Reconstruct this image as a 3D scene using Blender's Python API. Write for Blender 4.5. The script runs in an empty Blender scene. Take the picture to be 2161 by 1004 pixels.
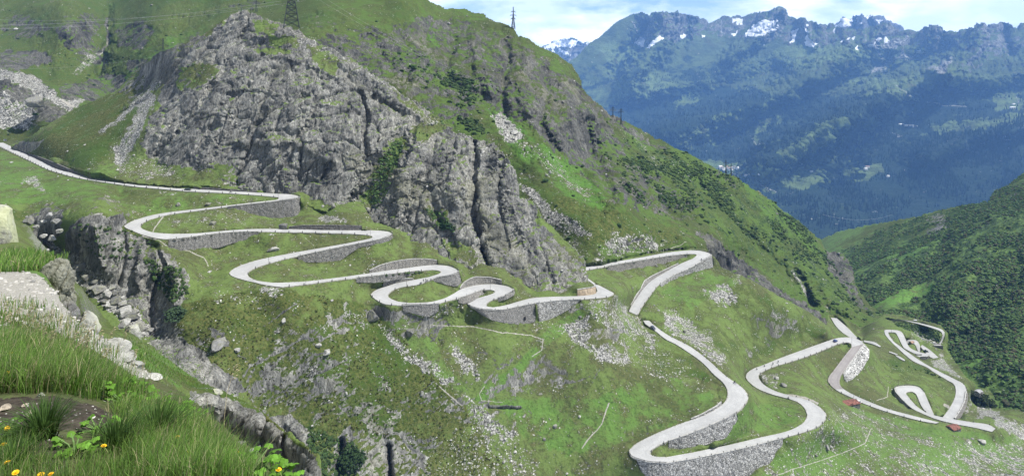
import bpy, bmesh, math, random
import numpy as np
from mathutils import Vector, Matrix, Euler

# ------------------------------------------------------------------ camera, sky, sun, exposure
SC = bpy.context.scene
COL = SC.collection
W_PX, H_PX, F_PX, HOR = 2161.0, 1004.0, 1287.0, 140.0
CX = W_PX / 2
cam_d = bpy.data.cameras.new("camera")
cam = bpy.data.objects.new("camera", cam_d)
COL.objects.link(cam)
cam.location = (0, 0, 0)
cam.rotation_euler = (math.radians(90), 0, 0)
cam_d.sensor_width = 36.0
cam_d.lens = F_PX / W_PX * 36.0
cam_d.shift_y = -(H_PX / 2 - HOR) / W_PX
cam_d.clip_start = 0.1
cam_d.clip_end = 60000
SC.camera = cam

SUN_EL, SUN_AZ = math.radians(57), math.radians(97)      # azimuth clockwise from +Y: sun stands to the right
sd = Vector((math.cos(SUN_EL) * math.sin(SUN_AZ), math.cos(SUN_EL) * math.cos(SUN_AZ), math.sin(SUN_EL)))
sun_d = bpy.data.lights.new("sun", 'SUN')
sun_d.energy = 5.0
sun_d.angle = math.radians(0.5)
sun_d.color = (1.0, 0.97, 0.915)
sun = bpy.data.objects.new("sun", sun_d)
COL.objects.link(sun)
sun.rotation_euler = sd.to_track_quat('Z', 'Y').to_euler()

SC.view_settings.view_transform = 'Standard'
SC.view_settings.look = 'None'
SC.view_settings.exposure = 0.74
SC.view_settings.gamma = 1.0
SC.cycles.volume_bounces = 1
SC.cycles.max_bounces = 6
SC.cycles.use_denoising = True
SC.cycles.use_adaptive_sampling = False

world = bpy.data.worlds.new("World")
SC.world = world
world.use_nodes = True


def build_world():
    nt = world.node_tree
    nt.nodes.clear()
    N, L = nt.nodes.new, nt.links.new
    out = N('ShaderNodeOutputWorld')
    bg = N('ShaderNodeBackground')
    bg.inputs['Strength'].default_value = 0.058
    sky = N('ShaderNodeTexSky')
    sky.sky_type = 'NISHITA'
    sky.sun_disc = False
    sky.sun_elevation = SUN_EL
    sky.sun_rotation = SUN_AZ
    sky.altitude = 1800
    sky.air_density = 1.0
    sky.dust_density = 2.5
    tc = N('ShaderNodeTexCoord')
    mp = N('ShaderNodeMapping')
    mp.inputs['Scale'].default_value = (1.0, 1.0, 2.6)
    mp.inputs['Location'].default_value = (3.1, 0.4, 0.12)
    L(tc.outputs['Generated'], mp.inputs['Vector'])
    n1 = N('ShaderNodeTexNoise')
    n1.inputs['Scale'].default_value = 5.0
    n1.inputs['Detail'].default_value = 9
    n1.inputs['Roughness'].default_value = 0.56
    n1.inputs['Distortion'].default_value = 0.3
    L(mp.outputs[0], n1.inputs['Vector'])
    r = N('ShaderNodeValToRGB')
    r.color_ramp.elements[0].position = 0.41
    r.color_ramp.elements[1].position = 0.57
    L(n1.outputs['Fac'], r.inputs['Fac'])
    r2 = N('ShaderNodeValToRGB')
    r2.color_ramp.elements[0].position = 0.40
    r2.color_ramp.elements[0].color = (7.4, 8.2, 9.2, 1)
    r2.color_ramp.elements[1].position = 0.66
    r2.color_ramp.elements[1].color = (12.5, 12.5, 12.3, 1)
    n2 = N('ShaderNodeTexNoise')
    n2.inputs['Scale'].default_value = 9.0
    n2.inputs['Detail'].default_value = 8
    L(mp.outputs[0], n2.inputs['Vector'])
    L(n2.outputs['Fac'], r2.inputs['Fac'])
    mx = N('ShaderNodeMix')
    mx.data_type = 'RGBA'
    L(r.outputs['Color'], mx.inputs['Factor'])
    L(sky.outputs[0], mx.inputs['A'])
    L(r2.outputs['Color'], mx.inputs['B'])
    sp = N('ShaderNodeSeparateXYZ')
    L(tc.outputs['Generated'], sp.inputs[0])
    mr = N('ShaderNodeMapRange')
    mr.interpolation_type = 'SMOOTHSTEP'
    mr.inputs['From Min'].default_value = 0.0
    mr.inputs['From Max'].default_value = 0.35
    mr.inputs['To Min'].default_value = 1.9
    mr.inputs['To Max'].default_value = 0.75
    L(sp.outputs[2], mr.inputs['Value'])
    vm = N('ShaderNodeVectorMath')
    vm.operation = 'SCALE'
    L(mx.outputs['Result'], vm.inputs[0])
    L(mr.outputs[0], vm.inputs['Scale'])
    L(vm.outputs[0], bg.inputs['Color'])
    L(bg.outputs[0], out.inputs['Surface'])


build_world()

rng = np.random.default_rng(7)
random.seed(7)


# ------------------------------------------------------------------ numeric helpers
def pix(u, v, Y):
    """the world point that lies Y metres ahead on the sight line through photo pixel (u, v)"""
    u = np.asarray(u, float); v = np.asarray(v, float); Y = np.asarray(Y, float)
    return np.stack([(u - CX) / F_PX * Y, Y * np.ones_like(u), (HOR - v) / F_PX * Y], -1)


def y_of(v, z):
    return z * F_PX / (HOR - v)


def _hash(ix, iy, iz, seed):
    h = (ix * 374761393 + iy * 668265263 + iz * 2147483647 + seed * 1274126177) & 0xFFFFFFFF
    h = ((h ^ (h >> 13)) * 1274126177) & 0xFFFFFFFF
    h = ((h ^ (h >> 16)) * 2246822519) & 0xFFFFFFFF
    h = h ^ (h >> 15)
    return (h & 0xFFFFFF).astype(np.float32) / np.float32(0xFFFFFF)


def vnoise(P, seed=0):
    P = np.asarray(P, np.float64)
    I = np.floor(P).astype(np.int64)
    f = (P - I).astype(np.float32)
    f = f * f * f * (f * (f * 6 - 15) + 10)
    ix, iy, iz = I[..., 0], I[..., 1], I[..., 2]
    fx, fy, fz = f[..., 0], f[..., 1], f[..., 2]
    def c(a, b, d): return _hash(ix + a, iy + b, iz + d, seed)
    x00 = c(0, 0, 0) * (1 - fx) + c(1, 0, 0) * fx
    x10 = c(0, 1, 0) * (1 - fx) + c(1, 1, 0) * fx
    x01 = c(0, 0, 1) * (1 - fx) + c(1, 0, 1) * fx
    x11 = c(0, 1, 1) * (1 - fx) + c(1, 1, 1) * fx
    return (x00 * (1 - fy) + x10 * fy) * (1 - fz) + (x01 * (1 - fy) + x11 * fy) * fz


def gnoise(P, seed=0):
    """gradient noise, about -1 .. 1"""
    P = np.asarray(P, np.float64)
    I = np.floor(P).astype(np.int64)
    f = (P - I).astype(np.float32)
    w = f * f * f * (f * (f * 6 - 15) + 10)
    def c(a, b, d):
        ix, iy, iz = I[..., 0] + a, I[..., 1] + b, I[..., 2] + d
        h = (ix * 374761393 + iy * 668265263 + iz * 1440662683 + seed * 1274126177) & 0xFFFFFFFF
        h = ((h ^ (h >> 13)) * 1274126177) & 0xFFFFFFFF
        h = ((h ^ (h >> 16)) * 2246822519) & 0xFFFFFFFF
        h = h ^ (h >> 15)
        k = np.float32(2 / 1023.0)
        return ((h & 1023).astype(np.float32) * k - 1) * (f[..., 0] - a) + (((h >> 10) & 1023).astype(np.float32) * k - 1) * (f[..., 1] - b) + (((h >> 20) & 1023).astype(np.float32) * k - 1) * (f[..., 2] - d)
    x00 = c(0, 0, 0) * (1 - w[..., 0]) + c(1, 0, 0) * w[..., 0]
    x10 = c(0, 1, 0) * (1 - w[..., 0]) + c(1, 1, 0) * w[..., 0]
    x01 = c(0, 0, 1) * (1 - w[..., 0]) + c(1, 0, 1) * w[..., 0]
    x11 = c(0, 1, 1) * (1 - w[..., 0]) + c(1, 1, 1) * w[..., 0]
    return ((x00 * (1 - w[..., 1]) + x10 * w[..., 1]) * (1 - w[..., 2]) + (x01 * (1 - w[..., 1]) + x11 * w[..., 1]) * w[..., 2]) * 1.5


_R = np.array(Euler((0.7, 0.4, 0.9)).to_matrix())


def fbm(P, octs=4, seed=0, gain=0.5, mode='p', L0=1.0, space=None):
    """sum of octaves; P is in units of the largest feature (L0 metres); octaves finer than the mesh spacing are left out"""
    s = 0; a = 1.0; t = 0
    Q = np.asarray(P, float) @ _R + 3.7
    L = L0
    for o in range(octs):
        n = gnoise(Q, seed + o)
        if mode == 'crease': n = np.abs(n) * 2 - 0.6
        elif mode == 'ridge': n = 0.6 - np.abs(n) * 2
        if space is not None: n = n * np.clip((L / space - 1.5) / 2.5, 0, 1)
        s = s + a * n; t += a; a *= gain
        Q = (Q @ _R) * 2.03 + 11.3; L /= 2.03
    return s / t


def facets(P, seed=0):
    """blocks: every cell of a jittered lattice gets its own tilted plane; returns (plane height, distance to the cell border)"""
    P = np.asarray(P, np.float64)
    I = np.floor(P).astype(np.int64)
    best = np.full(len(P), 1e9, np.float32); sec_ = best.copy()
    val = np.zeros(len(P), np.float32)
    for a in (-1, 0, 1):
        for b in (-1, 0, 1):
            for d in (-1, 0, 1):
                ix, iy, iz = I[:, 0] + a, I[:, 1] + b, I[:, 2] + d
                h = (ix * 374761393 + iy * 668265263 + iz * 1440662683 + seed * 1274126177) & 0xFFFFFFFF
                h = ((h ^ (h >> 13)) * 1274126177) & 0xFFFFFFFF
                h = h ^ (h >> 16)
                h2 = (h * 2246822519) & 0xFFFFFFFF
                h2 = h2 ^ (h2 >> 15)
                k = 1 / 1023.0
                dx = (P[:, 0] - ix - (h & 1023) * k).astype(np.float32); dy = (P[:, 1] - iy - ((h >> 10) & 1023) * k).astype(np.float32); dz = (P[:, 2] - iz - ((h >> 20) & 1023) * k).astype(np.float32)
                q = dx * dx + dy * dy + dz * dz
                pl = dx * ((h2 & 1023) * 2 * k - 1) + dy * (((h2 >> 10) & 1023) * 2 * k - 1) + dz * (((h2 >> 20) & 1023) * 2 * k - 1) + ((h2 >> 5) & 1023) * k * 0.6 - 0.3
                m = q < best
                sec_ = np.where(m, best, np.minimum(sec_, q))
                val = np.where(m, pl, val)
                best = np.where(m, q, best)
    return val.astype(np.float32), np.sqrt(sec_) - np.sqrt(best)


def tps_fit(uv, w, lam=0.0):
    X = np.asarray(uv, float) / 1000.0
    n = len(X)
    d2 = ((X[:, None] - X[None]) ** 2).sum(-1)
    K = 0.5 * d2 * np.log(d2 + 1e-12)
    K[np.arange(n), np.arange(n)] += lam
    A = np.zeros((n + 3, n + 3))
    A[:n, :n] = K
    A[:n, n] = 1; A[:n, n + 1:] = X
    A[n, :n] = 1; A[n + 1:, :n] = X.T
    b = np.zeros(n + 3); b[:n] = w
    c = np.linalg.solve(A, b)
    return X, c


def tps_eval(fit, u, v):
    X, c = fit
    n = len(X)
    q = np.stack([np.ravel(u), np.ravel(v)], -1) / 1000.0
    out = np.empty(len(q))
    for i in range(0, len(q), 16384):
        s = q[i:i + 16384]
        d2 = (s[:, :1] - X[None, :, 0]) ** 2 + (s[:, 1:] - X[None, :, 1]) ** 2
        out[i:i + 16384] = (0.5 * d2 * np.log(d2 + 1e-12)) @ c[:n] + c[n] + s @ c[n + 1:]
    return out.reshape(np.shape(u))


def _cubic(cq, q):
    """Catmull-Rom weights from an even lattice cq to the points q"""
    h = cq[1] - cq[0]; n = len(cq)
    x = (q - cq[0]) / h
    i = np.clip(np.floor(x).astype(int), 0, n - 2); t = x - i
    w = np.stack([-.5 * t + t * t - .5 * t ** 3, 1 - 2.5 * t * t + 1.5 * t ** 3, .5 * t + 2 * t * t - 1.5 * t ** 3, -.5 * t * t + .5 * t ** 3])
    A = np.zeros((len(q), n))
    for k in range(4):
        np.add.at(A, (np.arange(len(q)), np.clip(i + k - 1, 0, n - 1)), w[k])
    return A


def tps_eval_coarse(fit, us, vs, k=3):
    """evaluate on a coarse lattice, then refine with cubic weights"""
    h = (us[1] - us[0]) * k
    cu = np.arange(us[0], us[-1] + h, h); cv = np.arange(vs[0], vs[-1] + h, h)
    U, V = np.meshgrid(cu, cv)
    return _cubic(cv, vs) @ tps_eval(fit, U, V) @ _cubic(cu, us).T


def pip(u, v, poly):
    poly = np.asarray(poly, float)
    shp = u.shape
    u = u.ravel(); v = v.ravel()
    res = np.zeros(len(u), bool)
    lo = poly.min(0); hi = poly.max(0)
    idx = np.nonzero((u >= lo[0]) & (u <= hi[0]) & (v >= lo[1]) & (v <= hi[1]))[0]
    if len(idx):
        x = u[idx]; y = v[idx]; r = np.zeros(len(idx), bool)
        for a, b in zip(poly, np.roll(poly, -1, 0)):
            if a[1] == b[1]: continue
            m = (a[1] > y) != (b[1] > y)
            r ^= m & (x < (b[0] - a[0]) * (y - a[1]) / (b[1] - a[1]) + a[0])
        res[idx] = r
    return res.reshape(shp)


def line_dist(u, v, line):
    line = np.asarray(line, float)
    d = np.full(u.shape, 1e9)
    for a, b in zip(line[:-1], line[1:]):
        ab = b - a; L2 = (ab ** 2).sum() + 1e-9
        t = np.clip(((u - a[0]) * ab[0] + (v - a[1]) * ab[1]) / L2, 0, 1)
        d = np.minimum(d, np.hypot(u - a[0] - t * ab[0], v - a[1] - t * ab[1]))
    return d


def resample(line, n):
    line = np.asarray(line, float)
    # catmull-rom densify, then even arc length
    P = np.vstack([2 * line[0] - line[1], line, 2 * line[-1] - line[-2]])
    pts = []
    for i in range(1, len(P) - 2):
        p0, p1, p2, p3 = P[i - 1], P[i], P[i + 1], P[i + 2]
        for t in np.linspace(0, 1, 8, endpoint=False):
            pts.append(0.5 * ((2 * p1) + (-p0 + p2) * t + (2 * p0 - 5 * p1 + 4 * p2 - p3) * t * t + (-p0 + 3 * p1 - 3 * p2 + p3) * t ** 3))
    pts.append(P[-2])
    pts = np.array(pts)
    s = np.concatenate([[0], np.cumsum(np.hypot(*(pts[1:, :2] - pts[:-1, :2]).T))])
    q = np.linspace(0, s[-1], n)
    return np.stack([np.interp(q, s, pts[:, k]) for k in range(pts.shape[1])], -1)


def resample_lin(line, n):
    line = np.asarray(line, float)
    s = np.concatenate([[0], np.cumsum(np.linalg.norm(line[1:] - line[:-1], axis=1))])
    q = np.linspace(0, s[-1], n)
    return np.stack([np.interp(q, s, line[:, k]) for k in range(line.shape[1])], -1)


# ------------------------------------------------------------------ object helpers
def np_mesh(name, V, faces, mat=None, attrs=None, smooth=True):
    """faces: list of int arrays (k, 3) or (k, 4)"""
    me = bpy.data.meshes.new(name)
    V = np.asarray(V, np.float32)
    me.vertices.add(len(V))
    me.vertices.foreach_set('co', V.ravel())
    loops = np.concatenate([f.ravel() for f in faces]).astype(np.int32)
    tot = np.concatenate([np.full(len(f), f.shape[1], np.int32) for f in faces])
    start = np.concatenate([[0], np.cumsum(tot)[:-1]]).astype(np.int32)
    me.loops.add(len(loops))
    me.loops.foreach_set('vertex_index', loops)
    me.polygons.add(len(tot))
    me.polygons.foreach_set('loop_start', start)
    me.polygons.foreach_set('use_smooth', np.full(len(tot), smooth, bool))
    me.update(calc_edges=True)
    for k, a in (attrs or {}).items():
        at = me.attributes.new(k, 'FLOAT_COLOR', 'POINT')
        at.data.foreach_set('color', np.asarray(a, np.float32).ravel())
    if mat: me.materials.append(mat)
    return me


def link(name, me, parent=None, loc=None):
    o = bpy.data.objects.new(name, me)
    COL.objects.link(o)
    if parent is not None: o.parent = parent
    if loc is not None: o.location = loc
    return o


def tag(o, label=None, cat=None, group=None, kind=None):
    if label: o['label'] = label
    if cat: o['category'] = cat
    if group: o['group'] = group
    if kind: o['kind'] = kind
    return o


def empty(name, loc=(0, 0, 0), rz=0.0):
    o = bpy.data.objects.new(name, None)
    COL.objects.link(o)
    o.empty_display_size = 0.5
    o.location = loc
    o.rotation_euler = (0, 0, rz)
    return o


def copy_tree(o, parent=None):
    c = o.copy()
    COL.objects.link(c)
    c.parent = parent
    for ch in list(o.children):
        copy_tree(ch, c)
    return c


class MB:
    """collects boxes, bars, tubes and solids of one part"""
    def __init__(self):
        self.v = []; self.f = []
    def add(self, V, F):
        n = len(self.v)
        self.v += [tuple(p) for p in V]
        self.f += [tuple(i + n for i in f) for f in F]
        return self
    def box(self, c, s, M=None):
        V = [Vector((c[0] + s[0] / 2 * a, c[1] + s[1] / 2 * b, c[2] + s[2] / 2 * d)) for a in (-1, 1) for b in (-1, 1) for d in (-1, 1)]
        if M: V = [M @ p for p in V]
        return self.add(V, [(0, 1, 3, 2), (4, 6, 7, 5), (0, 4, 5, 1), (2, 3, 7, 6), (0, 2, 6, 4), (1, 5, 7, 3)])
    def tube(self, pts, r, n=6, cap=True):
        pts = [Vector(p) for p in pts]
        rs = r if isinstance(r, (list, tuple)) else [r] * len(pts)
        V = []; F = []
        for i, p in enumerate(pts):
            t = (pts[min(i + 1, len(pts) - 1)] - pts[max(i - 1, 0)]).normalized()
            a = t.cross(Vector((0, 0, 1)))
            if a.length < 1e-3: a = t.cross(Vector((1, 0, 0)))
            a.normalize(); b = t.cross(a)
            for k in range(n):
                an = 2 * math.pi * k / n
                V.append(p + (a * math.cos(an) + b * math.sin(an)) * rs[i])
        for i in range(len(pts) - 1):
            for k in range(n):
                F.append((i * n + k, i * n + (k + 1) % n, (i + 1) * n + (k + 1) % n, (i + 1) * n + k))
        if cap:
            F.append(tuple(range(n))[::-1]); F.append(tuple(range((len(pts) - 1) * n, len(pts) * n)))
        return self.add(V, F)
    def mesh(self, name, mat, smooth=False, bevel=0.0):
        me = bpy.data.meshes.new(name)
        me.from_pydata(self.v, [], self.f)
        bm = bmesh.new(); bm.from_mesh(me)
        if bevel: bmesh.ops.bevel(bm, geom=bm.edges[:], offset=bevel, segments=2, affect='EDGES', clamp_overlap=True)
        bmesh.ops.recalc_face_normals(bm, faces=bm.faces[:])
        bm.to_mesh(me); bm.free()
        me.materials.append(mat)
        for p in me.polygons: p.use_smooth = smooth
        return me
    def build(self, name, mat, parent=None, loc=None, smooth=False, bevel=0.0):
        return link(name, self.mesh(name, mat, smooth, bevel), parent, loc)


# ------------------------------------------------------------------ materials
def new_mat(name):
    m = bpy.data.materials.new(name)
    m.use_nodes = True
    nt = m.node_tree
    b = nt.nodes['Principled BSDF']
    return m, nt, b


class NG:
    """small node-graph writer"""
    def __init__(self, nt):
        self.nt = nt
        g = nt.nodes.new('ShaderNodeNewGeometry')
        self.pos = g.outputs['Position']
        self.nrm = g.outputs['Normal']
    def _in(self, sock, v):
        if isinstance(v, (int, float)): sock.default_value = v
        elif isinstance(v, tuple): sock.default_value = v if len(v) == len(sock.default_value) else (*v, 1)
        else: self.nt.links.new(v, sock)
    def noise(self, scale, detail=5, rough=0.55, vec=None, dist=0.0):
        n = self.nt.nodes.new('ShaderNodeTexNoise')
        n.inputs['Scale'].default_value = scale
        n.inputs['Detail'].default_value = detail
        n.inputs['Roughness'].default_value = rough
        n.inputs['Distortion'].default_value = dist
        self._in(n.inputs['Vector'], vec or self.pos)
        return n.outputs['Fac']
    def voro(self, scale, feature='F1', vec=None, out='Distance', rnd=1.0):
        n = self.nt.nodes.new('ShaderNodeTexVoronoi')
        n.feature = feature
        n.inputs['Scale'].default_value = scale
        n.inputs['Randomness'].default_value = rnd
        self._in(n.inputs['Vector'], vec or self.pos)
        return n.outputs[out]
    def mapping(self, scale=(1, 1, 1), rot=(0, 0, 0), vec=None):
        n = self.nt.nodes.new('ShaderNodeMapping')
        n.inputs['Scale'].default_value = scale
        n.inputs['Rotation'].default_value = rot
        self._in(n.inputs['Vector'], vec or self.pos)
        return n.outputs[0]
    def math(self, op, a, b=0.0, c=0.0):
        n = self.nt.nodes.new('ShaderNodeMath')
        n.operation = op
        self._in(n.inputs[0], a); self._in(n.inputs[1], b); self._in(n.inputs[2], c)
        return n.outputs[0]
    def step(self, x, lo, hi):
        n = self.nt.nodes.new('ShaderNodeMapRange')
        n.interpolation_type = 'SMOOTHSTEP'
        self._in(n.inputs['Value'], x)
        self._in(n.inputs['From Min'], lo); self._in(n.inputs['From Max'], hi)
        return n.outputs['Result']
    def mix(self, f, a, b, mode='MIX'):
        n = self.nt.nodes.new('ShaderNodeMix')
        n.data_type = 'RGBA'; n.blend_type = mode
        self._in(n.inputs['Factor'], f); self._in(n.inputs['A'], a); self._in(n.inputs['B'], b)
        return n.outputs['Result']
    def ramp(self, x, stops):
        n = self.nt.nodes.new('ShaderNodeValToRGB')
        e = n.color_ramp.elements
        while len(e) < len(stops): e.new(0.5)
        for el, (p, c) in zip(e, stops):
            el.position = p
            el.color = (*c, 1) if isinstance(c, tuple) else (c, c, c, 1)
        self._in(n.inputs['Fac'], x)
        return n.outputs['Color']
    def attr(self, name):
        n = self.nt.nodes.new('ShaderNodeAttribute')
        n.attribute_name = name
        s = self.nt.nodes.new('ShaderNodeSeparateColor')
        self.nt.links.new(n.outputs['Color'], s.inputs[0])
        return s.outputs[0], s.outputs[1], s.outputs[2], n.outputs['Alpha'], n.outputs['Color']
    def bump(self, h, strength, dist):
        n = self.nt.nodes.new('ShaderNodeBump')
        n.inputs['Strength'].default_value = strength
        n.inputs['Distance'].default_value = dist
        self._in(n.inputs['Height'], h)
        return n.outputs['Normal']


def terrain_mat(name, s=1.0, bump=0.5, grass_a=(0.104, 0.148, 0.042), grass_b=(0.078, 0.084, 0.035), stones=1.0, rock_t=(1, 1, 1), rd=1.0, slope=1.0, lush=(0.088, 0.164, 0.036), forest_lo=(0.006, 0.014, 0.010), forest_hi=(0.020, 0.040, 0.020)):
    """grass, heath, shrub, forest, rock, scree, path and snow, mixed by the masks stored on the mesh; s scales the texture"""
    m, nt, b = new_mat(name)
    g = NG(nt)
    rock, scree, heath, shrub, _ = g.attr('mask_a')
    path, snow, forest, bright, _ = g.attr('mask_b')
    sx = nt.nodes.new('ShaderNodeSeparateXYZ'); nt.links.new(g.nrm, sx.inputs[0])
    nz = sx.outputs[2]
    n1 = g.noise(0.022 * s, 6, 0.6)
    n2 = g.noise(0.13 * s, 9, 0.70)
    n3 = g.noise(0.80 * s, 6, 0.72)
    c1 = g.math('MULTIPLY', g.math('SUBTRACT', n1, 0.5), 2.6)       # centred, stretched to about -.5 .. .5
    c2 = g.math('MULTIPLY', g.math('SUBTRACT', n2, 0.5), 2.6)
    c3 = g.math('MULTIPLY', g.math('SUBTRACT', n3, 0.5), 2.6)
    tone = g.math('ADD', g.math('MULTIPLY', c1, 0.6), g.math('MULTIPLY', c2, 0.6))
    c = g.mix(g.step(tone, -0.20, 0.22), grass_a, grass_b)
    c = g.mix(g.math('MULTIPLY', bright, g.step(tone, 0.35, -0.25)), c, lush)
    c = g.mix(g.math('MULTIPLY', g.step(c2, 0.08, 0.34), 0.55), c, (0.125, 0.115, 0.050))
    c = g.mix(g.math('MULTIPLY', g.step(g.math('ADD', c3, g.math('MULTIPLY', c2, 0.5)), -0.02, 0.26), 0.60), c, (0.028, 0.048, 0.013))
    hm = g.step(g.math('ADD', g.math('ADD', heath, 0.12), g.math('MULTIPLY', g.math('ADD', c2, g.math('MULTIPLY', c1, 0.6)), 0.8)), 0.22, 0.72)
    hcol = g.ramp(n3, [(0.36, (0.014, 0.022, 0.007)), (0.48, (0.056, 0.070, 0.018)), (0.64, (0.120, 0.115, 0.042))])
    hcol = g.mix(g.step(tone, -0.2, 0.3), hcol, (0.048, 0.082, 0.016))
    c = g.mix(hm, c, hcol)
    sm = g.step(g.math('ADD', shrub, g.math('MULTIPLY', c2, 1.0)), 0.42, 0.60)
    c = g.mix(sm, c, g.ramp(n3, [(0.36, (0.010, 0.022, 0.007)), (0.62, (0.050, 0.090, 0.022))]))
    c = g.mix(g.step(g.math('ADD', forest, g.math('MULTIPLY', g.math('ADD', c2, g.math('MULTIPLY', c1, 0.8)), 0.7)), 0.40, 0.60), c,
              g.ramp(n3, [(0.38, forest_lo), (0.66, forest_hi)]))
    # rock: joints running down the dip, lichen, dark seams; turf holds on the flatter ledges
    rv = g.mapping((1.0, 1.0, 0.22), (-0.35, -0.62, 0.0))
    r1 = g.noise(0.34 * s, 10, 0.74, rv, 0.8)
    r2 = g.noise(1.3 * s, 6, 0.75, rv)
    rc = g.ramp(r1, [(0.32, 0.045 * rd), (0.44, 0.15 * rd), (0.53, 0.235 * rd), (0.68, 0.43 * rd)])
    rc = g.mix(g.math('MULTIPLY', g.step(r2, 0.50, 0.38), 0.80), rc, (0.030, 0.030, 0.029))
    rc = g.mix(g.math('MULTIPLY', g.step(r2, 0.56, 0.68), 0.38), rc, (0.42, 0.41, 0.375))
    rc = g.mix(1.0, rc, (0.985 * rock_t[0], 0.98 * rock_t[1], 0.915 * rock_t[2]), 'MULTIPLY')
    rc = g.mix(g.math('MULTIPLY', g.step(c1, 0.05, 0.4), 0.40), rc, g.mix(n3, (0.07, 0.075, 0.04), (0.26, 0.255, 0.17)))
    big = g.noise(0.05 * s, 5, 0.62, g.mapping((1.0, 1.0, 0.22), (-0.35, -0.62, 0.0)), 0.5)
    rc = g.mix(1.0, rc, g.ramp(big, [(0.36, (0.50, 0.505, 0.52)), (0.50, (0.86, 0.86, 0.86)), (0.64, (1.15, 1.14, 1.10))]), 'MULTIPLY')
    led = g.math('MULTIPLY', g.math('SUBTRACT', nz, 0.60), -1.25 * slope)
    edge = g.math('MULTIPLY', g.math('MULTIPLY', rock, g.math('SUBTRACT', 1.0, rock)), 4.0)
    gate = g.math('MINIMUM', g.math('MULTIPLY', rock, 3.0), 1.0)
    rmx = g.math('ADD', rock, g.math('MULTIPLY', g.math('ADD', g.math('MULTIPLY', c2, 0.85), led), g.math('ADD', 0.25, g.math('MULTIPLY', gate, 0.75))))
    rmx = g.math('ADD', rmx, g.math('MULTIPLY', c3, 0.28))
    rm = g.step(rmx, 0.50, 0.58)
    c = g.mix(rm, c, rc)
    # loose stones, two sizes
    def stones_layer(sc):
        vd = g.voro(sc * s); vc = g.voro(sc * s, out='Color')
        sep = nt.nodes.new('ShaderNodeSeparateColor'); nt.links.new(vc, sep.inputs[0])
        col = g.mix(sep.outputs[0], (0.13, 0.13, 0.12), (0.47, 0.465, 0.44))
        return vd, sep, g.mix(g.step(vd, 0.40, 0.72), col, (0.045, 0.045, 0.04))
    vd, sep, st = stones_layer(0.85)
    vd2, sep2, st2 = stones_layer(2.0)
    scm = g.step(g.math('ADD', scree, g.math('ADD', g.math('MULTIPLY', c3, 0.85), g.math('MULTIPLY', c2, 1.05))), 0.50, 0.60)
    clus = g.step(c2, 0.0, 0.40)
    dens = g.math('ADD', g.math('MULTIPLY', clus, 0.22 * stones), 0.02 * stones)
    dens = g.math('ADD', dens, g.math('MULTIPLY', scree, 0.55))
    spk = g.math('MULTIPLY', g.step(g.math('SUBTRACT', dens, sep.outputs[1]), 0.0, 0.02), g.step(vd, 0.36, 0.26))
    spk2 = g.math('MULTIPLY', g.step(g.math('SUBTRACT', g.math('MULTIPLY', dens, 0.8), sep2.outputs[1]), 0.0, 0.02), g.step(vd2, 0.42, 0.32))
    c = g.mix(scm, c, g.mix(g.step(c3, -0.1, 0.1), st2, st))
    c = g.mix(g.math('MULTIPLY', spk2, g.math('SUBTRACT', 1.0, rm)), c, st2)
    c = g.mix(g.math('MULTIPLY', spk, g.math('SUBTRACT', 1.0, rm)), c, st)
    pc = g.ramp(g.noise(2.2 * s, 5, 0.7), [(0.35, (0.19, 0.178, 0.15)), (0.6, (0.34, 0.33, 0.30))])
    c = g.mix(g.step(g.math('ADD', path, g.math('MULTIPLY', c3, 0.4)), 0.40, 0.60), c, pc)
    c = g.mix(g.step(g.math('ADD', snow, g.math('MULTIPLY', c2, 0.4)), 0.42, 0.55), c, (0.80, 0.82, 0.85))
    nt.links.new(c, b.inputs['Base Color'])
    b.inputs['Roughness'].default_value = 0.95
    b.inputs['Specular IOR Level'].default_value = 0.12
    hgt = g.math('ADD', g.mix(rm, n3, r1), g.math('MULTIPLY', g.mix(rm, n2, r2), 0.6))
    nt.links.new(g.bump(hgt, bump, 1.6 / s), b.inputs['Normal'])
    return m


def simple_mat(name, col, rough=0.7, metal=0.0, vary=0.25, scale=2.0, spec=0.3):
    m, nt, b = new_mat(name)
    g = NG(nt)
    n = g.noise(scale, 5, 0.65)
    dark = tuple(max(0, x * (1 - vary)) for x in col); lite = tuple(min(1, x * (1 + vary)) for x in col)
    nt.links.new(g.mix(g.step(n, 0.3, 0.7), dark, lite), b.inputs['Base Color'])
    b.inputs['Roughness'].default_value = rough
    b.inputs['Metallic'].default_value = metal
    b.inputs['Specular IOR Level'].default_value = spec
    return m


def attr_mat(name, scale=1.0, vary=0.5, rough=0.9, translucent=0.0, bump=0.0):
    """colour comes from the 'tint' attribute of the mesh (each bush or blade its own colour)"""
    m, nt, b = new_mat(name)
    g = NG(nt)
    col = g.attr('tint')[4]
    n = g.noise(scale, 4, 0.7)
    c = g.mix(1.0, col, g.ramp(n, [(0.3, 1 - vary), (0.7, min(1.0, 1.0))]), 'MULTIPLY')
    nt.links.new(c, b.inputs['Base Color'])
    b.inputs['Roughness'].default_value = rough
    b.inputs['Specular IOR Level'].default_value = 0.15
    if bump: nt.links.new(g.bump(n, bump, 1.0 / scale), b.inputs['Normal'])
    if translucent:
        t = nt.nodes.new('ShaderNodeBsdfTranslucent'); nt.links.new(c, t.inputs['Color'])
        mx = nt.nodes.new('ShaderNodeMixShader'); mx.inputs[0].default_value = translucent
        nt.links.new(b.outputs[0], mx.inputs[1]); nt.links.new(t.outputs[0], mx.inputs[2])
        nt.links.new(mx.outputs[0], nt.nodes['Material Output'].inputs['Surface'])
    return m


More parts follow.
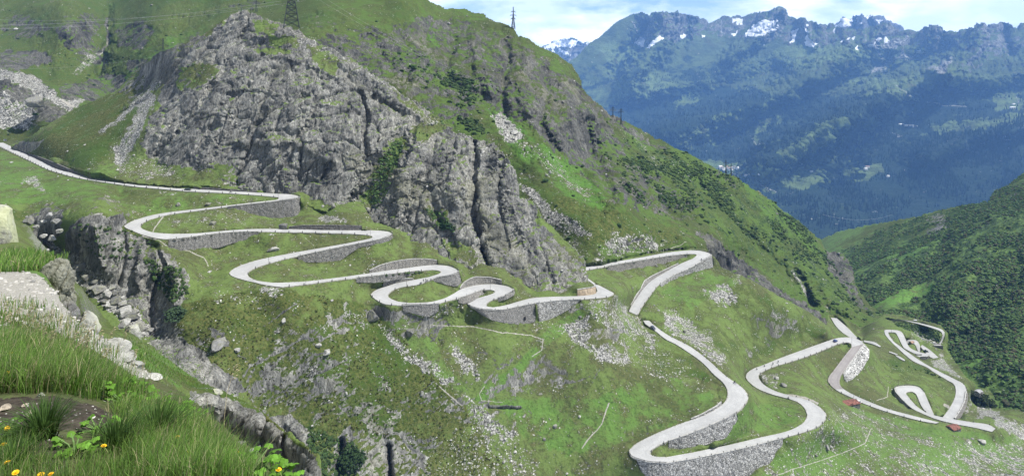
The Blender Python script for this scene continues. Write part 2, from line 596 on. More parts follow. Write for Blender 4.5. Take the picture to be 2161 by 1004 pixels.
def masonry_mat(name, scale=1.1, base=0.22, tint=(1, 0.98, 0.94), contrast=0.5):
    m, nt, b = new_mat(name)
    g = NG(nt)
    v = g.mapping((1, 1, 1.5))
    e = g.voro(scale, 'DISTANCE_TO_EDGE', v)
    cc = g.voro(scale, 'F1', v, 'Color')
    sep = nt.nodes.new('ShaderNodeSeparateColor'); nt.links.new(cc, sep.inputs[0])
    n = g.noise(3.0, 5, 0.7)
    nb = g.noise(0.12, 5, 0.6)
    lo = tuple(base * (1 - contrast) * t for t in tint); hi = tuple(base * (1 + contrast) * t for t in tint)
    c = g.mix(sep.outputs[0], lo, hi)
    c = g.mix(g.math('MULTIPLY', g.step(n, 0.35, 0.65), 0.35), c, tuple(base * 0.6 * t for t in tint))
    c = g.mix(g.math('MULTIPLY', g.step(nb, 0.55, 0.70), 0.45), c, (0.10, 0.10, 0.08))
    c = g.mix(g.step(e, 0.10, 0.02), c, (0.045, 0.043, 0.038))
    nt.links.new(c, b.inputs['Base Color'])
    b.inputs['Roughness'].default_value = 0.95
    b.inputs['Specular IOR Level'].default_value = 0.1
    nt.links.new(g.bump(g.math('MINIMUM', e, 0.2), 0.8, 0.6), b.inputs['Normal'])
    return m


def road_mat(name, a, c2, seam=0.5):
    m, nt, b = new_mat(name)
    g = NG(nt)
    n1 = g.noise(0.10, 7, 0.7); n2 = g.noise(1.3, 5, 0.7)
    side = g.attr('tint')[0]
    c = g.mix(g.step(n1, 0.36, 0.64), a, c2)
    c = g.mix(g.math('MULTIPLY', g.step(n2, 0.46, 0.66), 0.45), c, tuple(x * 0.66 for x in a))
    pt = g.voro(0.10, out='Color')
    sep = nt.nodes.new('ShaderNodeSeparateColor'); nt.links.new(pt, sep.inputs[0])
    c = g.mix(g.math('MULTIPLY', g.step(sep.outputs[0], 0.72, 0.74), 0.35), c, tuple(x * 0.74 for x in a))
    e = g.voro(0.9, 'DISTANCE_TO_EDGE')
    c = g.mix(g.math('MULTIPLY', g.step(e, 0.06, 0.0), seam), c, tuple(x * 0.55 for x in a))
    track = g.math('MULTIPLY', g.step(g.math('ABSOLUTE', g.math('SUBTRACT', side, 0.55)), 0.2, 0.05), 0.30)
    c = g.mix(track, c, tuple(x * 0.70 for x in a))
    dirt = g.step(g.math('ADD', side, g.math('MULTIPLY', g.math('SUBTRACT', n2, 0.5), 0.9)), 0.86, 1.05)
    c = g.mix(g.math('MULTIPLY', dirt, 0.75), c, (0.17, 0.16, 0.10))
    nt.links.new(c, b.inputs['Base Color'])
    b.inputs['Roughness'].default_value = 0.9
    b.inputs['Specular IOR Level'].default_value = 0.15
    nt.links.new(g.bump(n2, 0.3, 0.2), b.inputs['Normal'])
    return m


def stone_mat(name, base=0.26, tint=(1, 0.99, 0.94), scale=1.0, lichen=0.25, lichen_col=(0.26, 0.27, 0.13)):
    m, nt, b = new_mat(name)
    g = NG(nt)
    n1 = g.noise(0.9 * scale, 8, 0.7, None, 0.4); n2 = g.noise(4.0 * scale, 6, 0.75); n3 = g.noise(0.5 * scale, 5, 0.6)
    c = g.ramp(n1, [(0.3, tuple(base * 0.45 * t for t in tint)), (0.5, tuple(base * t for t in tint)), (0.7, tuple(base * 1.5 * t for t in tint))])
    c = g.mix(g.math('MULTIPLY', g.step(n2, 0.52, 0.36), 0.65), c, tuple(base * 0.25 * t for t in tint))
    c = g.mix(g.math('MULTIPLY', g.step(n3, 0.45, 0.6), lichen), c, lichen_col)
    nt.links.new(c, b.inputs['Base Color'])
    b.inputs['Roughness'].default_value = 0.95
    b.inputs['Specular IOR Level'].default_value = 0.12
    nt.links.new(g.bump(g.math('ADD', n1, g.math('MULTIPLY', n2, 0.5)), 0.7, 0.35 / scale), b.inputs['Normal'])
    return m
# ------------------------------------------------------------------ the road, read section by section: (left edge, right edge, height at start and end)
ROADS = []


def sec(name, z0, z1, left, right, n=None):
    n = n or max(6, int(max(len(left), len(right)) * 5))
    L = resample(left, n); R = resample(right, n)
    z = np.linspace(z0, z1, n)
    return name, L, R, z


R_UP = [   # from the top left down to the bend under the rock nose; left = uphill/far edge at the start
    sec('A', -72, -84, [(-40, 281), (0, 298), (17, 306), (60, 326.6), (119.5, 356), (153, 365), (191, 373.7), (239, 382.8), (263, 386.4), (358.6, 396.4), (400, 398.3), (483, 403), (540, 406), (580, 408.5)],
        [(-40, 293), (0, 310), (14, 317), (60, 338.6), (100, 357.7), (129, 366.5), (155, 373.7), (191, 380.4), (239, 387.6), (287, 394), (358.6, 400.5), (400, 404), (483, 408), (540, 412), (580, 415.5)]),
    sec('HP1', -84, -85, [(580, 408.5), (610, 409.7), (627, 412.3), (632.7, 416.3), (628, 419.6), (615, 421.5), (593, 424)], [(580, 415.5), (586, 416.5), (588, 418.3), (586.5, 420), (582, 421.5), (572, 423)]),
    sec('B', -85, -90, [(593, 424), (564, 427.5), (533, 430.8), (507, 434), (467, 438.3), (405, 446.5), (358, 452.7), (326, 460.6), (304, 469), (296.5, 478)],
        [(572, 423), (540, 426.5), (505.5, 430.4), (434, 438.8), (361, 447.2), (317.5, 454.6), (282.5, 465), (266, 473), (261.5, 477)]),
    sec('HP2', -90, -92, [(296.5, 478), (299, 481), (305.8, 485), (326, 490.5), (361, 493.2)], [(261.5, 477), (266, 481), (279.6, 487), (303, 496), (332, 502.9), (355.4, 505)]),
    sec('C', -92, -100, [(361, 493.2), (411, 492.2), (448.7, 489), (492.4, 485.2), (545, 482.7), (609, 483.2), (667, 485), (725.6, 485.8), (769.4, 485.6), (801, 486.2)],
        [(355.4, 505), (390, 502), (440, 495.3), (492.4, 490), (545, 489.2), (609, 490), (667, 491), (725.6, 492.7), (755, 494), (778, 496.4)]),
    sec('HP3', -100, -101.2, [(801, 486.2), (822, 489.2), (828, 493.5), (825, 498.5), (807, 504.5)], [(778, 496.4), (784, 497.8), (785.4, 499.4), (784, 501.5), (778, 503.8)]),
    sec('D', -101.2, -107.5, [(807, 504.5), (769, 512.3), (725.6, 520.6), (667, 532.8), (609, 545), (565, 556.8), (542, 564.5), (526, 573), (523, 578.7)],
        [(778, 503.8), (725.6, 514.3), (667, 524.7), (609, 535), (550.7, 546.6), (515.7, 556.8), (492.4, 567), (483.5, 575)]),
    sec('HP4', -107.5, -109.5, [(523, 578.7), (524.5, 582), (530.3, 586.5), (545, 592), (574, 595.8), (594.4, 596)], [(483.5, 575), (485.5, 579), (492.4, 583.5), (515.7, 590.8), (536, 595.2), (559.5, 601), (594.4, 605.5)]),
    sec('E', -109.5, -118, [(594.4, 596), (644, 593.4), (696.5, 587.4), (755, 579.6), (827.4, 569), (863.7, 564.4), (889.6, 560.7), (920.7, 558.4)],
        [(594.4, 605.5), (638, 600.8), (696.5, 593.2), (755, 586), (811.8, 579.8), (850.7, 575.6), (884.4, 571.6), (905, 569.4), (914, 569.2)]),
    sec('HP5', -118, -119.5, [(920.7, 558.4), (946.6, 560.9), (963.4, 567.4), (968, 572.6), (964.7, 577), (946.6, 582.6), (920.7, 587)], [(914, 569.2), (921, 569.8), (929, 572.6), (929, 575.5), (925, 578), (915, 581), (905, 584.2)]),
    sec('F', -119.5, -123, [(920.7, 587), (905, 592), (884.4, 599.8), (848, 606), (830, 612), (819.6, 620.5)], [(905, 584.2), (874, 590), (837.7, 597), (809, 605.7), (791, 612.7), (782, 620.5)]),
    sec('HP6', -123, -125, [(819.6, 620.5), (821, 627), (837.7, 635), (863.7, 638.8)], [(782, 620.5), (788.5, 628.5), (811.8, 641), (848, 644.2)]),
    sec('G', -125, -129, [(863.7, 638.8), (905, 637), (936, 629.6), (957, 619.2), (972.5, 610), (993, 603.5), (1019, 599.6), (1045, 599)],
        [(848, 644.2), (884.4, 643.7), (920.7, 641), (941.4, 635.6), (980, 625.7), (1003, 617), (1015, 612), (1034.7, 611)]),
    sec('HP7', -129, -130, [(1045, 599), (1071, 603.5), (1084, 610), (1082.6, 615.3), (1065.8, 624.4)], [(1034.7, 611), (1042, 613), (1044, 615.2), (1041.5, 618), (1034.7, 621)]),
    sec('H', -130, -132, [(1065.8, 624.4), (1051.5, 629.2), (1034.7, 635.2), (1027, 641.2)], [(1034.7, 621), (1014, 627), (995.8, 632.4), (986, 640)]),
    sec('HP8', -132, -134, [(1027, 641.2), (1028, 645.8), (1040, 648.2)], [(986, 640), (993, 647), (1014, 653), (1040, 654.5)]),
    sec('I', -134, -140, [(1040, 648.2), (1065.8, 643.8), (1096.9, 634.8), (1122.8, 628.5), (1161.7, 625.7), (1218.7, 624.2), (1252, 620.5), (1260, 614)],
        [(1040, 654.5), (1065.8, 652.9), (1104.6, 644.3), (1135.7, 639), (1174.6, 635), (1234, 631), (1278, 627.3), (1293.8, 621.8)]),
    sec('HP8b', -140, -145, [(1260, 614), (1257.5, 606), (1246, 595), (1225, 584), (1212, 577), (1205, 573)], [(1293.8, 621.8), (1295, 618), (1278, 608.8), (1255, 597), (1235, 583), (1218, 579)]),
]
R_MID = [
    sec('J', -145, -156, [(1205, 570), (1238, 563), (1265.8, 557.4), (1309.6, 550), (1353.4, 542.7), (1397, 534.6), (1430, 530), (1458.6, 527.6)],
        [(1205, 577), (1238, 570), (1276.7, 563), (1309.6, 556.5), (1353.4, 549.3), (1397, 541.6), (1436.7, 536.8), (1455, 535.2)]),
    sec('HP9', -156, -158, [(1458.6, 527.6), (1480.5, 529.4), (1496, 533.5), (1501.5, 537.8), (1498, 542), (1480.5, 551.5)], [(1455, 535.2), (1465, 535.5), (1469.5, 537.3), (1468, 540.5), (1462, 545.4)]),
    sec('K', -158, -168.5, [(1480.5, 551.5), (1452, 568), (1419, 582), (1390.7, 600.8), (1373, 622.7), (1355.6, 646.9), (1346, 665)], [(1462, 545.4), (1432, 558), (1397, 577.8), (1371, 594), (1351, 616), (1331.5, 646.9), (1327, 657)]),
]
R_LOW = [
    sec('L', -170, -190, [(1370, 676), (1376, 682), (1400.8, 700.7), (1419, 711.5), (1458.7, 732), (1497, 761), (1531, 792), (1559.9, 811.6), (1576.7, 828.4), (1579, 840.5), (1569.5, 857.3), (1545.4, 876.6), (1497, 898.3), (1449, 917.6), (1410.5, 930), (1381.6, 944), (1373.4, 953.7)],
        [(1357, 676), (1362, 683), (1381.6, 697), (1406, 716), (1429.8, 728), (1478, 761), (1507, 790), (1526, 806.7), (1534.8, 823.6), (1533.4, 840.5), (1521, 855), (1482.8, 876.6), (1434.6, 893.5), (1386.4, 912.8), (1343, 934.5), (1327.6, 949)], 60),
    sec('HP10', -190, -191.5, [(1373.4, 953.7), (1374, 958), (1381.6, 962), (1405.7, 963.6)], [(1327.6, 949), (1328, 957), (1338, 966), (1367, 974.8), (1405.7, 977.2)]),
    sec('M', -191.5, -199, [(1405.7, 963.6), (1458.7, 954), (1531, 939.3), (1603, 922.4), (1656, 910.4), (1685, 898.3), (1699.6, 886), (1703.5, 874)],
        [(1405.7, 977.2), (1458.7, 968.3), (1531, 953.9), (1603, 937), (1656, 922.5), (1699.6, 910.4), (1728.5, 898.3), (1743, 883.9)]),
    sec('HP11', -199, -202, [(1703.5, 874), (1697, 859.8), (1682.8, 847.7), (1663.5, 840.5)], [(1743, 883.9), (1743, 871.8), (1728.5, 857), (1704.4, 843), (1672, 835.2)]),
    sec('N', -202, -206, [(1663.5, 840.5), (1627, 830.8), (1598, 818.8), (1579, 804), (1573.4, 794.7)], [(1672, 835.2), (1637, 824.5), (1613, 811.6), (1603, 799.5), (1601, 792)]),
    sec('HP12', -206, -208, [(1573.4, 794.7), (1576.7, 786.5), (1588.8, 777.8), (1608, 770.6)], [(1601, 792), (1605.7, 786.5), (1622.5, 777.8), (1641.8, 770.6)]),
    sec('O', -208, -216, [(1608, 770.6), (1656, 751.3), (1723.7, 727), (1762, 714), (1780, 711.5), (1796, 711.6), (1815, 717.4), (1823.5, 724.8)],
        [(1641.8, 770.6), (1675.5, 761), (1723.7, 744), (1762, 728), (1781.6, 722.4), (1790, 722.4), (1796, 726), (1797, 732)]),
    sec('P', -216, -228, [(1823.5, 724.8), (1820, 732), (1800.8, 756), (1781.6, 782.7), (1773.4, 797), (1774.3, 814), (1796, 829.5), (1839.5, 849)],
        [(1797, 732), (1781.6, 751.3), (1760, 780), (1747.8, 797), (1750, 809), (1767, 823.6), (1800.8, 840), (1818.6, 849)]),
    sec('P2', -228, -235, [(1839.5, 849), (1875.4, 862.6), (1914, 873), (1956, 883.8), (1982, 890.6)], [(1818.6, 849), (1854.4, 862.6), (1899, 876), (1941, 886.8), (1975, 892.8)]),
]
R_LOOP = [
    sec('Q', -237.5, -241, [(2101, 903.5), (2084.5, 894.5), (2048.7, 889.5), (2012.8, 883.5), (1980, 877.5), (1956, 870), (1935, 856.6), (1920, 840), (1912.7, 831)],
        [(2093.5, 910.4), (2057.6, 901.6), (2018.8, 894.4), (1977, 884), (1947, 872), (1923, 859.8), (1902, 840), (1888.8, 825)]),
    sec('LT', -241, -243, [(1912.7, 831), (1913, 828), (1919, 826), (1927, 826.6), (1934, 832)], [(1888.8, 825), (1887, 819), (1896, 814), (1923, 812.7), (1941, 816.9), (1951.5, 828)]),
    sec('LB', -243, -246, [(1934, 832), (1944, 855), (1952, 866), (1958, 872)], [(1951.5, 828), (1959, 846), (1966, 862), (1972, 876)]),
]
R_FAR = [
    sec('S', -247, -254, [(1988, 881), (2000.9, 864), (2012.8, 843), (2017, 825), (2012.8, 810), (1998, 801), (1968, 783)], [(2014, 884), (2027.7, 864), (2036.7, 846), (2040, 825), (2033.7, 810), (2015.8, 799.8), (1989, 786.6)]),
    sec('T', -254, -261, [(1968, 783), (1956, 774.4), (1929, 762.5), (1911, 749), (1893, 732.6), (1881, 721), (1869, 707), (1866, 697)], [(1989, 786.6), (1961, 771.8), (1936, 756.5), (1914, 741), (1898, 729), (1886, 720), (1876, 705.7), (1874.5, 701)]),
    sec('U', -261, -265, [(1866, 697), (1872, 695), (1896, 696.8), (1905, 702.7), (1911, 714.7), (1920, 732.6), (1940, 742), (1957, 746), (1961, 749), (1955, 752), (1940, 752.5)], [(1874.5, 701), (1879, 700.6), (1890, 702), (1896, 711.7), (1905, 730), (1912, 736.5), (1932, 746), (1944, 747.2), (1946, 748.2), (1943, 749.4), (1932, 749)]),
]
R_BACK = [   # valley floor strips
    ('V', [(1911, 717), (1923, 716), (1936, 719), (1942, 730), (1944, 739)], [(1914, 725), (1926, 724), (1932, 728), (1936, 738), (1940, 743)], 597, 588),
    ('X', [(1946, 727), (1960, 736), (1972, 746), (1981, 754)], [(1943, 731), (1952, 742), (1962, 752), (1970, 756)], 594, 566),
    ('Y', [(1985, 726), (1990, 716), (1994, 704), (1990, 696), (1975, 690), (1940, 681), (1905, 674.5), (1870, 672)], [(1979, 727), (1986, 717), (1989, 705), (1984, 698), (1970, 692.5), (1938, 683), (1905, 676.5), (1885, 677.5)], 602, 655),
    ('T2', [(1753, 670), (1765, 689), (1780, 703), (1800, 715)], [(1766, 671), (1788, 690), (1812, 714), (1826, 722)], 600, 560),
    ('T3', [(1823, 717.5), (1845, 721), (1859, 730)], [(1823, 721), (1843, 726), (1857, 732)], 556, 540),
    ('T4', [(1877, 740.5), (1886, 743.5), (1895, 747)], [(1876, 742.5), (1885, 746), (1893, 748)], 530, 524),
    ('T5', [(1889, 748), (1900, 752), (1910, 759)], [(1891, 751), (1900, 757), (1909, 761)], 520, 510),
]


def road_strip(secs):
    """3D edge lines of a run of sections; the cross-section is level, so both edges share a height"""
    Ls, Rs = [], []
    for _, L, R, z in secs:
        Ls.append(np.concatenate([L, y_of(L[:, 1], z)[:, None]], 1))
        Rs.append(np.concatenate([R, y_of(R[:, 1], z)[:, None]], 1))
    return np.concatenate(Ls), np.concatenate(Rs)


STRIPS = {'up': road_strip(R_UP), 'mid': road_strip(R_MID), 'low': road_strip(R_LOW), 'loop': road_strip(R_LOOP), 'far': road_strip(R_FAR)}
for nm, L, R, ya, yb in R_BACK:
    n = 24
    L = resample(L, n); R = resample(R, n)
    yy = np.linspace(ya, yb, n)
    zz = (HOR - (L[:, 1] + R[:, 1]) / 2) / F_PX * yy
    STRIPS[nm] = (np.concatenate([L, y_of(L[:, 1], zz)[:, None]], 1), np.concatenate([R, y_of(R[:, 1], zz)[:, None]], 1))
EDGE_PTS = np.concatenate([np.concatenate(s) for s in STRIPS.values()])        # (u, v, Y) samples of all road edges


def road_Y(u, v):
    d = (EDGE_PTS[:, 0] - u) ** 2 + ((EDGE_PTS[:, 1] - v) * 1.6) ** 2
    return EDGE_PTS[np.argmin(d), 2]


# ------------------------------------------------------------------ stone walls: (top line, bottom line, stands below or above the road, look, label)
WALLS = [
    ('up', 'dark', [(60, 323.5), (79, 330.5), (115, 344), (143, 356.3), (167, 362.5), (203, 371), (239, 378.5), (261, 385)], [(60, 327), (79, 336), (115, 353), (143, 362), (167, 368.5), (203, 376), (239, 382.8), (261, 386.5)], 'long dark stone wall curving along the uphill side of the highest road'),
    ('up', 'dark', [(408, 396), (450, 398.2), (500, 401.2), (541, 404.6)], [(408, 399.5), (450, 401.3), (500, 404), (541, 406.3)], 'low dark wall behind the highest road just before its first hairpin'),
    ('down', 'grey', [(480, 437.5), (503, 434.6), (533, 431.2), (567, 427.5), (593, 424.4), (615, 421.9), (628, 419.8), (633, 416.6)], [(480, 438.5), (503, 440), (533, 450), (567, 456.7), (593, 458), (615, 456), (628, 450.5), (633.5, 442)], 'tall rounded retaining wall carrying the uppermost right-hand hairpin below the rock face'),
    ('down', 'grey', [(355, 506), (376, 504.4), (396, 502), (434, 496.6), (463, 493.4), (484, 491.4), (516, 490), (545, 489.6)], [(355, 519), (376, 526), (396, 527), (434, 521.8), (463, 518.5), (484, 511.6), (516, 503), (545, 491.5)], 'pale retaining wall tapering to the right under the second road level'),
    ('up', 'dark', [(610, 479), (640, 476), (696, 475.8), (763, 477)], [(610, 483.5), (640, 484), (696, 485.4), (763, 486)], 'straight grey wall above the second road level ending at the cliff'),
    ('down', 'grey', [(629, 541.4), (644, 538), (685, 529.4), (720, 522), (737, 518.8), (757, 514.9)], [(629, 545), (644, 549.5), (685, 549.5), (720, 545), (737, 532), (757, 519)], 'retaining wall with a dark culvert mouth under the third road level'),
    ('down', 'grey', [(757, 515), (785, 509.3), (807, 504.8), (822, 500.3), (828, 495)], [(757, 519), (785, 513.5), (807, 508.8), (822, 504), (828.5, 498)], 'thin kerb wall round the hairpin that touches the cliff foot below the green gully'),
    ('up', 'pale', [(780, 571), (800, 561), (826, 553), (850, 549), (874, 546.5), (900, 546.5), (922, 549.5)], [(780, 576), (800, 572.5), (826, 569.2), (850, 566), (874, 563), (900, 559.8), (922, 558.2)], 'pale two-facet wall above the road with a grass bank on top of it'),
    ('down', 'grey', [(752, 586.8), (790, 582.8), (812, 580), (851, 576), (884, 572)], [(752, 592), (790, 592.5), (812, 590.5), (851, 582.5), (884, 574)], 'low narrow wall under the road left of the standing motorcyclists'),
    ('down', 'grey', [(915.5, 588.8), (926, 586), (946, 582.8), (958, 579.4), (965, 577.2), (968.5, 573)], [(915.5, 590.5), (926, 592), (946, 598.5), (958, 600.5), (966, 599.5), (973, 593)], 'short curved retaining wall under the hairpin with the parked motorcycles'),
    ('up', 'pale', [(809, 598.5), (823, 592.5), (838, 589.6), (855, 588), (871, 588)], [(809, 605.6), (823, 601.3), (838, 597), (855, 593.8), (871, 590.6)], 'small pale arched wall behind the tight left bend below the motorcyclists'),
    ('up', 'pale', [(971, 608), (980, 596), (992, 588.6), (1004, 584.3), (1034, 585.5), (1058, 591)], [(971, 611), (980, 606.5), (992, 603.8), (1004, 601.5), (1034, 599), (1058, 600)], 'curved brown-grey wall rising behind the S-bend at the foot of the rock crack'),
    ('down', 'grey', [(850, 645), (884, 644.3), (905, 643), (926, 641)], [(850, 651), (884, 661), (905, 664), (926, 652)], 'grey wall under the outside of the tight left bend below the motorcyclists'),
    ('down', 'pale', [(967, 629.6), (980, 626), (1003, 617.6), (1016, 612.5)], [(967, 634), (980, 637.5), (1003, 629), (1021, 618)], 'small pale wall between the two arms of the S-bend'),
    ('down', 'grey', [(1051, 629.4), (1066, 624.7), (1082.6, 615.6), (1085, 611)], [(1051, 632.5), (1066, 628.5), (1083.5, 619.5), (1086, 614)], 'low kerb wall on the right tip of the S-bend'),
    ('down', 'grey', [(987, 642), (993, 648), (1014, 654), (1040, 655.4), (1066, 653.8), (1105, 645.2), (1129, 640.6)], [(1003, 655), (1010, 660), (1022, 666), (1040, 673), (1064, 677.5), (1106, 682), (1130, 674)], 'tallest curved retaining wall under the lowest bend of the S with a small drain hole'),
    ('down', 'rough', [(1133, 640), (1161, 636.8), (1175, 635.3), (1200, 633.6), (1226, 632)], [(1138, 676.6), (1161, 669), (1176, 662.5), (1199, 650), (1222, 636)], 'rough triangular stone buttress wall just right of the tallest curved wall'),
    ('up', 'tan', [(1218.7, 611.4), (1232, 609), (1247, 607), (1257.5, 604)], [(1218.7, 624.2), (1232, 623.3), (1247, 621), (1258, 617)], 'beige concrete wall against the foot of the rock nose'),
    ('down', 'pale', [(1281, 562.6), (1310, 557), (1336, 552.6), (1375, 546), (1419, 539.6), (1450, 536.5)], [(1281, 569), (1310, 571), (1336, 566), (1375, 559), (1419, 551), (1450, 540.5)], 'long wedge-shaped wall under the road right of the rock nose'),
    ('up', 'pale', [(1331, 643.6), (1343, 624), (1354, 607), (1361, 592.5), (1375, 583), (1397, 572.5), (1432, 556)], [(1332, 647), (1345, 627), (1354, 613.5), (1365, 601), (1378, 590), (1398, 578), (1432, 558.5)], 'narrow pale wall bending along the uphill side of the steep descending road'),
    ('down', 'rough', [(1392, 600.5), (1419, 582.6), (1452, 568.6), (1481, 552.2), (1498, 542.6), (1502.5, 538)], [(1394, 603), (1419, 588), (1452, 576), (1485, 566), (1500, 562.5), (1505, 561)], 'rounded rubble wall under the hairpin that juts out at the grassy crest'),
    ('down', 'rough', [(1411, 931), (1430, 925), (1449, 918.6), (1497, 899.3), (1531, 884), (1553, 871)], [(1411, 941), (1430, 945), (1465, 939.5), (1502, 929.6), (1531, 919), (1556, 880)], 'triangular pale rubble wall inside the large lower hairpin'),
    ('up', 'rough', [(1459, 884), (1480, 875), (1497, 866), (1513, 857), (1523, 848)], [(1459, 886), (1480, 878), (1497, 870.5), (1513, 861), (1524, 853)], 'low stone wall on the inside of the big right-hand curve of the lower road'),
    ('down', 'rough', [(1342, 968.5), (1367, 976), (1406, 978.4), (1459, 969.5), (1531, 955.2), (1603, 938.3), (1652, 924.5)], [(1352, 990), (1378, 1016), (1420, 1028), (1480, 1030), (1556, 1012), (1622, 974), (1652, 932)], 'huge pale rubble retaining wall under the lowest road at the bottom edge'),
    ('down', 'white', [(1825, 727), (1816, 738), (1803, 756), (1790, 775), (1780, 791)], [(1833, 735), (1832, 752), (1819, 775), (1803, 795), (1784, 803)], 'white sloping rubble wall on the right of the dark asphalt bend'),
    ('down', 'grey', [(1944, 753), (1955, 752.4), (1961, 749.6)], [(1944, 757), (1955, 757.5), (1961.5, 755)], 'tiny dark wall under the farthest hairpin near the stream bridge'),
    ('down', 'pale', [(2040, 826), (2036.7, 847), (2028, 865), (2016, 883)], [(2042.5, 830), (2039, 853), (2030, 873), (2018, 888)], 'narrow pale wall beside the straight road above the stream'),
    ('down', 'pale', [(1887.5, 819.5), (1889.5, 827), (1902, 841.5), (1918, 857)], [(1886.8, 823), (1888.5, 831), (1901, 845.5), (1917, 859)], 'thin kerb wall round the outside of the narrow hairpin loop'),
]

# ------------------------------------------------------------------ terrain sheets
ROAD_POLYS = [np.concatenate([L[:, :2], R[::-1, :2]]) for L, R in STRIPS.values()]
MASKS = ['rock', 'scree', 'heath', 'shrub', 'path', 'snow', 'forest', 'bright']


class Sheet:
    def __init__(self, name, poly, ctrl, step, label=None, lam=0.0, rag=3.0, masks=(), lines=(), carve=(), rock_amp=1.0, rock_L=30.0, soil_amp=0.3, soil_L=12.0, mat=None,
                 roads=False, disp=True, coarse=3, kind='structure', skirt=0.05, rocks_oct=5, rag_m=1.0, crag=0.0):
        poly = np.asarray(poly, float)
        lo = poly.min(0) - 3; hi = poly.max(0) + 3
        us = np.arange(lo[0], hi[0] + step, step); vs = np.arange(lo[1], hi[1] + step, step)
        self.us, self.vs, self.step = us, vs, step
        ctrl = np.asarray(ctrl, float)
        # drop near-duplicate controls
        keep = []; seen = {}
        for i, c in enumerate(ctrl):
            k = (round(c[0] / 1.5), round(c[1] / 1.5))
            if k in seen: continue
            seen[k] = 1; keep.append(i)
        ctrl = ctrl[keep]
        self.fit = tps_fit(ctrl[:, :2], 1000.0 / ctrl[:, 2], lam)
        U, V = np.meshgrid(us, vs)
        Wd = tps_eval_coarse(self.fit, us, vs, coarse) if coarse > 1 else tps_eval(self.fit, U, V)
        Y = 1000.0 / np.maximum(Wd, 1000.0 / 40000)
        px = np.stack([U, V, np.zeros_like(U)], -1)
        ragu = gnoise(px / 31.0, 3) * 3.0 + gnoise(px / 11.0, 5) * 2.0 + gnoise(px / 4.3, 8) * 1.3
        ragv = gnoise(px / 29.0, 13) * 3.0 + gnoise(px / 10.3, 15) * 2.0 + gnoise(px / 4.1, 18) * 1.3
        inside = pip(U + ragu * rag * .5, V + ragv * rag * .5, poly)
        # masks
        M = np.zeros(U.shape + (8,), np.float32)
        for ch, pl, val, rg in masks:
            k = MASKS.index(ch)
            r = rg * rag_m * (1.5 if ch in ('scree', 'snow') else 1.0)
            acc = 0
            for j, (ox, oy) in enumerate(((0, 0), (2, 1), (-1, 2), (1, -2))):
                acc = acc + pip(U + ragu * r + ox * r * .3, V + ragv * r + oy * r * .3, pl) * 0.25
            if val >= 0: M[..., k] = np.maximum(M[..., k], acc * val)
            else: M[..., k] = M[..., k] * (1 - acc * -val)
        for ch, ln, wid, val in lines:
            k = MASKS.index(ch)
            wid = wid * (.75 if ch == 'path' else 1.0)
            d = line_dist(U + ragu * wid * .22, V + ragv * wid * .22, ln)
            M[..., k] = np.maximum(M[..., k], val * np.clip(1.5 - d / wid, 0, 1))
        # keep the road bed free
        near = np.zeros(U.shape, np.float32); bed = np.zeros(U.shape, bool)
        if roads:
            for pl in ROAD_POLYS: bed |= pip(U, V, pl)
            for w_ in WALLS:
                bed |= pip(U, V, np.concatenate([np.array(w_[2]), np.array(w_[3])[::-1]]))
            near = bed.astype(np.float32)
            for _ in range(5):
                q = near.copy()
                q[1:] = np.maximum(q[1:], near[:-1] * .82); q[:-1] = np.maximum(q[:-1], near[1:] * .82)
                q[:, 1:] = np.maximum(q[:, 1:], near[:, :-1] * .82); q[:, :-1] = np.maximum(q[:, :-1], near[:, 1:] * .82)
                near = q
            near = np.clip((near - 0.36) / 0.5, 0, 1)
            for k in (0, 1, 3): M[..., k] *= 1 - np.clip(near * 1.2, 0, 1)
        free = 1 - near
        # gullies and ridges
        for ln, wid, depth in carve:
            d = line_dist(U + ragu * min(3, wid * .2), V + ragv * min(3, wid * .2), ln)
            Y = Y + depth * np.exp(-(d / wid) ** 2) * free
        P = pix(U, V, Y)
        if disp:
            du = np.gradient(P, axis=1); dv = np.gradient(P, axis=0)
            n = np.cross(du, -dv)
            n /= np.linalg.norm(n, axis=-1, keepdims=True) + 1e-9
            n = np.where((n * P).sum(-1, keepdims=True) > 0, -n, n)
            rk = M[..., 0]
            sft = rk
            for _ in range(2):
                sft = (sft + np.roll(sft, 1, 0) + np.roll(sft, -1, 0) + np.roll(sft, 1, 1) + np.roll(sft, -1, 1)) / 5
            sp = np.maximum(np.linalg.norm(du, axis=-1), np.linalg.norm(dv, axis=-1) * 0.8)
            sp = np.minimum(sp, np.median(sp[inside]) * 6)
            dip = np.array(Euler((0.35, 0.55, 0.4)).to_matrix())
            sel = (sft > 0.05) & inside
            dr = np.zeros(U.shape, np.float32)
            if sel.any() and rock_amp:
                Q = ((P + (fbm(P / rock_L, 3, 5)[..., None]) * rock_L * 0.25)[sel] @ dip) * np.array([1, 1, 0.30])
                ss = sp[sel]
                d = fbm(Q / rock_L, 3, 21, 0.5, 'ridge', rock_L, ss) * rock_L * 0.16
                L = rock_L * 0.8
                for o in range(rocks_oct - 2):
                    wt = np.clip((L / ss - 1.8) / 3.0, 0, 1)
                    if wt.max() <= 0: break
                    fv, fe = facets(Q / L, 31 + o)
                    d = d + wt * L * (0.135 * fv - 0.12 * np.exp(-(fe / 0.08) ** 2))
                    L /= 2.3
                d = d + fbm(Q / (rock_L * .3), 4, 51, 0.62, 'crease', rock_L * .3, ss) * rock_L * 0.075
                dr[sel] = d * rock_amp
            view = P / np.linalg.norm(P, axis=-1, keepdims=True)
            face = np.clip(np.abs((n * view).sum(-1)) / 0.5, .22, 1)
            ds = fbm(P / soil_L, 5, 81, 0.58, 'p', soil_L, sp) * 2.2 * soil_amp + np.maximum(0, fbm(P / (soil_L * 4.3), 3, 91, .5, 'p', soil_L * 4.3, sp)) * 5 * soil_amp
            P = P + n * ((dr * sft + ds * face * (1 - sft * .7)) * free)[..., None]
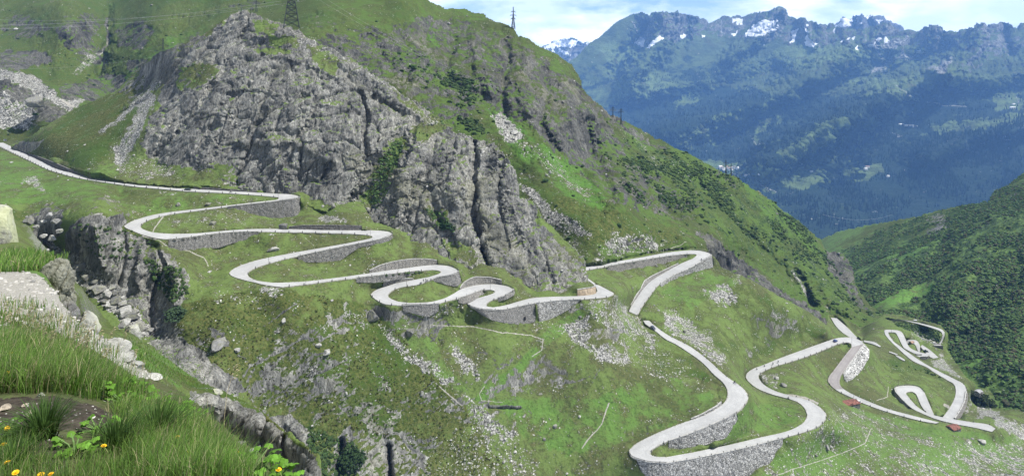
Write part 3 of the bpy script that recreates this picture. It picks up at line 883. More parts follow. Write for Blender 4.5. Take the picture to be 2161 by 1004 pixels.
        if roads:
            # bed the road: ground under each road quad follows that quad a little lower
            Wb = np.zeros(U.shape, np.float32)
            for L_, R_ in STRIPS.values():
                for q in range(len(L_) - 1):
                    c4 = np.array([L_[q], R_[q], R_[q + 1], L_[q + 1]])
                    ce = c4[:, :2].mean(0)
                    out4 = ce + (c4[:, :2] - ce) * 1.0
                    dd = c4[:, :2] - ce
                    out4 = ce + dd * (1 + 2.2 / (np.linalg.norm(dd, axis=1, keepdims=True) + 1e-6))
                    lo4 = out4.min(0); hi4 = out4.max(0)
                    j0, j1 = np.searchsorted(us, [lo4[0], hi4[0]]); i0, i1 = np.searchsorted(vs, [lo4[1], hi4[1]])
                    if j1 <= j0 or i1 <= i0: continue
                    su, sv = U[i0:i1, j0:j1], V[i0:i1, j0:j1]
                    A = np.c_[c4[:, :2] - ce, np.ones(4)]
                    co, *_ = np.linalg.lstsq(A, 1 / c4[:, 2], rcond=None)
                    hit = pip(su, sv, out4[[0, 1, 2, 3]])
                    Wb[i0:i1, j0:j1] = np.where(hit, np.clip((su - ce[0]) * co[0] + (sv - ce[1]) * co[1] + co[2], (1 / c4[:, 2]).min() * .997, (1 / c4[:, 2]).max() * 1.003), Wb[i0:i1, j0:j1])
            hit = Wb > 0
            PB = pix(U, V, 1 / np.maximum(Wb, 1e-6))
            PB[..., 2] -= 0.35
            P = np.where(hit[..., None], PB * 1.0015, P)
            P = np.where((bed & ~hit)[..., None], P * 1.013, P)
        if crag: P[..., 2] += crag * fbm(P / (crag * 5), 4, 7, .6)
        self.P, self.inside, self.M, self.U, self.V = P, inside, M, U, V
        # faces
        cell = inside[:-1, :-1] & inside[1:, :-1] & inside[:-1, 1:] & inside[1:, 1:]
        ny, nx = U.shape
        idx = np.arange(ny * nx).reshape(ny, nx)
        F = np.stack([idx[1:, :-1], idx[1:, 1:], idx[:-1, 1:], idx[:-1, :-1]], -1)[cell]
        # the ground rolls over behind every outer edge
        cp = np.pad(cell, 1)
        eds = []
        top = cp[1:-1, 1:-1] & ~cp[:-2, 1:-1]; eds.append(np.stack([idx[:-1, 1:], idx[:-1, :-1]], -1)[top])
        bot = cp[1:-1, 1:-1] & ~cp[2:, 1:-1]; eds.append(np.stack([idx[1:, :-1], idx[1:, 1:]], -1)[bot])
        lef = cp[1:-1, 1:-1] & ~cp[1:-1, :-2]; eds.append(np.stack([idx[:-1, :-1], idx[1:, :-1]], -1)[lef])
        rig = cp[1:-1, 1:-1] & ~cp[1:-1, 2:]; eds.append(np.stack([idx[1:, 1:], idx[:-1, 1:]], -1)[rig])
        E = np.concatenate(eds)
        VV = P.reshape(-1, 3); A = M.reshape(-1, 8)
        eu, inv = np.unique(E, return_inverse=True)
        inv = inv.reshape(E.shape)
        Pe = VV[eu]
        dist = np.linalg.norm(Pe, axis=1, keepdims=True)
        s1 = Pe * (1 + skirt * .5) - np.array([0, 0, 1]) * dist * skirt * .35
        s2 = Pe * (1 + skirt * 1.6) - np.array([0, 0, 1]) * dist * skirt * 2.2
        n0 = len(VV); ne = len(eu)
        VV = np.concatenate([VV, s1, s2]); A = np.concatenate([A, A[eu], A[eu]])
        S1 = np.stack([E[:, 1], E[:, 0], n0 + inv[:, 0], n0 + inv[:, 1]], -1)
        S2 = np.stack([n0 + inv[:, 1], n0 + inv[:, 0], n0 + ne + inv[:, 0], n0 + ne + inv[:, 1]], -1)
        F = np.concatenate([F, S1, S2])
        used = np.zeros(len(VV), bool); used[F.ravel()] = True
        remap = np.cumsum(used) - 1
        me = np_mesh(name, VV[used], [remap[F]], mat, {'mask_a': A[used][:, :4], 'mask_b': A[used][:, 4:]})
        self.ob = link(name, me)
        tag(self.ob, label, None, None, kind)

    def at(self, u, v):
        i = int(np.clip(round((v - self.vs[0]) / self.step), 0, len(self.vs) - 1))
        j = int(np.clip(round((u - self.us[0]) / self.step), 0, len(self.us) - 1))
        return Vector(self.P[i, j])

    def sample(self, n, polys, r):
        """n random points of this sheet inside the given pixel outlines -> positions"""
        out = []
        for pl, k in polys:
            pl = np.asarray(pl, float); lo = pl.min(0); hi = pl.max(0)
            m = int(n * k)
            u = r.uniform(lo[0], hi[0], m * 2); v = r.uniform(lo[1], hi[1], m * 2)
            ok = pip(u, v, pl)
            u, v = u[ok][:m], v[ok][:m]
            i = np.clip(np.round((v - self.vs[0]) / self.step).astype(int), 0, len(self.vs) - 1)
            j = np.clip(np.round((u - self.us[0]) / self.step).astype(int), 0, len(self.us) - 1)
            g = self.inside[i, j]
            out.append(np.concatenate([self.P[i, j], self.M[i, j]], 1)[g])
        return np.concatenate(out)
MAT_HILL = terrain_mat('alpine_ground', 1.0, 0.6, rd=0.90)
MAT_RIDGE = terrain_mat('ridge_ground', 0.6, 0.6, (0.066, 0.108, 0.022), (0.052, 0.062, 0.020), stones=0.6, rd=0.44, slope=0.6, lush=(0.07, 0.15, 0.025))
MAT_NEAR = terrain_mat('gorge_bank', 5.0, 0.5, slope=0.35)
MAT_VALLEY = terrain_mat('valley_side', 0.5, 0.5, (0.095, 0.160, 0.040), (0.080, 0.118, 0.036), stones=0.2, lush=(0.10, 0.20, 0.04))
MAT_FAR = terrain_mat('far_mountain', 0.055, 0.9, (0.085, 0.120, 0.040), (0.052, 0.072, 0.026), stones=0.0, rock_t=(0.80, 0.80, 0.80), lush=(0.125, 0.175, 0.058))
MAT_FORE = terrain_mat('roadside_bank', 22.0, 0.5, (0.07, 0.11, 0.03), (0.085, 0.085, 0.045), stones=0.3, forest_lo=(0.022, 0.018, 0.014), forest_hi=(0.085, 0.072, 0.058))

# ---- main slope with the road
hill_ctrl = []
for key, (L, R) in STRIPS.items():
    for E in (L, R):
        st = 3 if len(E) > 40 else 4
        for u, v, Y in E[::st]: hill_ctrl.append((u, v, Y * 1.001))
for kind, look, top, bot, lab in WALLS:
    T = resample_lin(top, 8); B = resample_lin(bot, 8)
    for (tu, tv), (bu, bv) in zip(T, B):
        if kind == 'down':
            Y = road_Y(tu, tv)
            hill_ctrl.append((bu, bv + 2, Y - (bv - tv) / F_PX * Y * 0.12 + 0.2))
        else:
            Y = road_Y(bu, bv)
            hill_ctrl.append((tu, tv - 1.5, Y + 1.0 + (bv - tv) / F_PX * Y * 0.12))
hill_ctrl += [
    (0, 340, 476), (0, 360, 439), (0, 430, 350), (100, 390, 401), (100, 430, 355), (250, 415, 384), (220, 425, 345), (190, 425, 342), (255, 450, 340), (40, 450, 350), (60, 480, 345),
    (200, 470, 322), (160, 490, 325), (240, 490, 326), (290, 500, 328), (320, 515, 326), (340, 530, 312), (385, 555, 308),
    (100, 520, 345), (150, 560, 328), (220, 600, 305), (270, 650, 292), (310, 690, 285), (250, 580, 303), (300, 600, 303), (330, 640, 295), (350, 600, 298), (380, 620, 292),
    (430, 540, 330), (440, 570, 322), (430, 600, 303), (450, 620, 292), (400, 650, 285), (385, 690, 276), (350, 720, 276), (420, 760, 266), (500, 830, 262), (400, 800, 240),
    (560, 660, 292), (560, 760, 280), (560, 860, 272), (450, 740, 270), (640, 700, 290), (700, 800, 287), (760, 900, 284), (800, 1000, 277), (640, 1000, 257), (560, 950, 257), (650, 620, 304), (730, 625, 316),
    (850, 700, 315), (950, 800, 308), (1050, 900, 305), (1150, 1000, 296), (1050, 720, 326), (1150, 705, 340), (1150, 800, 328), (1250, 800, 331), (1300, 880, 320), (1250, 950, 305),
    (1400, 800, 343), (1400, 850, 330), (1300, 720, 355), (1300, 670, 369), (1340, 695, 386), (1330, 662, 400), (1355, 672, 404), (1300, 645, 378), (950, 680, 330), (800, 660, 320), (740, 700, 305), (1000, 1000, 288), (900, 900, 294),
    (1550, 650, 452), (1500, 585, 486), (1560, 620, 461), (1450, 640, 432), (1600, 680, 452), (1700, 700, 473), (1620, 615, 474), (1700, 655, 490), (1752, 692, 498), (1560, 720, 425), (1600, 740, 436), (1500, 700, 410), (1450, 690, 416), (1560, 582, 488), (1520, 566, 505),
    (1850, 790, 465), (1900, 780, 489), (1950, 800, 481), (1690, 800, 405), (1700, 780, 425),
    (1640, 870, 352), (1640, 890, 345), (1600, 840, 362), (1500, 920, 336),
    (1990, 765, 560), (2000, 770, 556), (2050, 840, 487), (2100, 868, 460), (2161, 900, 432), (1950, 700, 628), (1870, 665, 664), (1935, 700, 624), (1970, 715, 606),
    (2161, 1000, 359), (1900, 1000, 337), (1700, 1004, 317), (1800, 900, 359), (1900, 930, 368), (2000, 950, 372), (2161, 940, 405), (2100, 930, 395), (1600, 1020, 303), (2161, 860, 462), (2060, 880, 430), (1750, 940, 345),
    (0, 600, 290), (0, 1000, 200), (300, 1000, 200), (150, 700, 270),
    (60, 312, 525), (0, 285, 595), (120, 335, 462), (200, 360, 420), (300, 372, 415), (400, 380, 414), (500, 388, 414), (640, 400, 414), (760, 430, 406), (870, 495, 388), (930, 535, 376), (1000, 560, 374), (1080, 580, 378), (1150, 590, 392), (1200, 555, 450),
    (700, 440, 398), (680, 465, 384), (850, 520, 372), (870, 540, 366), (985, 575, 366), (1130, 615, 376), (1180, 617, 380),
    (1238, 552, 452), (1350, 532, 500), (1440, 522, 530), (1490, 520, 545),
]
hill_poly = [(-20, 270), (60, 306), (120, 330), (260, 368), (400, 370), (520, 378), (640, 395), (760, 425), (790, 468), (870, 490), (930, 530), (1000, 552), (1080, 568), (1150, 580), (1195, 560), (1236, 551), (1350, 533), (1440, 522),
             (1490, 524), (1508, 541), (1524, 563), (1566, 580), (1622, 611), (1700, 653), (1745, 684), (1746, 664), (1770, 662), (1815, 690), (1850, 674), (1866, 662), (1905, 664), (1985, 685), (2003, 703), (1998, 735), (2040, 795), (2100, 838), (2200, 880), (2200, 1040), (-20, 1040)]
M = []
def mk(ch, pl, val=1.0, rag=2.0): M.append((ch, pl, val, rag))
# gorge walls and outcrops
mk('rock', [(140, 500), (170, 462), (200, 440), (262, 478), (300, 505), (345, 530), (392, 562), (405, 600), (385, 640), (372, 690), (330, 706), (290, 650), (235, 610), (190, 580), (150, 545)], 1.05, 3)
mk('rock', [(305, 700), (370, 690), (395, 720), (440, 755), (500, 800), (530, 832), (480, 835), (400, 795), (330, 745)], 1.15, 3)
mk('rock', [(560, 880), (610, 872), (650, 905), (660, 950), (630, 940), (590, 910)], 1.1, 2)
mk('rock', [(690, 940), (740, 900), (790, 925), (850, 935), (905, 960), (900, 1040), (690, 1040)], 0.62, 4)
mk('rock', [(195, 425), (225, 410), (262, 430), (262, 440), (225, 436), (200, 440)], 0.8, 2)
mk('rock', [(225, 455), (258, 452), (275, 472), (255, 480), (225, 470)], 0.75, 2)
mk('rock', [(65, 450), (110, 425), (135, 440), (130, 490), (100, 520), (70, 500)], 0.8, 2)
mk('rock', [(440, 690), (470, 700), (490, 730), (470, 730), (450, 710)], .7, 2)
mk('rock', [(690, 665), (730, 672), (755, 700), (720, 705), (695, 685)], .6, 2)
mk('rock', [(420, 590), (450, 600), (440, 625), (415, 620)], .6, 2)
mk('rock', [(770, 655), (800, 655), (805, 675), (775, 675)], .8, 1)
mk('rock', [(1235, 700), (1290, 690), (1320, 700), (1300, 720), (1240, 715)], .5, 2)
mk('rock', [(1195, 640), (1220, 632), (1260, 640), (1240, 660), (1200, 660)], .6, 2)
mk('rock', [(1310, 905), (1350, 900), (1390, 892), (1400, 905), (1360, 925), (1325, 935)], .7, 2)
mk('rock', [(1465, 795), (1500, 790), (1525, 815), (1530, 838), (1505, 840), (1475, 820)], .55, 2)
mk('rock', [(520, 570), (700, 560), (700, 600), (520, 600)], 0.0, 2)
mk('heath', [(385, 640), (520, 612), (620, 612), (760, 640), (830, 690), (900, 765), (960, 830), (1010, 900), (1100, 1040), (650, 1040), (560, 880), (430, 780), (370, 710)], 0.62, 3)
mk('heath', [(160, 470), (200, 440), (260, 460), (330, 520), (370, 560), (330, 580), (230, 520)], 0.55, 3)
mk('heath', [(1380, 690), (1440, 740), (1500, 800), (1400, 790), (1330, 740), (1330, 690)], 0.4, 3)
mk('heath', [(1400, 640), (1560, 600), (1700, 660), (1750, 700), (1600, 760), (1540, 760)], 0.3, 3)
mk('heath', [(1850, 760), (1900, 750), (1990, 800), (2000, 830), (1900, 810)], 0.4, 3)
mk('heath', [(0, 445), (60, 445), (70, 470), (0, 465)], 0.5, 2)
mk('bright', [(0, 320), (60, 340), (250, 390), (480, 415), (480, 432), (300, 450), (230, 420), (130, 430), (0, 435)], 0.8, 2)
mk('bright', [(1040, 840), (1250, 840), (1400, 790), (1500, 830), (1520, 850), (1330, 930), (1200, 960), (1100, 920)], 1.0, 3)
mk('bright', [(1160, 690), (1220, 650), (1235, 665), (1180, 710), (1090, 790), (1020, 850), (1000, 840), (1080, 780)], 1.0, 1)
mk('bright', [(640, 700), (860, 660), (1000, 830), (940, 820), (820, 720)], 0.6, 3)
mk('bright', [(1500, 880), (1560, 850), (1690, 860), (1680, 890), (1600, 915), (1500, 930)], 0.7, 2)
mk('bright', [(1580, 1040), (1640, 960), (1740, 920), (1800, 860), (1960, 900), (2100, 920), (2161, 920), (2161, 1000), (1900, 1000)], 0.7, 2)
mk('bright', [(1390, 620), (1460, 580), (1500, 570), (1560, 600), (1460, 650)], 0.7, 2)
mk('shrub', [(300, 540), (380, 570), (400, 620), (360, 640), (320, 590)], 0.45, 3)
mk('shrub', [(650, 900), (760, 940), (740, 1040), (640, 1040)], 0.5, 3)
mk('shrub', [(1880, 672), (1935, 685), (1985, 700), (1985, 722), (1950, 715), (1925, 700), (1890, 685)], 0.75, 2)
mk('scree', [(95, 508), (150, 532), (240, 600), (318, 688), (305, 716), (240, 664), (170, 604), (110, 548)], 1.1, 2); mk('heath', [(95, 508), (150, 532), (240, 600), (318, 688), (305, 716), (240, 664), (170, 604), (110, 548)], .8, 2)
mk('rock', [(385, 640), (520, 612), (620, 612), (760, 640), (960, 680), (1250, 720), (1480, 800), (1300, 900), (1250, 1040), (650, 1040), (560, 880), (430, 780), (370, 710)], 0.27, 3); mk('rock', [(1400, 640), (1560, 600), (1700, 660), (1600, 760), (1540, 760)], .22, 3); mk('rock', [(0, 400), (200, 400), (480, 425), (300, 450), (150, 460), (0, 450)], .27, 3); mk('rock', [(330, 455), (620, 440), (760, 470), (600, 480), (360, 485)], .25, 3)
# stone fields
for pl, val in [
    ([(800, 690), (850, 720), (900, 760), (965, 802), (940, 812), (880, 775), (830, 735)], .9), ([(945, 725), (975, 735), (1015, 795), (1025, 812), (995, 795), (965, 765)], .9),
    ([(1180, 690), (1240, 672), (1250, 715), (1230, 728), (1200, 720)], .95), ([(1215, 730), (1290, 722), (1335, 755), (1315, 777), (1260, 758)], .95),
    ([(1220, 640), (1300, 622), (1345, 660), (1380, 705), (1395, 735), (1310, 705), (1240, 665)], .72), ([(1395, 650), (1430, 655), (1500, 715), (1545, 775), (1520, 775), (1460, 735), (1410, 695)], .8),
    ([(1485, 612), (1525, 602), (1562, 628), (1540, 642), (1500, 635)], .95), ([(1545, 580), (1562, 580), (1565, 605), (1550, 605)], .9), ([(975, 830), (1010, 845), (1060, 895), (1105, 930), (1060, 932), (1005, 885)], .9),
    ([(1920, 1040), (1955, 965), (2040, 942), (2200, 925), (2200, 1040)], .62), ([(60, 372), (98, 395), (92, 404), (50, 390)], .9), ([(690, 455), (712, 455), (735, 472), (660, 476)], .95),
    ([(550, 605), (590, 603), (595, 620), (545, 620)], .9), ([(640, 770), (670, 770), (665, 810), (645, 805)], .9), ([(795, 680), (880, 690), (850, 700), (800, 695)], .6),
    ([(325, 395), (375, 398), (380, 410), (330, 406)], .7), ([(1080, 650), (1140, 680), (1190, 690), (1140, 700)], .3), ([(450, 620), (550, 620), (545, 640), (460, 635)], .6), ([(1680, 870), (1740, 900), (1750, 920), (1700, 915)], .5),
    ([(1960, 745), (1985, 750), (2025, 795), (2022, 815), (1995, 790), (1975, 770)], 1.0), ([(1910, 690), (1985, 715), (1982, 730), (1930, 715)], .7), ([(2035, 820), (2055, 840), (2045, 880), (2025, 885)], .8),
    ([(2050, 830), (2085, 855), (2130, 885), (2200, 905), (2200, 940), (2140, 925), (2090, 890), (2060, 875)], 1.0), ([(720, 650), (790, 655), (780, 690), (730, 680)], .45), ([(880, 650), (940, 645), (960, 665), (900, 670)], .6),
    ([(990, 640), (930, 655), (905, 650), (940, 642)], .5), ([(1600, 790), (1640, 795), (1640, 825), (1610, 815)], .55), ([(840, 575), (905, 600), (890, 640), (850, 630)], 0.0), ([(1640, 650), (1690, 700), (1670, 705), (1625, 665)], .5),
]: mk('scree', pl, val * .74, 2.8)
mk('scree', [(1560, 1040), (1660, 940), (1780, 860), (1860, 880), (2000, 930), (2161, 950), (2161, 1040)], 0.30, 3)
mk('scree', [(900, 960), (1000, 880), (1100, 940), (1180, 1040), (820, 1040)], 0.30, 3)
mk('scree', [(480, 400), (620, 430), (620, 470), (300, 480), (420, 440)], 0.16, 3)
mk('scree', [(1330, 690), (1480, 790), (1500, 830), (1400, 800), (1250, 740)], 0.22, 3)
for l in WALLS: pass
hill_lines = [
    ('path', [(900, 685), (1000, 690), (1060, 702), (1120, 708), (1146, 716), (1144, 738), (1122, 752)], 1.6, 0.8), ('path', [(1022, 815), (1012, 830), (1016, 845), (1060, 848)], 1.6, 0.7),
    ('path', [(1286, 850), (1278, 870), (1270, 895), (1240, 928), (1228, 945)], 2.0, 0.8), ('bright', [(1122, 752), (1080, 785), (1022, 815)], 6, 1.0), ('bright', [(1060, 846), (1150, 845), (1290, 843)], 3, 1.0),
    ('path', [(920, 808), (950, 835), (975, 855)], 2, 0.8), ('path', [(1640, 1004), (1670, 990), (1720, 975), (1780, 955), (1825, 935), (1838, 905)], 1.6, 0.7), ('path', [(350, 450), (340, 462), (323, 488)], 2.0, 0.75),
    ('path', [(455, 441), (480, 455), (520, 475)], 1.3, 0.6), ('path', [(640, 498), (665, 520)], 1.3, 0.6), ('path', [(330, 503), (355, 520), (400, 530), (430, 545), (440, 560)], 2.0, 0.7),
    ('path', [(1875, 815), (1873, 830), (1872, 838), (1850, 845)], 1.2, 0.8), ('path', [(800, 480), (830, 500)], 1, 0.4), ('path', [(1995, 855), (2003, 858)], 4, 0.9), ('path', [(150, 420), (250, 425)], 1, .5),
    ('path', [(594, 606), (560, 602), (620, 603)], 2.2, 0.9), ('path', [(330, 505), (300, 498)], 2.0, 0.9), ('path', [(1353, 680), (1345, 668)], 2, 0.7), ('path', [(1545, 880), (1640, 905)], 0, 0), ('path', [(1500, 945), (1560, 925), (1600, 915)], 3, 0.45),
    ('rock', [(1030, 857), (1050, 860), (1095, 858)], 3, 1.0), ('path', [(1660, 832), (1700, 838), (1725, 850)], 3, 0.8),
]
hill_carve = [
    ([(330, 520), (345, 560), (325, 620), (318, 700)], 5, 5), ([(265, 500), (262, 540), (250, 600)], 4, 5), ([(200, 480), (215, 560)], 6, -4), ([(295, 520), (290, 600)], 8, -6), ([(370, 570), (365, 640)], 9, -6),
    ([(720, 930), (715, 1000)], 6, 6), ([(820, 940), (822, 1010)], 7, 7), ([(600, 900), (640, 950)], 5, 3), ([(1030, 860), (1095, 861)], 3, 2), ([(960, 650), (920, 720)], 14, 3),
]
HILL = Sheet('mountain_slope', hill_poly, hill_ctrl, 1.6, lam=2e-6, rag=1.2, masks=M, lines=hill_lines, carve=hill_carve, rock_amp=0.55, rock_L=16, soil_amp=0.45, soil_L=9, mat=MAT_HILL, roads=True, coarse=2)

# ---- the rock dome
M = []
mk('rock', [(240, 200), (335, 108), (430, 70), (350, 170), (285, 205)], 0.52, 3)
mk('rock', [(300, 310), (345, 175), (380, 110), (440, 75), (500, 15), (560, 20), (640, 60), (780, 140), (860, 200), (960, 275), (1050, 290), (1110, 370), (1250, 560), (1260, 640), (1120, 640), (940, 560), (860, 520), (770, 490), (745, 440), (640, 420), (500, 405), (430, 360), (340, 345), (310, 330)], 0.92, 3)
mk('rock', [(250, 240), (300, 170), (420, 70), (450, 80), (340, 180), (300, 215)], 0.55, 2)
mk('rock', [(35, 335), (30, 300), (60, 300), (95, 296), (70, 320), (62, 332)], 0.8, 1.5)
mk('scree', [(240, 310), (262, 290), (300, 210), (325, 192), (330, 200), (300, 270), (278, 320), (262, 352), (240, 345)], 0.8, 2)
mk('scree', [(205, 275), (250, 245), (340, 165), (345, 175), (265, 250), (215, 285)], 0.75, 2)
mk('scree', [(240, 330), (330, 330), (400, 380), (260, 375)], 0.35, 3)
mk('heath', [(60, 310), (180, 220), (260, 190), (340, 110), (340, 170), (240, 300), (200, 360), (80, 330)], 0.85, 3)
mk('bright', [(120, 335), (200, 290), (260, 300), (250, 380), (150, 365)], 0.5, 2)
# grass ledges
for pl in [([(640, 95), (670, 100), (715, 120), (710, 160), (680, 150), (655, 120)]), ([(540, 100), (620, 105), (600, 118), (545, 112)]), ([(535, 40), (570, 45), (590, 60), (560, 80), (540, 60)]),
           ([(560, 75), (620, 80), (640, 95), (570, 98)]), ([(700, 65), (760, 130), (740, 130), (700, 85)]), ([(820, 180), (900, 240), (960, 275), (920, 265), (850, 215)]),
           ([(770, 400), (800, 330), (830, 290), (850, 300), (830, 370), (800, 430), (760, 440)]), ([(800, 340), (850, 285), (860, 300), (830, 360)]), ([(860, 280), (930, 230), (960, 250), (900, 300)]),
           ([(380, 140), (450, 130), (470, 150), (420, 190), (370, 195)]), ([(900, 430), (940, 440), (960, 480), (920, 480)]), ([(940, 500), (1000, 520), (1010, 560), (960, 545)]), ([(1090, 370), (1130, 420), (1180, 490), (1240, 560), (1200, 540), (1140, 470)]),
           ([(500, 350), (420, 345), (400, 370), (520, 392), (505, 370)]), ([(640, 420), (740, 440), (745, 470), (650, 450)])]:
    mk('rock', pl, -0.72, 3)
for pl in [([(770, 410), (800, 340), (840, 290), (850, 310), (820, 400), (790, 440)]), ([(895, 440), (940, 450), (955, 490), (915, 480)])]: mk('shrub', pl, 0.6, 3)
for pl in [([(690, 90), (720, 105), (860, 205), (950, 275), (900, 262), (860, 215), (760, 150)]), ([(1000, 290), (1100, 360), (1090, 380), (1000, 310)]), ([(620, 60), (700, 100), (720, 130), (680, 110), (620, 90)])]: mk('scree', pl, 0.36, 3)
dome_ctrl = [
    (520, 22, 500), (430, 70, 500), (330, 110, 520), (640, 75, 490), (760, 140, 480), (850, 200, 470), (960, 280, 450), (1050, 295, 440), (1095, 390, 430), (1180, 500, 424), (1240, 560, 412), (1246, 612, 386), (1218, 618, 380), (1100, 612, 372), (1060, 585, 372), (985, 562, 370),
    (930, 545, 372), (870, 505, 384), (780, 487, 387), (755, 440, 399), (640, 415, 405), (500, 402, 405), (430, 360, 412), (330, 350, 425), (290, 330, 428), (300, 280, 440), (400, 200, 450), (500, 150, 456), (600, 250, 430), (600, 350, 412), (700, 300, 420),
    (850, 350, 415), (850, 450, 394), (960, 400, 402), (1000, 500, 384), (1100, 500, 402), (1150, 560, 392), (700, 200, 452), (500, 280, 428), (400, 300, 425), (640, 95, 482),
    (60, 318, 514), (120, 338, 462), (200, 362, 416), (260, 380, 407), (330, 385, 405), (400, 392, 403), (150, 270, 500), (150, 240, 540), (250, 200, 540), (60, 300, 520), (300, 150, 545), (230, 270, 470), (100, 300, 490), (540, 404, 404), (640, 430, 398),
    (800, 500, 382), (560, 60, 490), (250, 330, 436),
]
dome_poly = [(20, 308), (45, 300), (110, 255), (180, 220), (245, 190), (300, 140), (335, 108), (380, 92), (430, 70), (462, 48), (488, 28), (508, 20), (530, 24), (545, 34), (575, 42), (600, 52), (630, 62), (650, 78), (700, 104), (740, 122), (785, 152), (812, 165), (850, 198),
             (880, 215), (920, 245), (960, 276), (990, 286), (1000, 292), (1042, 296), (1056, 308), (1072, 330), (1090, 360), (1100, 392), (1097, 410), (1122, 425), (1150, 462), (1180, 495), (1215, 525), (1232, 545), (1240, 575), (1244, 598), (1258, 606), (1258, 622), (1225, 628), (1150, 634), (1080, 625), (1000, 590),
             (900, 560), (830, 525), (760, 498), (730, 460), (640, 432), (540, 404), (500, 399), (400, 394), (330, 391), (261, 383), (239, 377), (203, 369.5), (167, 361), (143, 354.5), (115, 342), (79, 328.5), (60, 321), (25, 310)]
dome_carve = [([(520, 60), (470, 150), (420, 250)], 5, 2.2), ([(600, 110), (560, 200), (530, 300)], 5, 2.8), ([(680, 180), (650, 260), (600, 340), (580, 400)], 5, 2.8), ([(740, 190), (720, 280), (680, 380)], 5, 2.8), ([(380, 230), (340, 300)], 5, 2.2), ([(480, 200), (440, 280), (400, 345)], 5, 2.8), ([(820, 260), (800, 300)], 4, 2.8), ([(880, 250), (870, 300), (850, 340)], 4, 2.8), ([(920, 300), (900, 360), (880, 440), (870, 490)], 5, 3.3), ([(1060, 330), (1050, 420), (1070, 520)], 5, 2.8), ([(1130, 440), (1140, 520), (1170, 600)], 5, 2.8), ([(960, 300), (940, 380), (900, 420)], 4, 2.2), ([(560, 110), (640, 130), (720, 165)], 6, -3), ([(470, 192), (540, 186), (590, 200)], 5, -2), ([(650, 216), (720, 226)], 5, -2), ([(500, 300), (620, 300), (700, 340)], 8, -3), 
    ([(1000, 300), (1006, 335), (997, 370), (1003, 410), (994, 440), (1006, 490), (1016, 530), (1032, 570)], 5, 8), ([(1000, 420), (1010, 500), (1030, 560)], 9, 4), ([(760, 195), (775, 240), (768, 270), (775, 330)], 5, 8), ([(790, 340), (770, 400), (745, 450)], 16, 6),
    ([(845, 290), (815, 350), (780, 420)], 18, 8), ([(640, 300), (630, 380)], 5, 4), ([(560, 230), (520, 330), (500, 390)], 6, 4), ([(700, 330), (735, 260)], 10, -4), ([(450, 180), (400, 260), (330, 330)], 7, 4), ([(880, 300), (850, 400), (835, 480)], 20, -6), ([(950, 320), (960, 420)], 20, -5),
    ([(1060, 330), (1080, 420), (1120, 500)], 25, -6), ([(905, 400), (930, 470), (960, 520)], 8, 4), ([(1150, 560), (1120, 610)], 8, 3), ([(620, 230), (690, 170)], 30, -5), ([(430, 130), (380, 210)], 8, 3), ([(845, 240), (790, 205)], 6, 5), ([(700, 120), (790, 170), (900, 260)], 9, -3),
    ([(300, 240), (270, 320)], 8, 1.5), ([(480, 240), (430, 340)], 14, -4), ([(560, 280), (600, 390)], 14, -4),
]
DOME = Sheet('rock_dome', dome_poly, dome_ctrl, 1.3, lam=2e-5, rag=2.2, masks=M, carve=dome_carve, rock_amp=0.9, rock_L=20, soil_amp=0.6, soil_L=8, mat=MAT_HILL, rocks_oct=6)

# ---- the ridge behind, from the upper left down to the gap on the right
M = []
mk('heath', [(-20, -60), (560, -60), (640, 60), (560, 60), (430, 60), (330, 100), (240, 180), (-20, 190)], 0.5, 5)
mk('scree', [(-20, 142), (40, 152), (95, 180), (128, 208), (168, 228), (150, 235), (100, 215), (60, 190), (20, 175), (-20, 165)], 1.0, 1.5)
mk('rock', [(240, 60), (300, 40), (330, 70), (290, 110), (250, 100)], .62, 4); mk('rock', [(360, 90), (420, 70), (440, 85), (380, 120)], .66, 3); mk('rock', [(470, 10), (540, -5), (560, 20), (500, 25)], .62, 3); mk('rock', [(270, 130), (310, 120), (300, 150), (270, 150)], .7, 2); mk('rock', [(0, 40), (60, 30), (110, 60), (60, 90), (0, 80)], .64, 4); mk('rock', [(640, 20), (720, 30), (740, 60), (660, 60)], .6, 4)
mk('rock', [(690, 70), (780, 50), (850, 110), (900, 60), (960, 62), (1040, 68), (1080, 90), (1130, 120), (1210, 165), (1240, 205), (1262, 255), (1260, 300), (1290, 340), (1340, 400), (1300, 410), (1240, 360), (1170, 320), (1090, 260), (1050, 220), (950, 190), (840, 160), (740, 120)], 0.56, 4)
mk('rock', [(640, 85), (760, 70), (860, 45), (930, 32), (1090, 80), (1230, 180), (1330, 330), (1500, 440), (1460, 470), (1290, 430), (1120, 270), (1010, 235), (960, 280), (860, 205), (740, 130)], 0.66, 4)
mk('rock', [(960, 65), (1040, 72), (1130, 125), (1215, 170), (1235, 205), (1240, 260), (1190, 290), (1100, 240), (1050, 200), (1000, 130)], 0.72, 4)
mk('rock', [(1100, 130), (1180, 150), (1235, 200), (1240, 250), (1280, 330), (1340, 420), (1300, 410), (1220, 350), (1130, 280), (1110, 220)], 0.75, 3)
mk('rock', [(1470, 485), (1505, 500), (1560, 545), (1620, 590), (1700, 640), (1765, 690), (1750, 705), (1660, 655), (1560, 600), (1510, 560)], 0.95, 2)
mk('rock', [(1738, 520), (1770, 530), (1800, 560), (1805, 600), (1835, 655), (1815, 650), (1780, 610), (1750, 570)], 0.9, 2)
mk('rock', [(1250, 215), (1300, 240), (1330, 270), (1420, 320), (1400, 325), (1300, 270)], 0.7, 2)
mk('rock', [(1310, 290), (1400, 350), (1480, 410), (1440, 420), (1360, 370)], 0.48, 3)
mk('rock', [(1500, 355), (1545, 365), (1560, 400), (1530, 400)], 0.6, 2)
mk('rock', [(1060, 280), (1110, 260), (1090, 330), (1060, 320)], 0.3, 2)
mk('rock', [(1370, 490), (1430, 500), (1440, 525), (1330, 540), (1280, 535)], 0.45, 3)
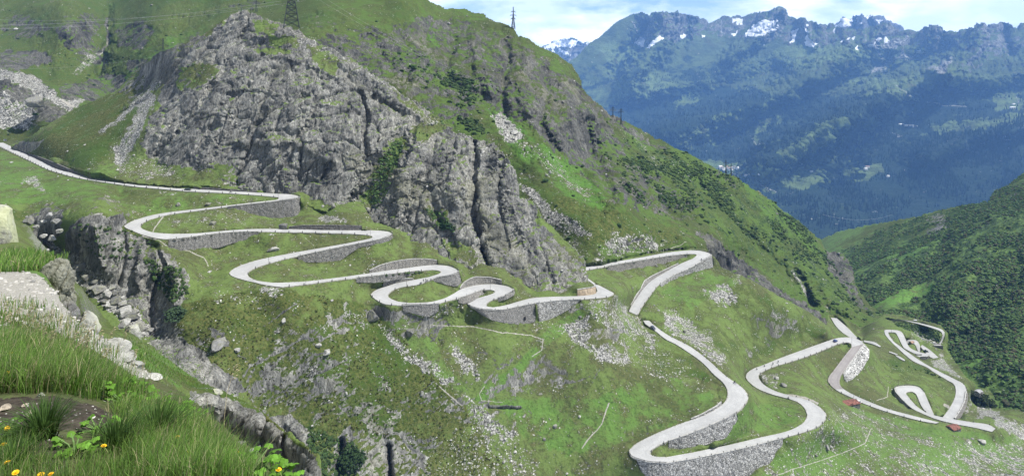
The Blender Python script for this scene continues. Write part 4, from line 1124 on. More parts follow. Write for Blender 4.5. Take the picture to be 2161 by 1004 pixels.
mk('rock', [(140, 30), (200, 30), (220, 60), (190, 90), (130, 70)], 0.68, 3); mk('rock', [(0, 110), (100, 105), (110, 140), (0, 150)], 0.95, 3); mk('rock', [(110, 55), (160, 40), (230, 130), (180, 140), (130, 90)], 0.6, 3)
mk('rock', [(120, 185), (160, 175), (200, 165), (265, 158), (260, 185), (200, 215), (130, 210)], 0.85, 2); mk('rock', [(420, 5), (480, 0), (480, 25), (430, 30)], .3, 3); mk('rock', [(-20, 140), (40, 148), (100, 178), (130, 210), (170, 225), (190, 225), (110, 260), (60, 250), (-20, 215)], 0.8, 2); mk('rock', [(-20, 205), (60, 200), (120, 210), (140, 240), (90, 265), (-20, 290)], 0.35, 3)
mk('rock', [(370, 40), (440, 30), (430, 70), (360, 80)], .35, 3)
mk('scree', [(-20, 200), (50, 215), (90, 260), (30, 275), (-20, 280)], 0.9, 3); mk('scree', [(150, 160), (190, 110), (205, 125), (180, 150)], .55, 2); mk('scree', [(130, 210), (185, 212), (165, 228), (140, 235)], .9, 1)
mk('scree', [(1035, 245), (1060, 240), (1105, 290), (1090, 305), (1060, 300)], .85, 2); mk('scree', [(1085, 375), (1130, 405), (1200, 460), (1250, 485), (1255, 505), (1190, 495), (1130, 440)], .72, 3); mk('scree', [(1290, 495), (1360, 500), (1420, 515), (1340, 540), (1240, 555)], .5, 3)
mk('scree', [(1070, 300), (1150, 310), (1220, 380), (1260, 430), (1180, 380)], .3, 3); mk('scree', [(1120, 400), (1250, 540), (1220, 540), (1110, 430)], .35, 3)
mk('scree', [(1300, 265), (1330, 280), (1410, 355), (1390, 350)], .3, 2); mk('scree', [(1955, 455), (1990, 455), (1985, 500), (1960, 500)], .5, 2)
mk('heath', [(-20, -200), (960, -200), (960, 40), (840, 120), (700, 110), (560, 60), (300, 60), (200, 160), (-20, 200)], 0.42, 4)
mk('heath', [(1090, 370), (1250, 440), (1450, 490), (1420, 520), (1240, 520), (1150, 450)], 0.6, 3); mk('heath', [(1240, 260), (1330, 350), (1560, 430), (1760, 640), (1850, 690), (1700, 620), (1500, 480), (1350, 420)], 0.35, 3)
mk('bright', [(1025, 225), (1060, 232), (1130, 300), (1220, 350), (1285, 425), (1270, 450), (1200, 430), (1140, 370), (1070, 310)], 1.0, 2); mk('bright', [(300, 180), (90, 160), (200, 120), (240, 40), (330, 60), (400, 110)], 0.5, 3)
mk('bright', [(860, 20), (910, 50), (930, 100), (900, 110), (860, 60)], .7, 2); mk('bright', [(1560, 372), (1700, 480), (1745, 540), (1720, 540), (1600, 450)], .35, 2)
mk('shrub', [(840, 110), (960, 130), (1010, 180), (1000, 230), (900, 180), (820, 140)], 0.42, 4); mk('shrub', [(1240, 280), (1400, 300), (1560, 380), (1700, 480), (1790, 600), (1860, 670), (1780, 650), (1640, 560), (1500, 480), (1340, 420)], 0.40, 4)
mk('shrub', [(980, 240), (1040, 290), (1000, 290), (950, 250)], .5, 3)
ridge_ctrl = [
    (930, 15, 880), (1090, 70, 862), (1220, 165, 835), (1310, 260, 830), (1450, 320, 850), (1560, 372, 872), (1650, 440, 880), (1745, 545, 862), (1830, 640, 760), (1872, 674, 695),
    (640, 75, 640), (850, 200, 600), (1000, 280, 575), (1090, 380, 535), (1200, 500, 478), (1240, 555, 446), (1350, 532, 492), (1440, 520, 522), (1500, 528, 565), (1508, 560, 590), (1620, 620, 640), (1750, 700, 650), (1300, 400, 545), (1150, 300, 570), (1050, 200, 655),
    (1200, 450, 488), (1450, 440, 655), (1600, 540, 715), (850, 0, 800), (900, 100, 745), (1150, 200, 700), (1260, 330, 690), (1380, 400, 660), (1700, 590, 730), (1560, 450, 770), (1800, 660, 690), (1550, 575, 625), (1350, 320, 790),
    (700, 30, 740), (400, 60, 900), (228, 80, 1000), (0, 100, 900), (100, 160, 800), (230, 180, 840), (0, 0, 1100), (228, 0, 1250), (600, 20, 860), (800, 0, 815), (700, -100, 1100), (0, -150, 1500), (300, -150, 1500), (500, -150, 1350), (150, 60, 930), (320, 50, 960), (60, 200, 650), (60, 280, 600), (20, 155, 680), (20, 128, 780), (100, 200, 650), (170, 230, 640), (120, 165, 770),
    (150, 260, 600), (300, 200, 700), (500, 100, 760), (0, 330, 570), (700, 200, 620), (900, 350, 560), (1000, 450, 500), (1150, 560, 460), (1600, 680, 600), (1750, 740, 600), (1000, 560, 470),
]
ridge_poly = [(-30, -180), (300, -190), (560, -150), (700, -85), (800, -40), (860, -8), (900, -2), (918, 8), (940, 18), (980, 20), (1022, 32), (1030, 40), (1060, 52), (1082, 60), (1092, 75), (1112, 82), (1140, 98), (1168, 112), (1192, 128), (1203, 134), (1218, 150), (1228, 168), (1227, 183), (1240, 200), (1252, 212), (1262, 216), (1285, 238), (1312, 252), (1350, 272), (1400, 298), (1450, 322), (1480, 338),
              (1520, 358), (1556, 374), (1600, 402), (1640, 432), (1670, 455), (1700, 478), (1730, 505), (1745, 528), (1762, 530), (1782, 538), (1798, 562), (1806, 598), (1832, 636), (1868, 668), (1885, 690), (1850, 720), (1780, 750), (1600, 700), (1490, 550), (1460, 523.5), (1430, 525.5), (1353, 538), (1310, 545.5), (1265, 553), (1236, 559), (1100, 560), (900, 400), (600, 150), (300, 260), (100, 310), (-30, 330)]
ridge_carve = [
    ([(1068, 90), (1074, 130), (1058, 190), (1066, 240)], 9, 18), ([(1110, 120), (1100, 170), (1115, 230)], 14, -14), ([(1150, 150), (1158, 200), (1140, 260), (1180, 320)], 9, 13), ([(1190, 170), (1200, 260)], 12, -14), ([(1000, 80), (1010, 140), (1040, 190)], 14, -14), ([(960, 80), (940, 150), (990, 200)], 10, 12),
    ([(1240, 260), (1250, 330), (1290, 400)], 10, 16), ([(1230, 230), (1290, 330)], 12, -14), ([(1330, 330), (1380, 400), (1430, 450)], 12, 10), ([(228, 20), (224, 60), (230, 90), (215, 130), (205, 160)], 10, 30), ([(150, 30), (100, 120)], 40, -30), ([(340, 30), (260, 120)], 40, -25), ([(440, 10), (380, 70)], 20, 12),
    ([(1550, 400), (1640, 480), (1720, 580), (1780, 650)], 18, -14), ([(1480, 400), (1560, 480), (1650, 570), (1710, 640)], 14, 16), ([(1500, 370), (1600, 450), (1700, 540), (1780, 630)], 10, 8), ([(1680, 570), (1700, 600), (1710, 640)], 6, 10), ([(1430, 400), (1540, 490), (1620, 560)], 12, -12), ([(860, 60), (900, 110), (880, 160)], 16, -10), ([(780, 80), (830, 150)], 12, 10),
    ([(1765, 540), (1775, 580), (1800, 630)], 7, 12), ([(1505, 520), (1600, 590), (1700, 650)], 5, -4), ([(1020, 210), (1150, 320), (1270, 440)], 26, 12),
]
RIDGE = Sheet('mountain_ridge', ridge_poly, ridge_ctrl, 1.6, lam=3e-5, rag=2.0, masks=M, lines=[('rock', [(226, 40), (224, 55), (229, 75), (228, 95), (218, 108)], 3.5, 1.0), ('scree', [(218, 108), (205, 118), (190, 125)], 4, .6), ('path', [(227, 50), (229, 75), (226, 95)], 0.8, .8), ('scree', [(1673, 572), (1690, 600), (1705, 625)], 3, .8), ('path', [(130, 212), (160, 228)], 3, .8), ('path', [(1445, 515), (1380, 535), (1330, 530), (1310, 520)], 1.2, .7)],
              carve=ridge_carve, rock_amp=0.75, rock_L=34, soil_amp=2.0, soil_L=24, mat=MAT_RIDGE, rocks_oct=6)

# ---- bushy valley side on the right
M = []
mk('shrub', [(1740, 560), (1850, 490), (1960, 450), (2200, 340), (2200, 900), (2100, 840), (2000, 740), (1860, 690)], 0.50, 4)
mk('bright', [(1830, 650), (1880, 620), (1940, 600), (1990, 590), (1960, 620), (1900, 640), (1860, 660)], 1.0, 2); mk('shrub', [(1830, 650), (1880, 622), (1940, 600), (1990, 590), (1960, 620), (1900, 640), (1860, 660)], -1.0, 2)
mk('rock', [(1955, 455), (1995, 450), (2000, 480), (1970, 500), (1950, 495)], 0.8, 2); mk('rock', [(2080, 420), (2161, 390), (2161, 410), (2110, 430)], 0.55, 2); mk('rock', [(2080, 620), (2140, 570), (2161, 560), (2161, 580), (2110, 620), (2080, 650)], 0.7, 2)
mk('rock', [(2120, 820), (2200, 790), (2200, 830), (2130, 850), (2110, 850)], 0.6, 2); mk('heath', [(1760, 520), (1900, 450), (2161, 380), (2161, 450), (1950, 500), (1800, 540)], 0.5, 3)
mk('bright', [(2000, 780), (2161, 640), (2161, 700), (2050, 800)], 0.7, 4); mk('bright', [(1850, 530), (1950, 500), (1960, 530), (1870, 560)], 0.6, 4)
valley_ctrl = [(1870, 668, 720), (1990, 700, 648), (2003, 740, 605), (2042, 800, 527), (2100, 838, 490), (2161, 860, 460), (2220, 880, 440), (1735, 500, 1400), (1850, 470, 1260), (1960, 445, 1135), (2080, 410, 1050), (2161, 365, 1045), (2230, 330, 1044), (2000, 560, 823), (2161, 600, 652), (1870, 600, 879), (2161, 750, 525), (1760, 580, 1067), (1800, 660, 840), (1900, 700, 702), (2080, 700, 599), (2000, 640, 707), (1960, 760, 600), (2050, 860, 480), (2161, 480, 809)]
valley_poly = [(1700, 520), (1736, 503), (1760, 490), (1800, 482), (1850, 472), (1900, 462), (1942, 456), (1960, 448), (2000, 438), (2040, 432), (2082, 425), (2100, 402), (2130, 388), (2145, 376), (2166, 362), (2230, 330), (2230, 910), (2110, 868), (2040, 830), (1980, 770), (1900, 710), (1800, 690), (1740, 600)]
VALLEY = Sheet('valley_side', valley_poly, valley_ctrl, 2.0, lam=1e-5, rag=2.0, masks=M, carve=[([(1990, 520), (1930, 640)], 25, 20), ([(2100, 470), (2000, 640)], 30, -22), ([(2161, 560), (2060, 700), (2010, 740)], 24, 20), ([(2120, 600), (2080, 640), (2040, 720)], 10, 10), ([(1880, 500), (1850, 600)], 20, -15), ([(2161, 700), (2080, 790)], 20, -10), ([(1960, 690), (1985, 720)], 10, 10)],
               rock_amp=0.8, rock_L=26, soil_amp=2.2, soil_L=26, mat=MAT_VALLEY)

# ---- near bank of the gorge
M = []
mk('rock', [(400, 822), (440, 828), (530, 860), (590, 908), (660, 964), (690, 1040), (500, 1040), (440, 960), (395, 880)], 1.1, 1.0)
mk('rock', [(50, 480), (80, 470), (120, 545), (90, 550)], 0.45, 3); mk('rock', [(150, 610), (185, 600), (250, 660), (330, 735), (280, 730), (200, 690)], 0.4, 3); mk('scree', [(60, 480), (110, 520), (120, 545), (80, 530)], 0.6, 2); mk('bright', [(0, 535), (110, 540), (150, 600), (0, 590)], 0.9, 2); mk('bright', [(240, 700), (330, 745), (420, 800), (380, 820), (280, 770)], 1.0, 2)
mk('heath', [(330, 760), (420, 806), (530, 850), (600, 905), (590, 915), (500, 850), (400, 812)], 0.7, 1); mk('heath', [(170, 600), (260, 660), (300, 720), (220, 690)], 0.5, 2)
mk('rock', [(400, 860), (470, 870), (470, 900), (420, 900)], 0.0, 1)
near_ctrl = [(0, 545, 27), (100, 562, 25), (0, 600, 17), (150, 620, 26), (0, 500, 62), (60, 500, 88), (0, 460, 110), (40, 470, 112), (85, 520, 100), (110, 548, 95), (150, 590, 95), (190, 640, 90), (240, 690, 82), (200, 690, 62), (250, 715, 58), (330, 745, 70), (330, 790, 45), (420, 806, 62), (440, 832, 54), (440, 900, 53.7), (530, 856, 56), (530, 880, 54.5), (530, 950, 53.6), (590, 908, 52), (600, 980, 50.5), (660, 962, 48), (675, 1010, 46), (400, 1000, 40), (300, 1000, 25), (100, 800, 14), (250, 800, 22), (390, 850, 50)]
near_poly = [(-20, 448), (30, 462), (60, 476), (84, 505), (112, 545), (158, 585), (190, 632), (240, 690), (285, 706), (340, 745), (420, 803), (480, 828), (530, 851), (592, 903), (640, 940), (668, 970), (682, 1030), (300, 1030), (-20, 800)]
NEAR = Sheet('gorge_bank', near_poly, near_ctrl, 1.8, lam=1e-5, rag=1.6, masks=M, carve=[([(470, 835), (475, 900)], 8, .8), ([(560, 890), (555, 960)], 6, 1.0), ([(600, 920), (600, 980)], 6, .8)], rock_amp=0.55, rock_L=4.5, soil_amp=0.25, soil_L=2.4, mat=MAT_NEAR, coarse=2, skirt=0.03)

# ---- the bank in front of the camera
M = []
mk('path', [(-20, 574), (58, 571), (85, 582), (112, 606), (138, 648), (150, 672), (205, 705), (260, 738), (330, 800), (290, 800), (210, 745), (140, 712), (60, 668), (-20, 655)], 0.66, 1.4)
mk('forest', [(-20, 842), (120, 845), (215, 868), (255, 905), (235, 925), (120, 918), (60, 925), (-20, 915)], 1.0, 1.5); mk('forest', [(30, 955), (100, 945), (150, 985), (120, 1010), (50, 1000)], 1.0, 1.5)
fore_ctrl = [(0, 1004, 2.25), (300, 1004, 2.35), (620, 1004, 2.8), (0, 860, 3.0), (200, 870, 3.15), (450, 900, 3.6), (560, 970, 3.3), (0, 740, 4.6), (150, 760, 4.7), (300, 820, 5.0), (400, 850, 5.2), (0, 660, 8.0), (130, 705, 8.2), (0, 575, 14.5), (100, 590, 14.0), (150, 660, 11.5), (250, 740, 9.5), (330, 800, 7.5), (420, 835, 6.2), (500, 900, 4.6), (620, 985, 3.6), (680, 1040, 3.2)]
fore_poly = [(-30, 578), (0, 574), (58, 571), (85, 580), (112, 602), (138, 645), (152, 668), (205, 702), (262, 738), (320, 782), (345, 806), (395, 834), (440, 868), (490, 914), (530, 950), (580, 986), (640, 1012), (700, 1050), (-30, 1040)]
FORE = Sheet('roadside_bank', fore_poly, fore_ctrl, 3.0, lam=1e-5, rag=1.5, masks=M, rock_amp=0.2, rock_L=1.0, soil_amp=0.05, soil_L=0.5, mat=MAT_FORE, coarse=1, skirt=0.02)
# ---- far side of the main valley
M = []
sky_line = [(1196, 138), (1200, 130), (1215, 120), (1232, 104), (1250, 88), (1270, 72), (1290, 57), (1306, 49), (1322, 40), (1340, 34), (1352, 29), (1368, 30), (1385, 26), (1400, 23), (1414, 26), (1428, 25), (1442, 29), (1458, 31), (1470, 33), (1482, 39), (1492, 46), (1501, 47), (1510, 42), (1524, 38), (1540, 35), (1556, 32), (1570, 32),
            (1584, 30), (1596, 27), (1606, 24), (1614, 25), (1624, 24), (1634, 18), (1640, 14), (1645, 11.5), (1651, 13), (1660, 18), (1670, 28), (1680, 37), (1690, 34), (1697, 40), (1706, 44), (1722, 47), (1740, 50), (1758, 52), (1770, 57), (1800, 62), (1822, 61), (1836, 57), (1850, 54), (1862, 47), (1872, 50), (1884, 57), (1896, 64), (1912, 67), (1926, 66), (1940, 65),
            (1950, 58), (1960, 52), (1972, 52), (1984, 58), (1998, 64), (2010, 66), (2020, 61), (2030, 64), (2042, 62), (2055, 58), (2064, 50), (2074, 49), (2084, 56), (2094, 50), (2104, 50), (2112, 45), (2120, 46), (2130, 53), (2142, 56), (2152, 51), (2166, 50), (2230, 52)]
far_poly = sky_line + [(2230, 520), (1700, 560), (1450, 400), (1260, 260), (1190, 180)]
mk('forest', [(1180, 205), (1300, 195), (1450, 180), (1560, 188), (1640, 200), (1720, 208), (1850, 200), (1990, 172), (2230, 215), (2230, 560), (1650, 560), (1180, 260)], 0.80, 4)  # conifer slopes; their dark tone also paints in the cloud shade
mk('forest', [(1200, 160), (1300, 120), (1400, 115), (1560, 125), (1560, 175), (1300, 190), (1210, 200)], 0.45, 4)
mk('rock', [(1340, 40), (1400, 20), (1470, 30), (1500, 50), (1480, 80), (1420, 90), (1390, 75), (1360, 100), (1345, 75)], 0.62, 3)
mk('rock', [(1495, 45), (1560, 25), (1645, 8), (1690, 35), (1780, 55), (1860, 45), (1990, 50), (2100, 40), (2230, 45), (2230, 110), (2080, 110), (1990, 105), (1900, 95), (1780, 95), (1680, 95), (1600, 85), (1500, 75)], 0.72, 3)
mk('heath', [(1200, 130), (1320, 50), (1350, 60), (1340, 110), (1250, 160), (1200, 170)], 0.35, 4)
# pale meadows and screes; the meadows also paint the sunlit bands between cloud shadows
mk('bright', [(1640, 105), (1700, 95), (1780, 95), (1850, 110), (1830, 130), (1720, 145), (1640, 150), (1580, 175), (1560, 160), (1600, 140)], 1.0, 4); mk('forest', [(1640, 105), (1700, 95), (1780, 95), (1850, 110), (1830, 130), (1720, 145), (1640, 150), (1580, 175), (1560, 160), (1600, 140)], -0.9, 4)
for pl in [([(1840, 160), (1855, 140), (1875, 128), (1920, 118), (1985, 100), (2010, 98), (1990, 112), (1930, 125), (1880, 138), (1860, 155)]), ([(1955, 150), (1990, 128), (2015, 122), (2005, 140), (1990, 155)]), ([(1820, 95), (1870, 85), (1940, 75), (1900, 92), (1850, 105)])]:
    mk('scree', pl, .9, 2); mk('forest', pl, -1, 2); mk('rock', pl, -1, 2)
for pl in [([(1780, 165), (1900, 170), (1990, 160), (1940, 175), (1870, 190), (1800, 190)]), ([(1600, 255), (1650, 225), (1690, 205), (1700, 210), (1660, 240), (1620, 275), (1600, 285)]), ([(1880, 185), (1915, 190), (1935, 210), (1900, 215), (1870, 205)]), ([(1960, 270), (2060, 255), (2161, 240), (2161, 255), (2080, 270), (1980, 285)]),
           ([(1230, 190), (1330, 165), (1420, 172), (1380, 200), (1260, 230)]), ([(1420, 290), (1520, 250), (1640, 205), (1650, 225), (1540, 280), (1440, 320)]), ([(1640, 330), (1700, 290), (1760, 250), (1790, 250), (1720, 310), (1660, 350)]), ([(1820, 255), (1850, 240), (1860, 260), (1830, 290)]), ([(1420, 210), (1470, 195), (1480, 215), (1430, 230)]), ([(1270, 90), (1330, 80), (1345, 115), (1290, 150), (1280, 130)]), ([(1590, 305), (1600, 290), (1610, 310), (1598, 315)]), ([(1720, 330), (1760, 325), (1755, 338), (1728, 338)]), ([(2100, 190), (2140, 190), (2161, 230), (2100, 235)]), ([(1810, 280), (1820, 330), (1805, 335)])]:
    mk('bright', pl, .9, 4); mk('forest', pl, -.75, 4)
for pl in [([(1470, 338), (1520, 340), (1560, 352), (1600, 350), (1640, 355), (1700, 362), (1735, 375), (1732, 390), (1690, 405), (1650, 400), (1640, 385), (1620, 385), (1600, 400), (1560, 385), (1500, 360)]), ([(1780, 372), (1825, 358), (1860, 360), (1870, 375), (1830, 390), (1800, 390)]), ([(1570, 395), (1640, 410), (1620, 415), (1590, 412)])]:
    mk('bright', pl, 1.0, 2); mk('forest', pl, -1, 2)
mk('rock', [(1880, 40), (2230, 40), (2230, 130), (2060, 150), (1990, 140)], 0.45, 4)
for pl in [([(1340, 84), (1352, 80), (1362, 84), (1358, 98), (1345, 98)]), ([(1366, 101), (1380, 92), (1392, 76), (1400, 76), (1392, 92), (1375, 104)]), ([(1590, 55), (1610, 47), (1640, 46), (1645, 58), (1625, 68), (1600, 76), (1585, 78)]), ([(1600, 26), (1620, 24), (1606, 32)]), ([(1552, 40), (1570, 38), (1566, 50), (1550, 50)]), ([(1698, 58), (1703, 47), (1704, 80), (1712, 90), (1726, 88), (1712, 100), (1702, 98), (1699, 75)]),
           ([(1675, 60), (1680, 58), (1676, 85), (1664, 87)]), ([(1790, 82), (1806, 80), (1808, 84)]), ([(1835, 96), (1850, 86), (1862, 82), (1846, 96)]), ([(1862, 80), (1868, 76), (1880, 90), (1868, 88)]), ([(1925, 115), (1940, 104), (1955, 110), (1940, 112)]), ([(1575, 75), (1582, 60), (1590, 62), (1580, 80)]), ([(1440, 80), (1450, 68), (1452, 72), (1446, 82)]), ([(1802, 100), (1812, 97), (1810, 108)]),
           ([(1760, 54), (1762, 54), (1759, 72)]), ([(1978, 75), (1990, 78), (1994, 88), (1985, 82)]), ([(2120, 93), (2130, 97), (2122, 99)]), ([(1540, 70), (1560, 62), (1550, 76)]), ([(1610, 95), (1618, 96), (1612, 98)]), ([(1480, 75), (1492, 71), (1486, 80)])]:
    mk('snow', pl, 1.35, 1.4)
far_lines = [('path', [(1890, 182), (1915, 200), (1940, 215), (1990, 228), (2040, 232)], 1.6, .7), ('path', [(2040, 235), (2060, 265)], 1.2, .5), ('path', [(1582, 290), (1592, 300), (1600, 312)], 2, .6), ('scree', [(1852, 108), (1862, 128), (1866, 140)], 2.5, .8), ('scree', [(1908, 95), (1905, 115)], 2.5, .7), ('scree', [(1990, 85), (1995, 100)], 2.5, .7), ('path', [(1600, 395), (1640, 412)], 1.0, .9), ('path', [(1545, 372), (1570, 382), (1600, 398), (1625, 412)], 1.2, .8), ('scree', [(1330, 52), (1340, 70), (1338, 85)], 2, .6),
             ('bright', [(1600, 265), (1640, 235), (1690, 205)], 5, .8), ('snow', [(1775, 90), (1790, 83)], 1.5, .9), ('scree', [(2145, 205), (2150, 220)], 1.6, .8)]
far_ctrl = [(1500, 330, 5300), (1560, 362, 4700), (1700, 385, 4400), (1850, 365, 4500), (1740, 495, 3350), (1700, 440, 3800), (2161, 360, 3900), (2161, 250, 4800), (2161, 140, 6000), (2161, 50, 6900), (2000, 62, 7200), (1900, 65, 7600), (1780, 58, 8200), (1645, 12, 8900), (1500, 46, 9000), (1400, 24, 8700), (1300, 52, 8500), (1200, 132, 8000), (1230, 200, 7500),
            (1350, 250, 6500), (1450, 300, 5700), (1600, 250, 6000), (1800, 250, 5300), (1800, 150, 6900), (1600, 130, 7900), (1400, 130, 8100), (1950, 150, 6500), (2000, 300, 4700), (1250, 260, 6900), (1500, 200, 7000), (1750, 300, 5000), (2230, 520, 3300), (1950, 420, 3900)]
far_carve = [([(1990, 152), (1900, 190), (1800, 240), (1700, 300), (1620, 340)], 36, -714), ([(1990, 112), (1880, 140), (1780, 180), (1650, 230), (1520, 290)], 30, 561), ([(1780, 120), (1680, 190), (1560, 230), (1400, 280)], 34, -646), ([(1640, 160), (1500, 210), (1330, 240)], 28, 510), ([(1645, 20), (1600, 80), (1540, 120)], 16, -425), ([(1690, 45), (1720, 95)], 12, -272), ([(1400, 30), (1390, 100), (1330, 160)], 26, -510), ([(1360, 60), (1300, 150)], 16, 306),
             ([(1862, 50), (1840, 90)], 12, -255), ([(1965, 55), (1960, 90), (1900, 130)], 16, -340), ([(2070, 55), (2060, 110), (1990, 150)], 18, -340), ([(2115, 50), (2130, 110)], 12, 238), ([(1450, 40), (1440, 90)], 12, 204), ([(2161, 150), (2080, 170), (1990, 155)], 24, -425), ([(2161, 260), (2060, 280), (1960, 330)], 30, -374), ([(1850, 260), (1800, 330), (1760, 400)], 24, 306), ([(1730, 50), (1740, 90)], 8, -204), ([(1780, 58), (1790, 95)], 8, -204), ([(1820, 60), (1822, 90)], 8, -170)]
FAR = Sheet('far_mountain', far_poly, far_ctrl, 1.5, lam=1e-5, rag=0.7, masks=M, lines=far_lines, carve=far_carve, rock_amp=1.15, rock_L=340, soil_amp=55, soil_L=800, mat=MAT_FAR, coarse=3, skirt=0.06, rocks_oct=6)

MAT_SNOWY = terrain_mat('snowy_mountain', 0.03, 0.8, (0.06, 0.08, 0.04), (0.05, 0.06, 0.03), stones=0.0, rock_t=(.7, .7, .75))
M = []
mk('rock', [(1700, 0), (1950, 0), (1950, 130), (1700, 130)], 1.0, 0)
for pl in [([(1755, 58), (1772, 48), (1790, 40), (1802, 42), (1795, 52), (1775, 60)]), ([(1798, 38), (1808, 33), (1812, 40), (1802, 46)]), ([(1820, 34), (1838, 28), (1848, 33), (1832, 36)]), ([(1848, 40), (1862, 42), (1858, 48)]), ([(1812, 46), (1820, 44), (1818, 50)])]: mk('snow', pl, 1.0, 1)
SNOWY = Sheet('snowy_peak', [(1740, 66), (1757, 52), (1768, 44), (1776, 36), (1781, 32), (1786, 38), (1795, 40), (1802, 33), (1808, 32), (1814, 33), (1818, 28), (1823, 33), (1831, 31), (1838, 27), (1845, 33), (1852, 32), (1862, 33), (1870, 42), (1880, 45), (1890, 51), (1900, 56), (1908, 62), (1920, 78), (1930, 110), (1740, 110)],
              [(1740, 80, 9500), (1818, 28, 9900), (1900, 55, 9900), (1930, 110, 9200), (1740, 110, 9200), (1830, 100, 9200), (1830, 60, 9600)], 1.4, rag=0.6, masks=M, carve=[([(1781, 32), (1785, 90)], 8, -200), ([(1820, 30), (1825, 90)], 10, -300), ([(1845, 32), (1870, 90)], 8, -260), ([(1803, 40), (1800, 90)], 6, 250)], rock_amp=.8, rock_L=300, soil_amp=10, soil_L=300, mat=MAT_SNOWY, skirt=.05)
M = []
mk('rock', [(1100, 60), (1290, 60), (1290, 180), (1100, 180)], .8, 0)
for pl in [([(1150, 98), (1175, 86), (1215, 80), (1240, 90), (1215, 96), (1180, 104), (1160, 108)]), ([(1168, 110), (1190, 106), (1206, 108), (1203, 113), (1180, 114)]), ([(1145, 100), (1155, 95), (1165, 108), (1150, 106)]), ([(1236, 92), (1246, 88), (1250, 96), (1240, 98)])]: mk('snow', pl, .7, 2)
BLUE = Sheet('distant_range', [(1120, 112), (1136, 98), (1150, 92), (1166, 87), (1180, 84), (1196, 81), (1212, 80), (1224, 84), (1230, 91), (1238, 88), (1246, 87), (1252, 94), (1275, 110), (1290, 170), (1120, 170)],
             [(1120, 115, 10800), (1200, 80, 11200), (1250, 92, 11400), (1290, 170, 10000), (1120, 170, 10000), (1200, 130, 10500)], 1.4, rag=0.6, masks=M, carve=[([(1212, 80), (1190, 130)], 12, -500), ([(1240, 90), (1230, 130)], 10, 500)], rock_amp=.8, rock_L=300, soil_amp=10, soil_L=300, mat=MAT_SNOWY, skirt=.05)

# ---- haze: one box of even, pale air round everything
m = bpy.data.materials.new('haze_air'); m.use_nodes = True
nt = m.node_tree
nt.nodes.remove(nt.nodes['Principled BSDF'])
pv = nt.nodes.new('ShaderNodeVolumePrincipled')
pv.inputs['Color'].default_value = (0.23, 0.48, 0.98, 1)
pv.inputs['Density'].default_value = 4.8e-5
pv.inputs['Anisotropy'].default_value = 0.0
nt.links.new(pv.outputs[0], nt.nodes['Material Output'].inputs['Volume'])
HZ = (-6000, 12500, -800, 13200, -3600, 1250)
hz = MB().box(((HZ[0] + HZ[1]) / 2, (HZ[2] + HZ[3]) / 2, (HZ[4] + HZ[5]) / 2), (HZ[1] - HZ[0], HZ[3] - HZ[2], HZ[5] - HZ[4])).build('haze', m)
tag(hz, kind='stuff')

# ------------------------------------------------------------------ road surface
MAT_ROAD = road_mat('granite_setts', (0.375, 0.378, 0.376), (0.305, 0.308, 0.308))
MAT_ASPH = road_mat('worn_asphalt', (0.215, 0.20, 0.197), (0.25, 0.237, 0.23), 0.15)


def ribbon(name, L, R, mat, lift=0.0, cols=9):
    n = len(L)
    PL = pix(*L.T); PR = pix(*R.T)
    t = np.linspace(0, 1, cols)
    G = PL[:, None] * (1 - t)[None, :, None] + PR[:, None] * t[None, :, None]
    G[..., 2] += lift
    idx = np.arange(n * cols).reshape(n, cols)
    F = np.stack([idx[:-1, :-1], idx[:-1, 1:], idx[1:, 1:], idx[1:, :-1]], -1).reshape(-1, 4)
    # road bed edges drop a little so that the strip has a body
    dn = G[:, [0, -1]].reshape(-1, 3) - np.array([0, 0, 0.6])
    k = n * cols
    d = np.arange(n * 2).reshape(n, 2) + k
    F2 = np.stack([idx[:-1, 0], idx[1:, 0], d[1:, 0], d[:-1, 0]], -1)
    F3 = np.stack([idx[1:, -1], idx[:-1, -1], d[:-1, 1], d[1:, 1]], -1)
    sd_ = np.abs(np.concatenate([np.tile(t * 2 - 1, n), np.ones(n * 2)]))
    me = np_mesh(name, np.concatenate([G.reshape(-1, 3), dn]), [np.concatenate([F, F2, F3])], mat, {'tint': np.stack([sd_, sd_, sd_, np.ones_like(sd_)], -1)}, smooth=False)
    bm = bmesh.new(); bm.from_mesh(me); bmesh.ops.recalc_face_normals(bm, faces=bm.faces[:])
    bm.to_mesh(me); bm.free()
    return link(name, me)


for key, (L, R) in STRIPS.items():
    tag(ribbon('road', L, R, MAT_ROAD, 0.0), kind='structure')
PS = road_strip([R_LOW[7]])
a0, b0 = PS
k = int(len(a0) * 0.66)
tag(ribbon('road_patch', a0[:k], b0[:k], MAT_ASPH, 0.02), kind='structure')

# ------------------------------------------------------------------ walls
LOOKS = {
    'dark': masonry_mat('wall_stone_dark', 1.4, 0.13, (1, .97, .92), .3), 'grey': masonry_mat('wall_stone_grey', 1.3, 0.215, (1, .98, .93), .32), 'pale': masonry_mat('wall_stone_pale', 1.4, 0.25, (1, .96, .88), .28),
    'rough': masonry_mat('wall_rubble', 0.85, 0.31, (1, .99, .95), .42), 'white': masonry_mat('wall_rubble_white', 0.55, 0.46, (1, .99, .96), .4), 'tan': simple_mat('wall_concrete', (0.36, 0.29, 0.21), .95, 0, .3, .25, .1),
}
MAT_COPE = stone_mat('coping_stone', 0.36, (1, .99, .95), 1.0, 0.05)


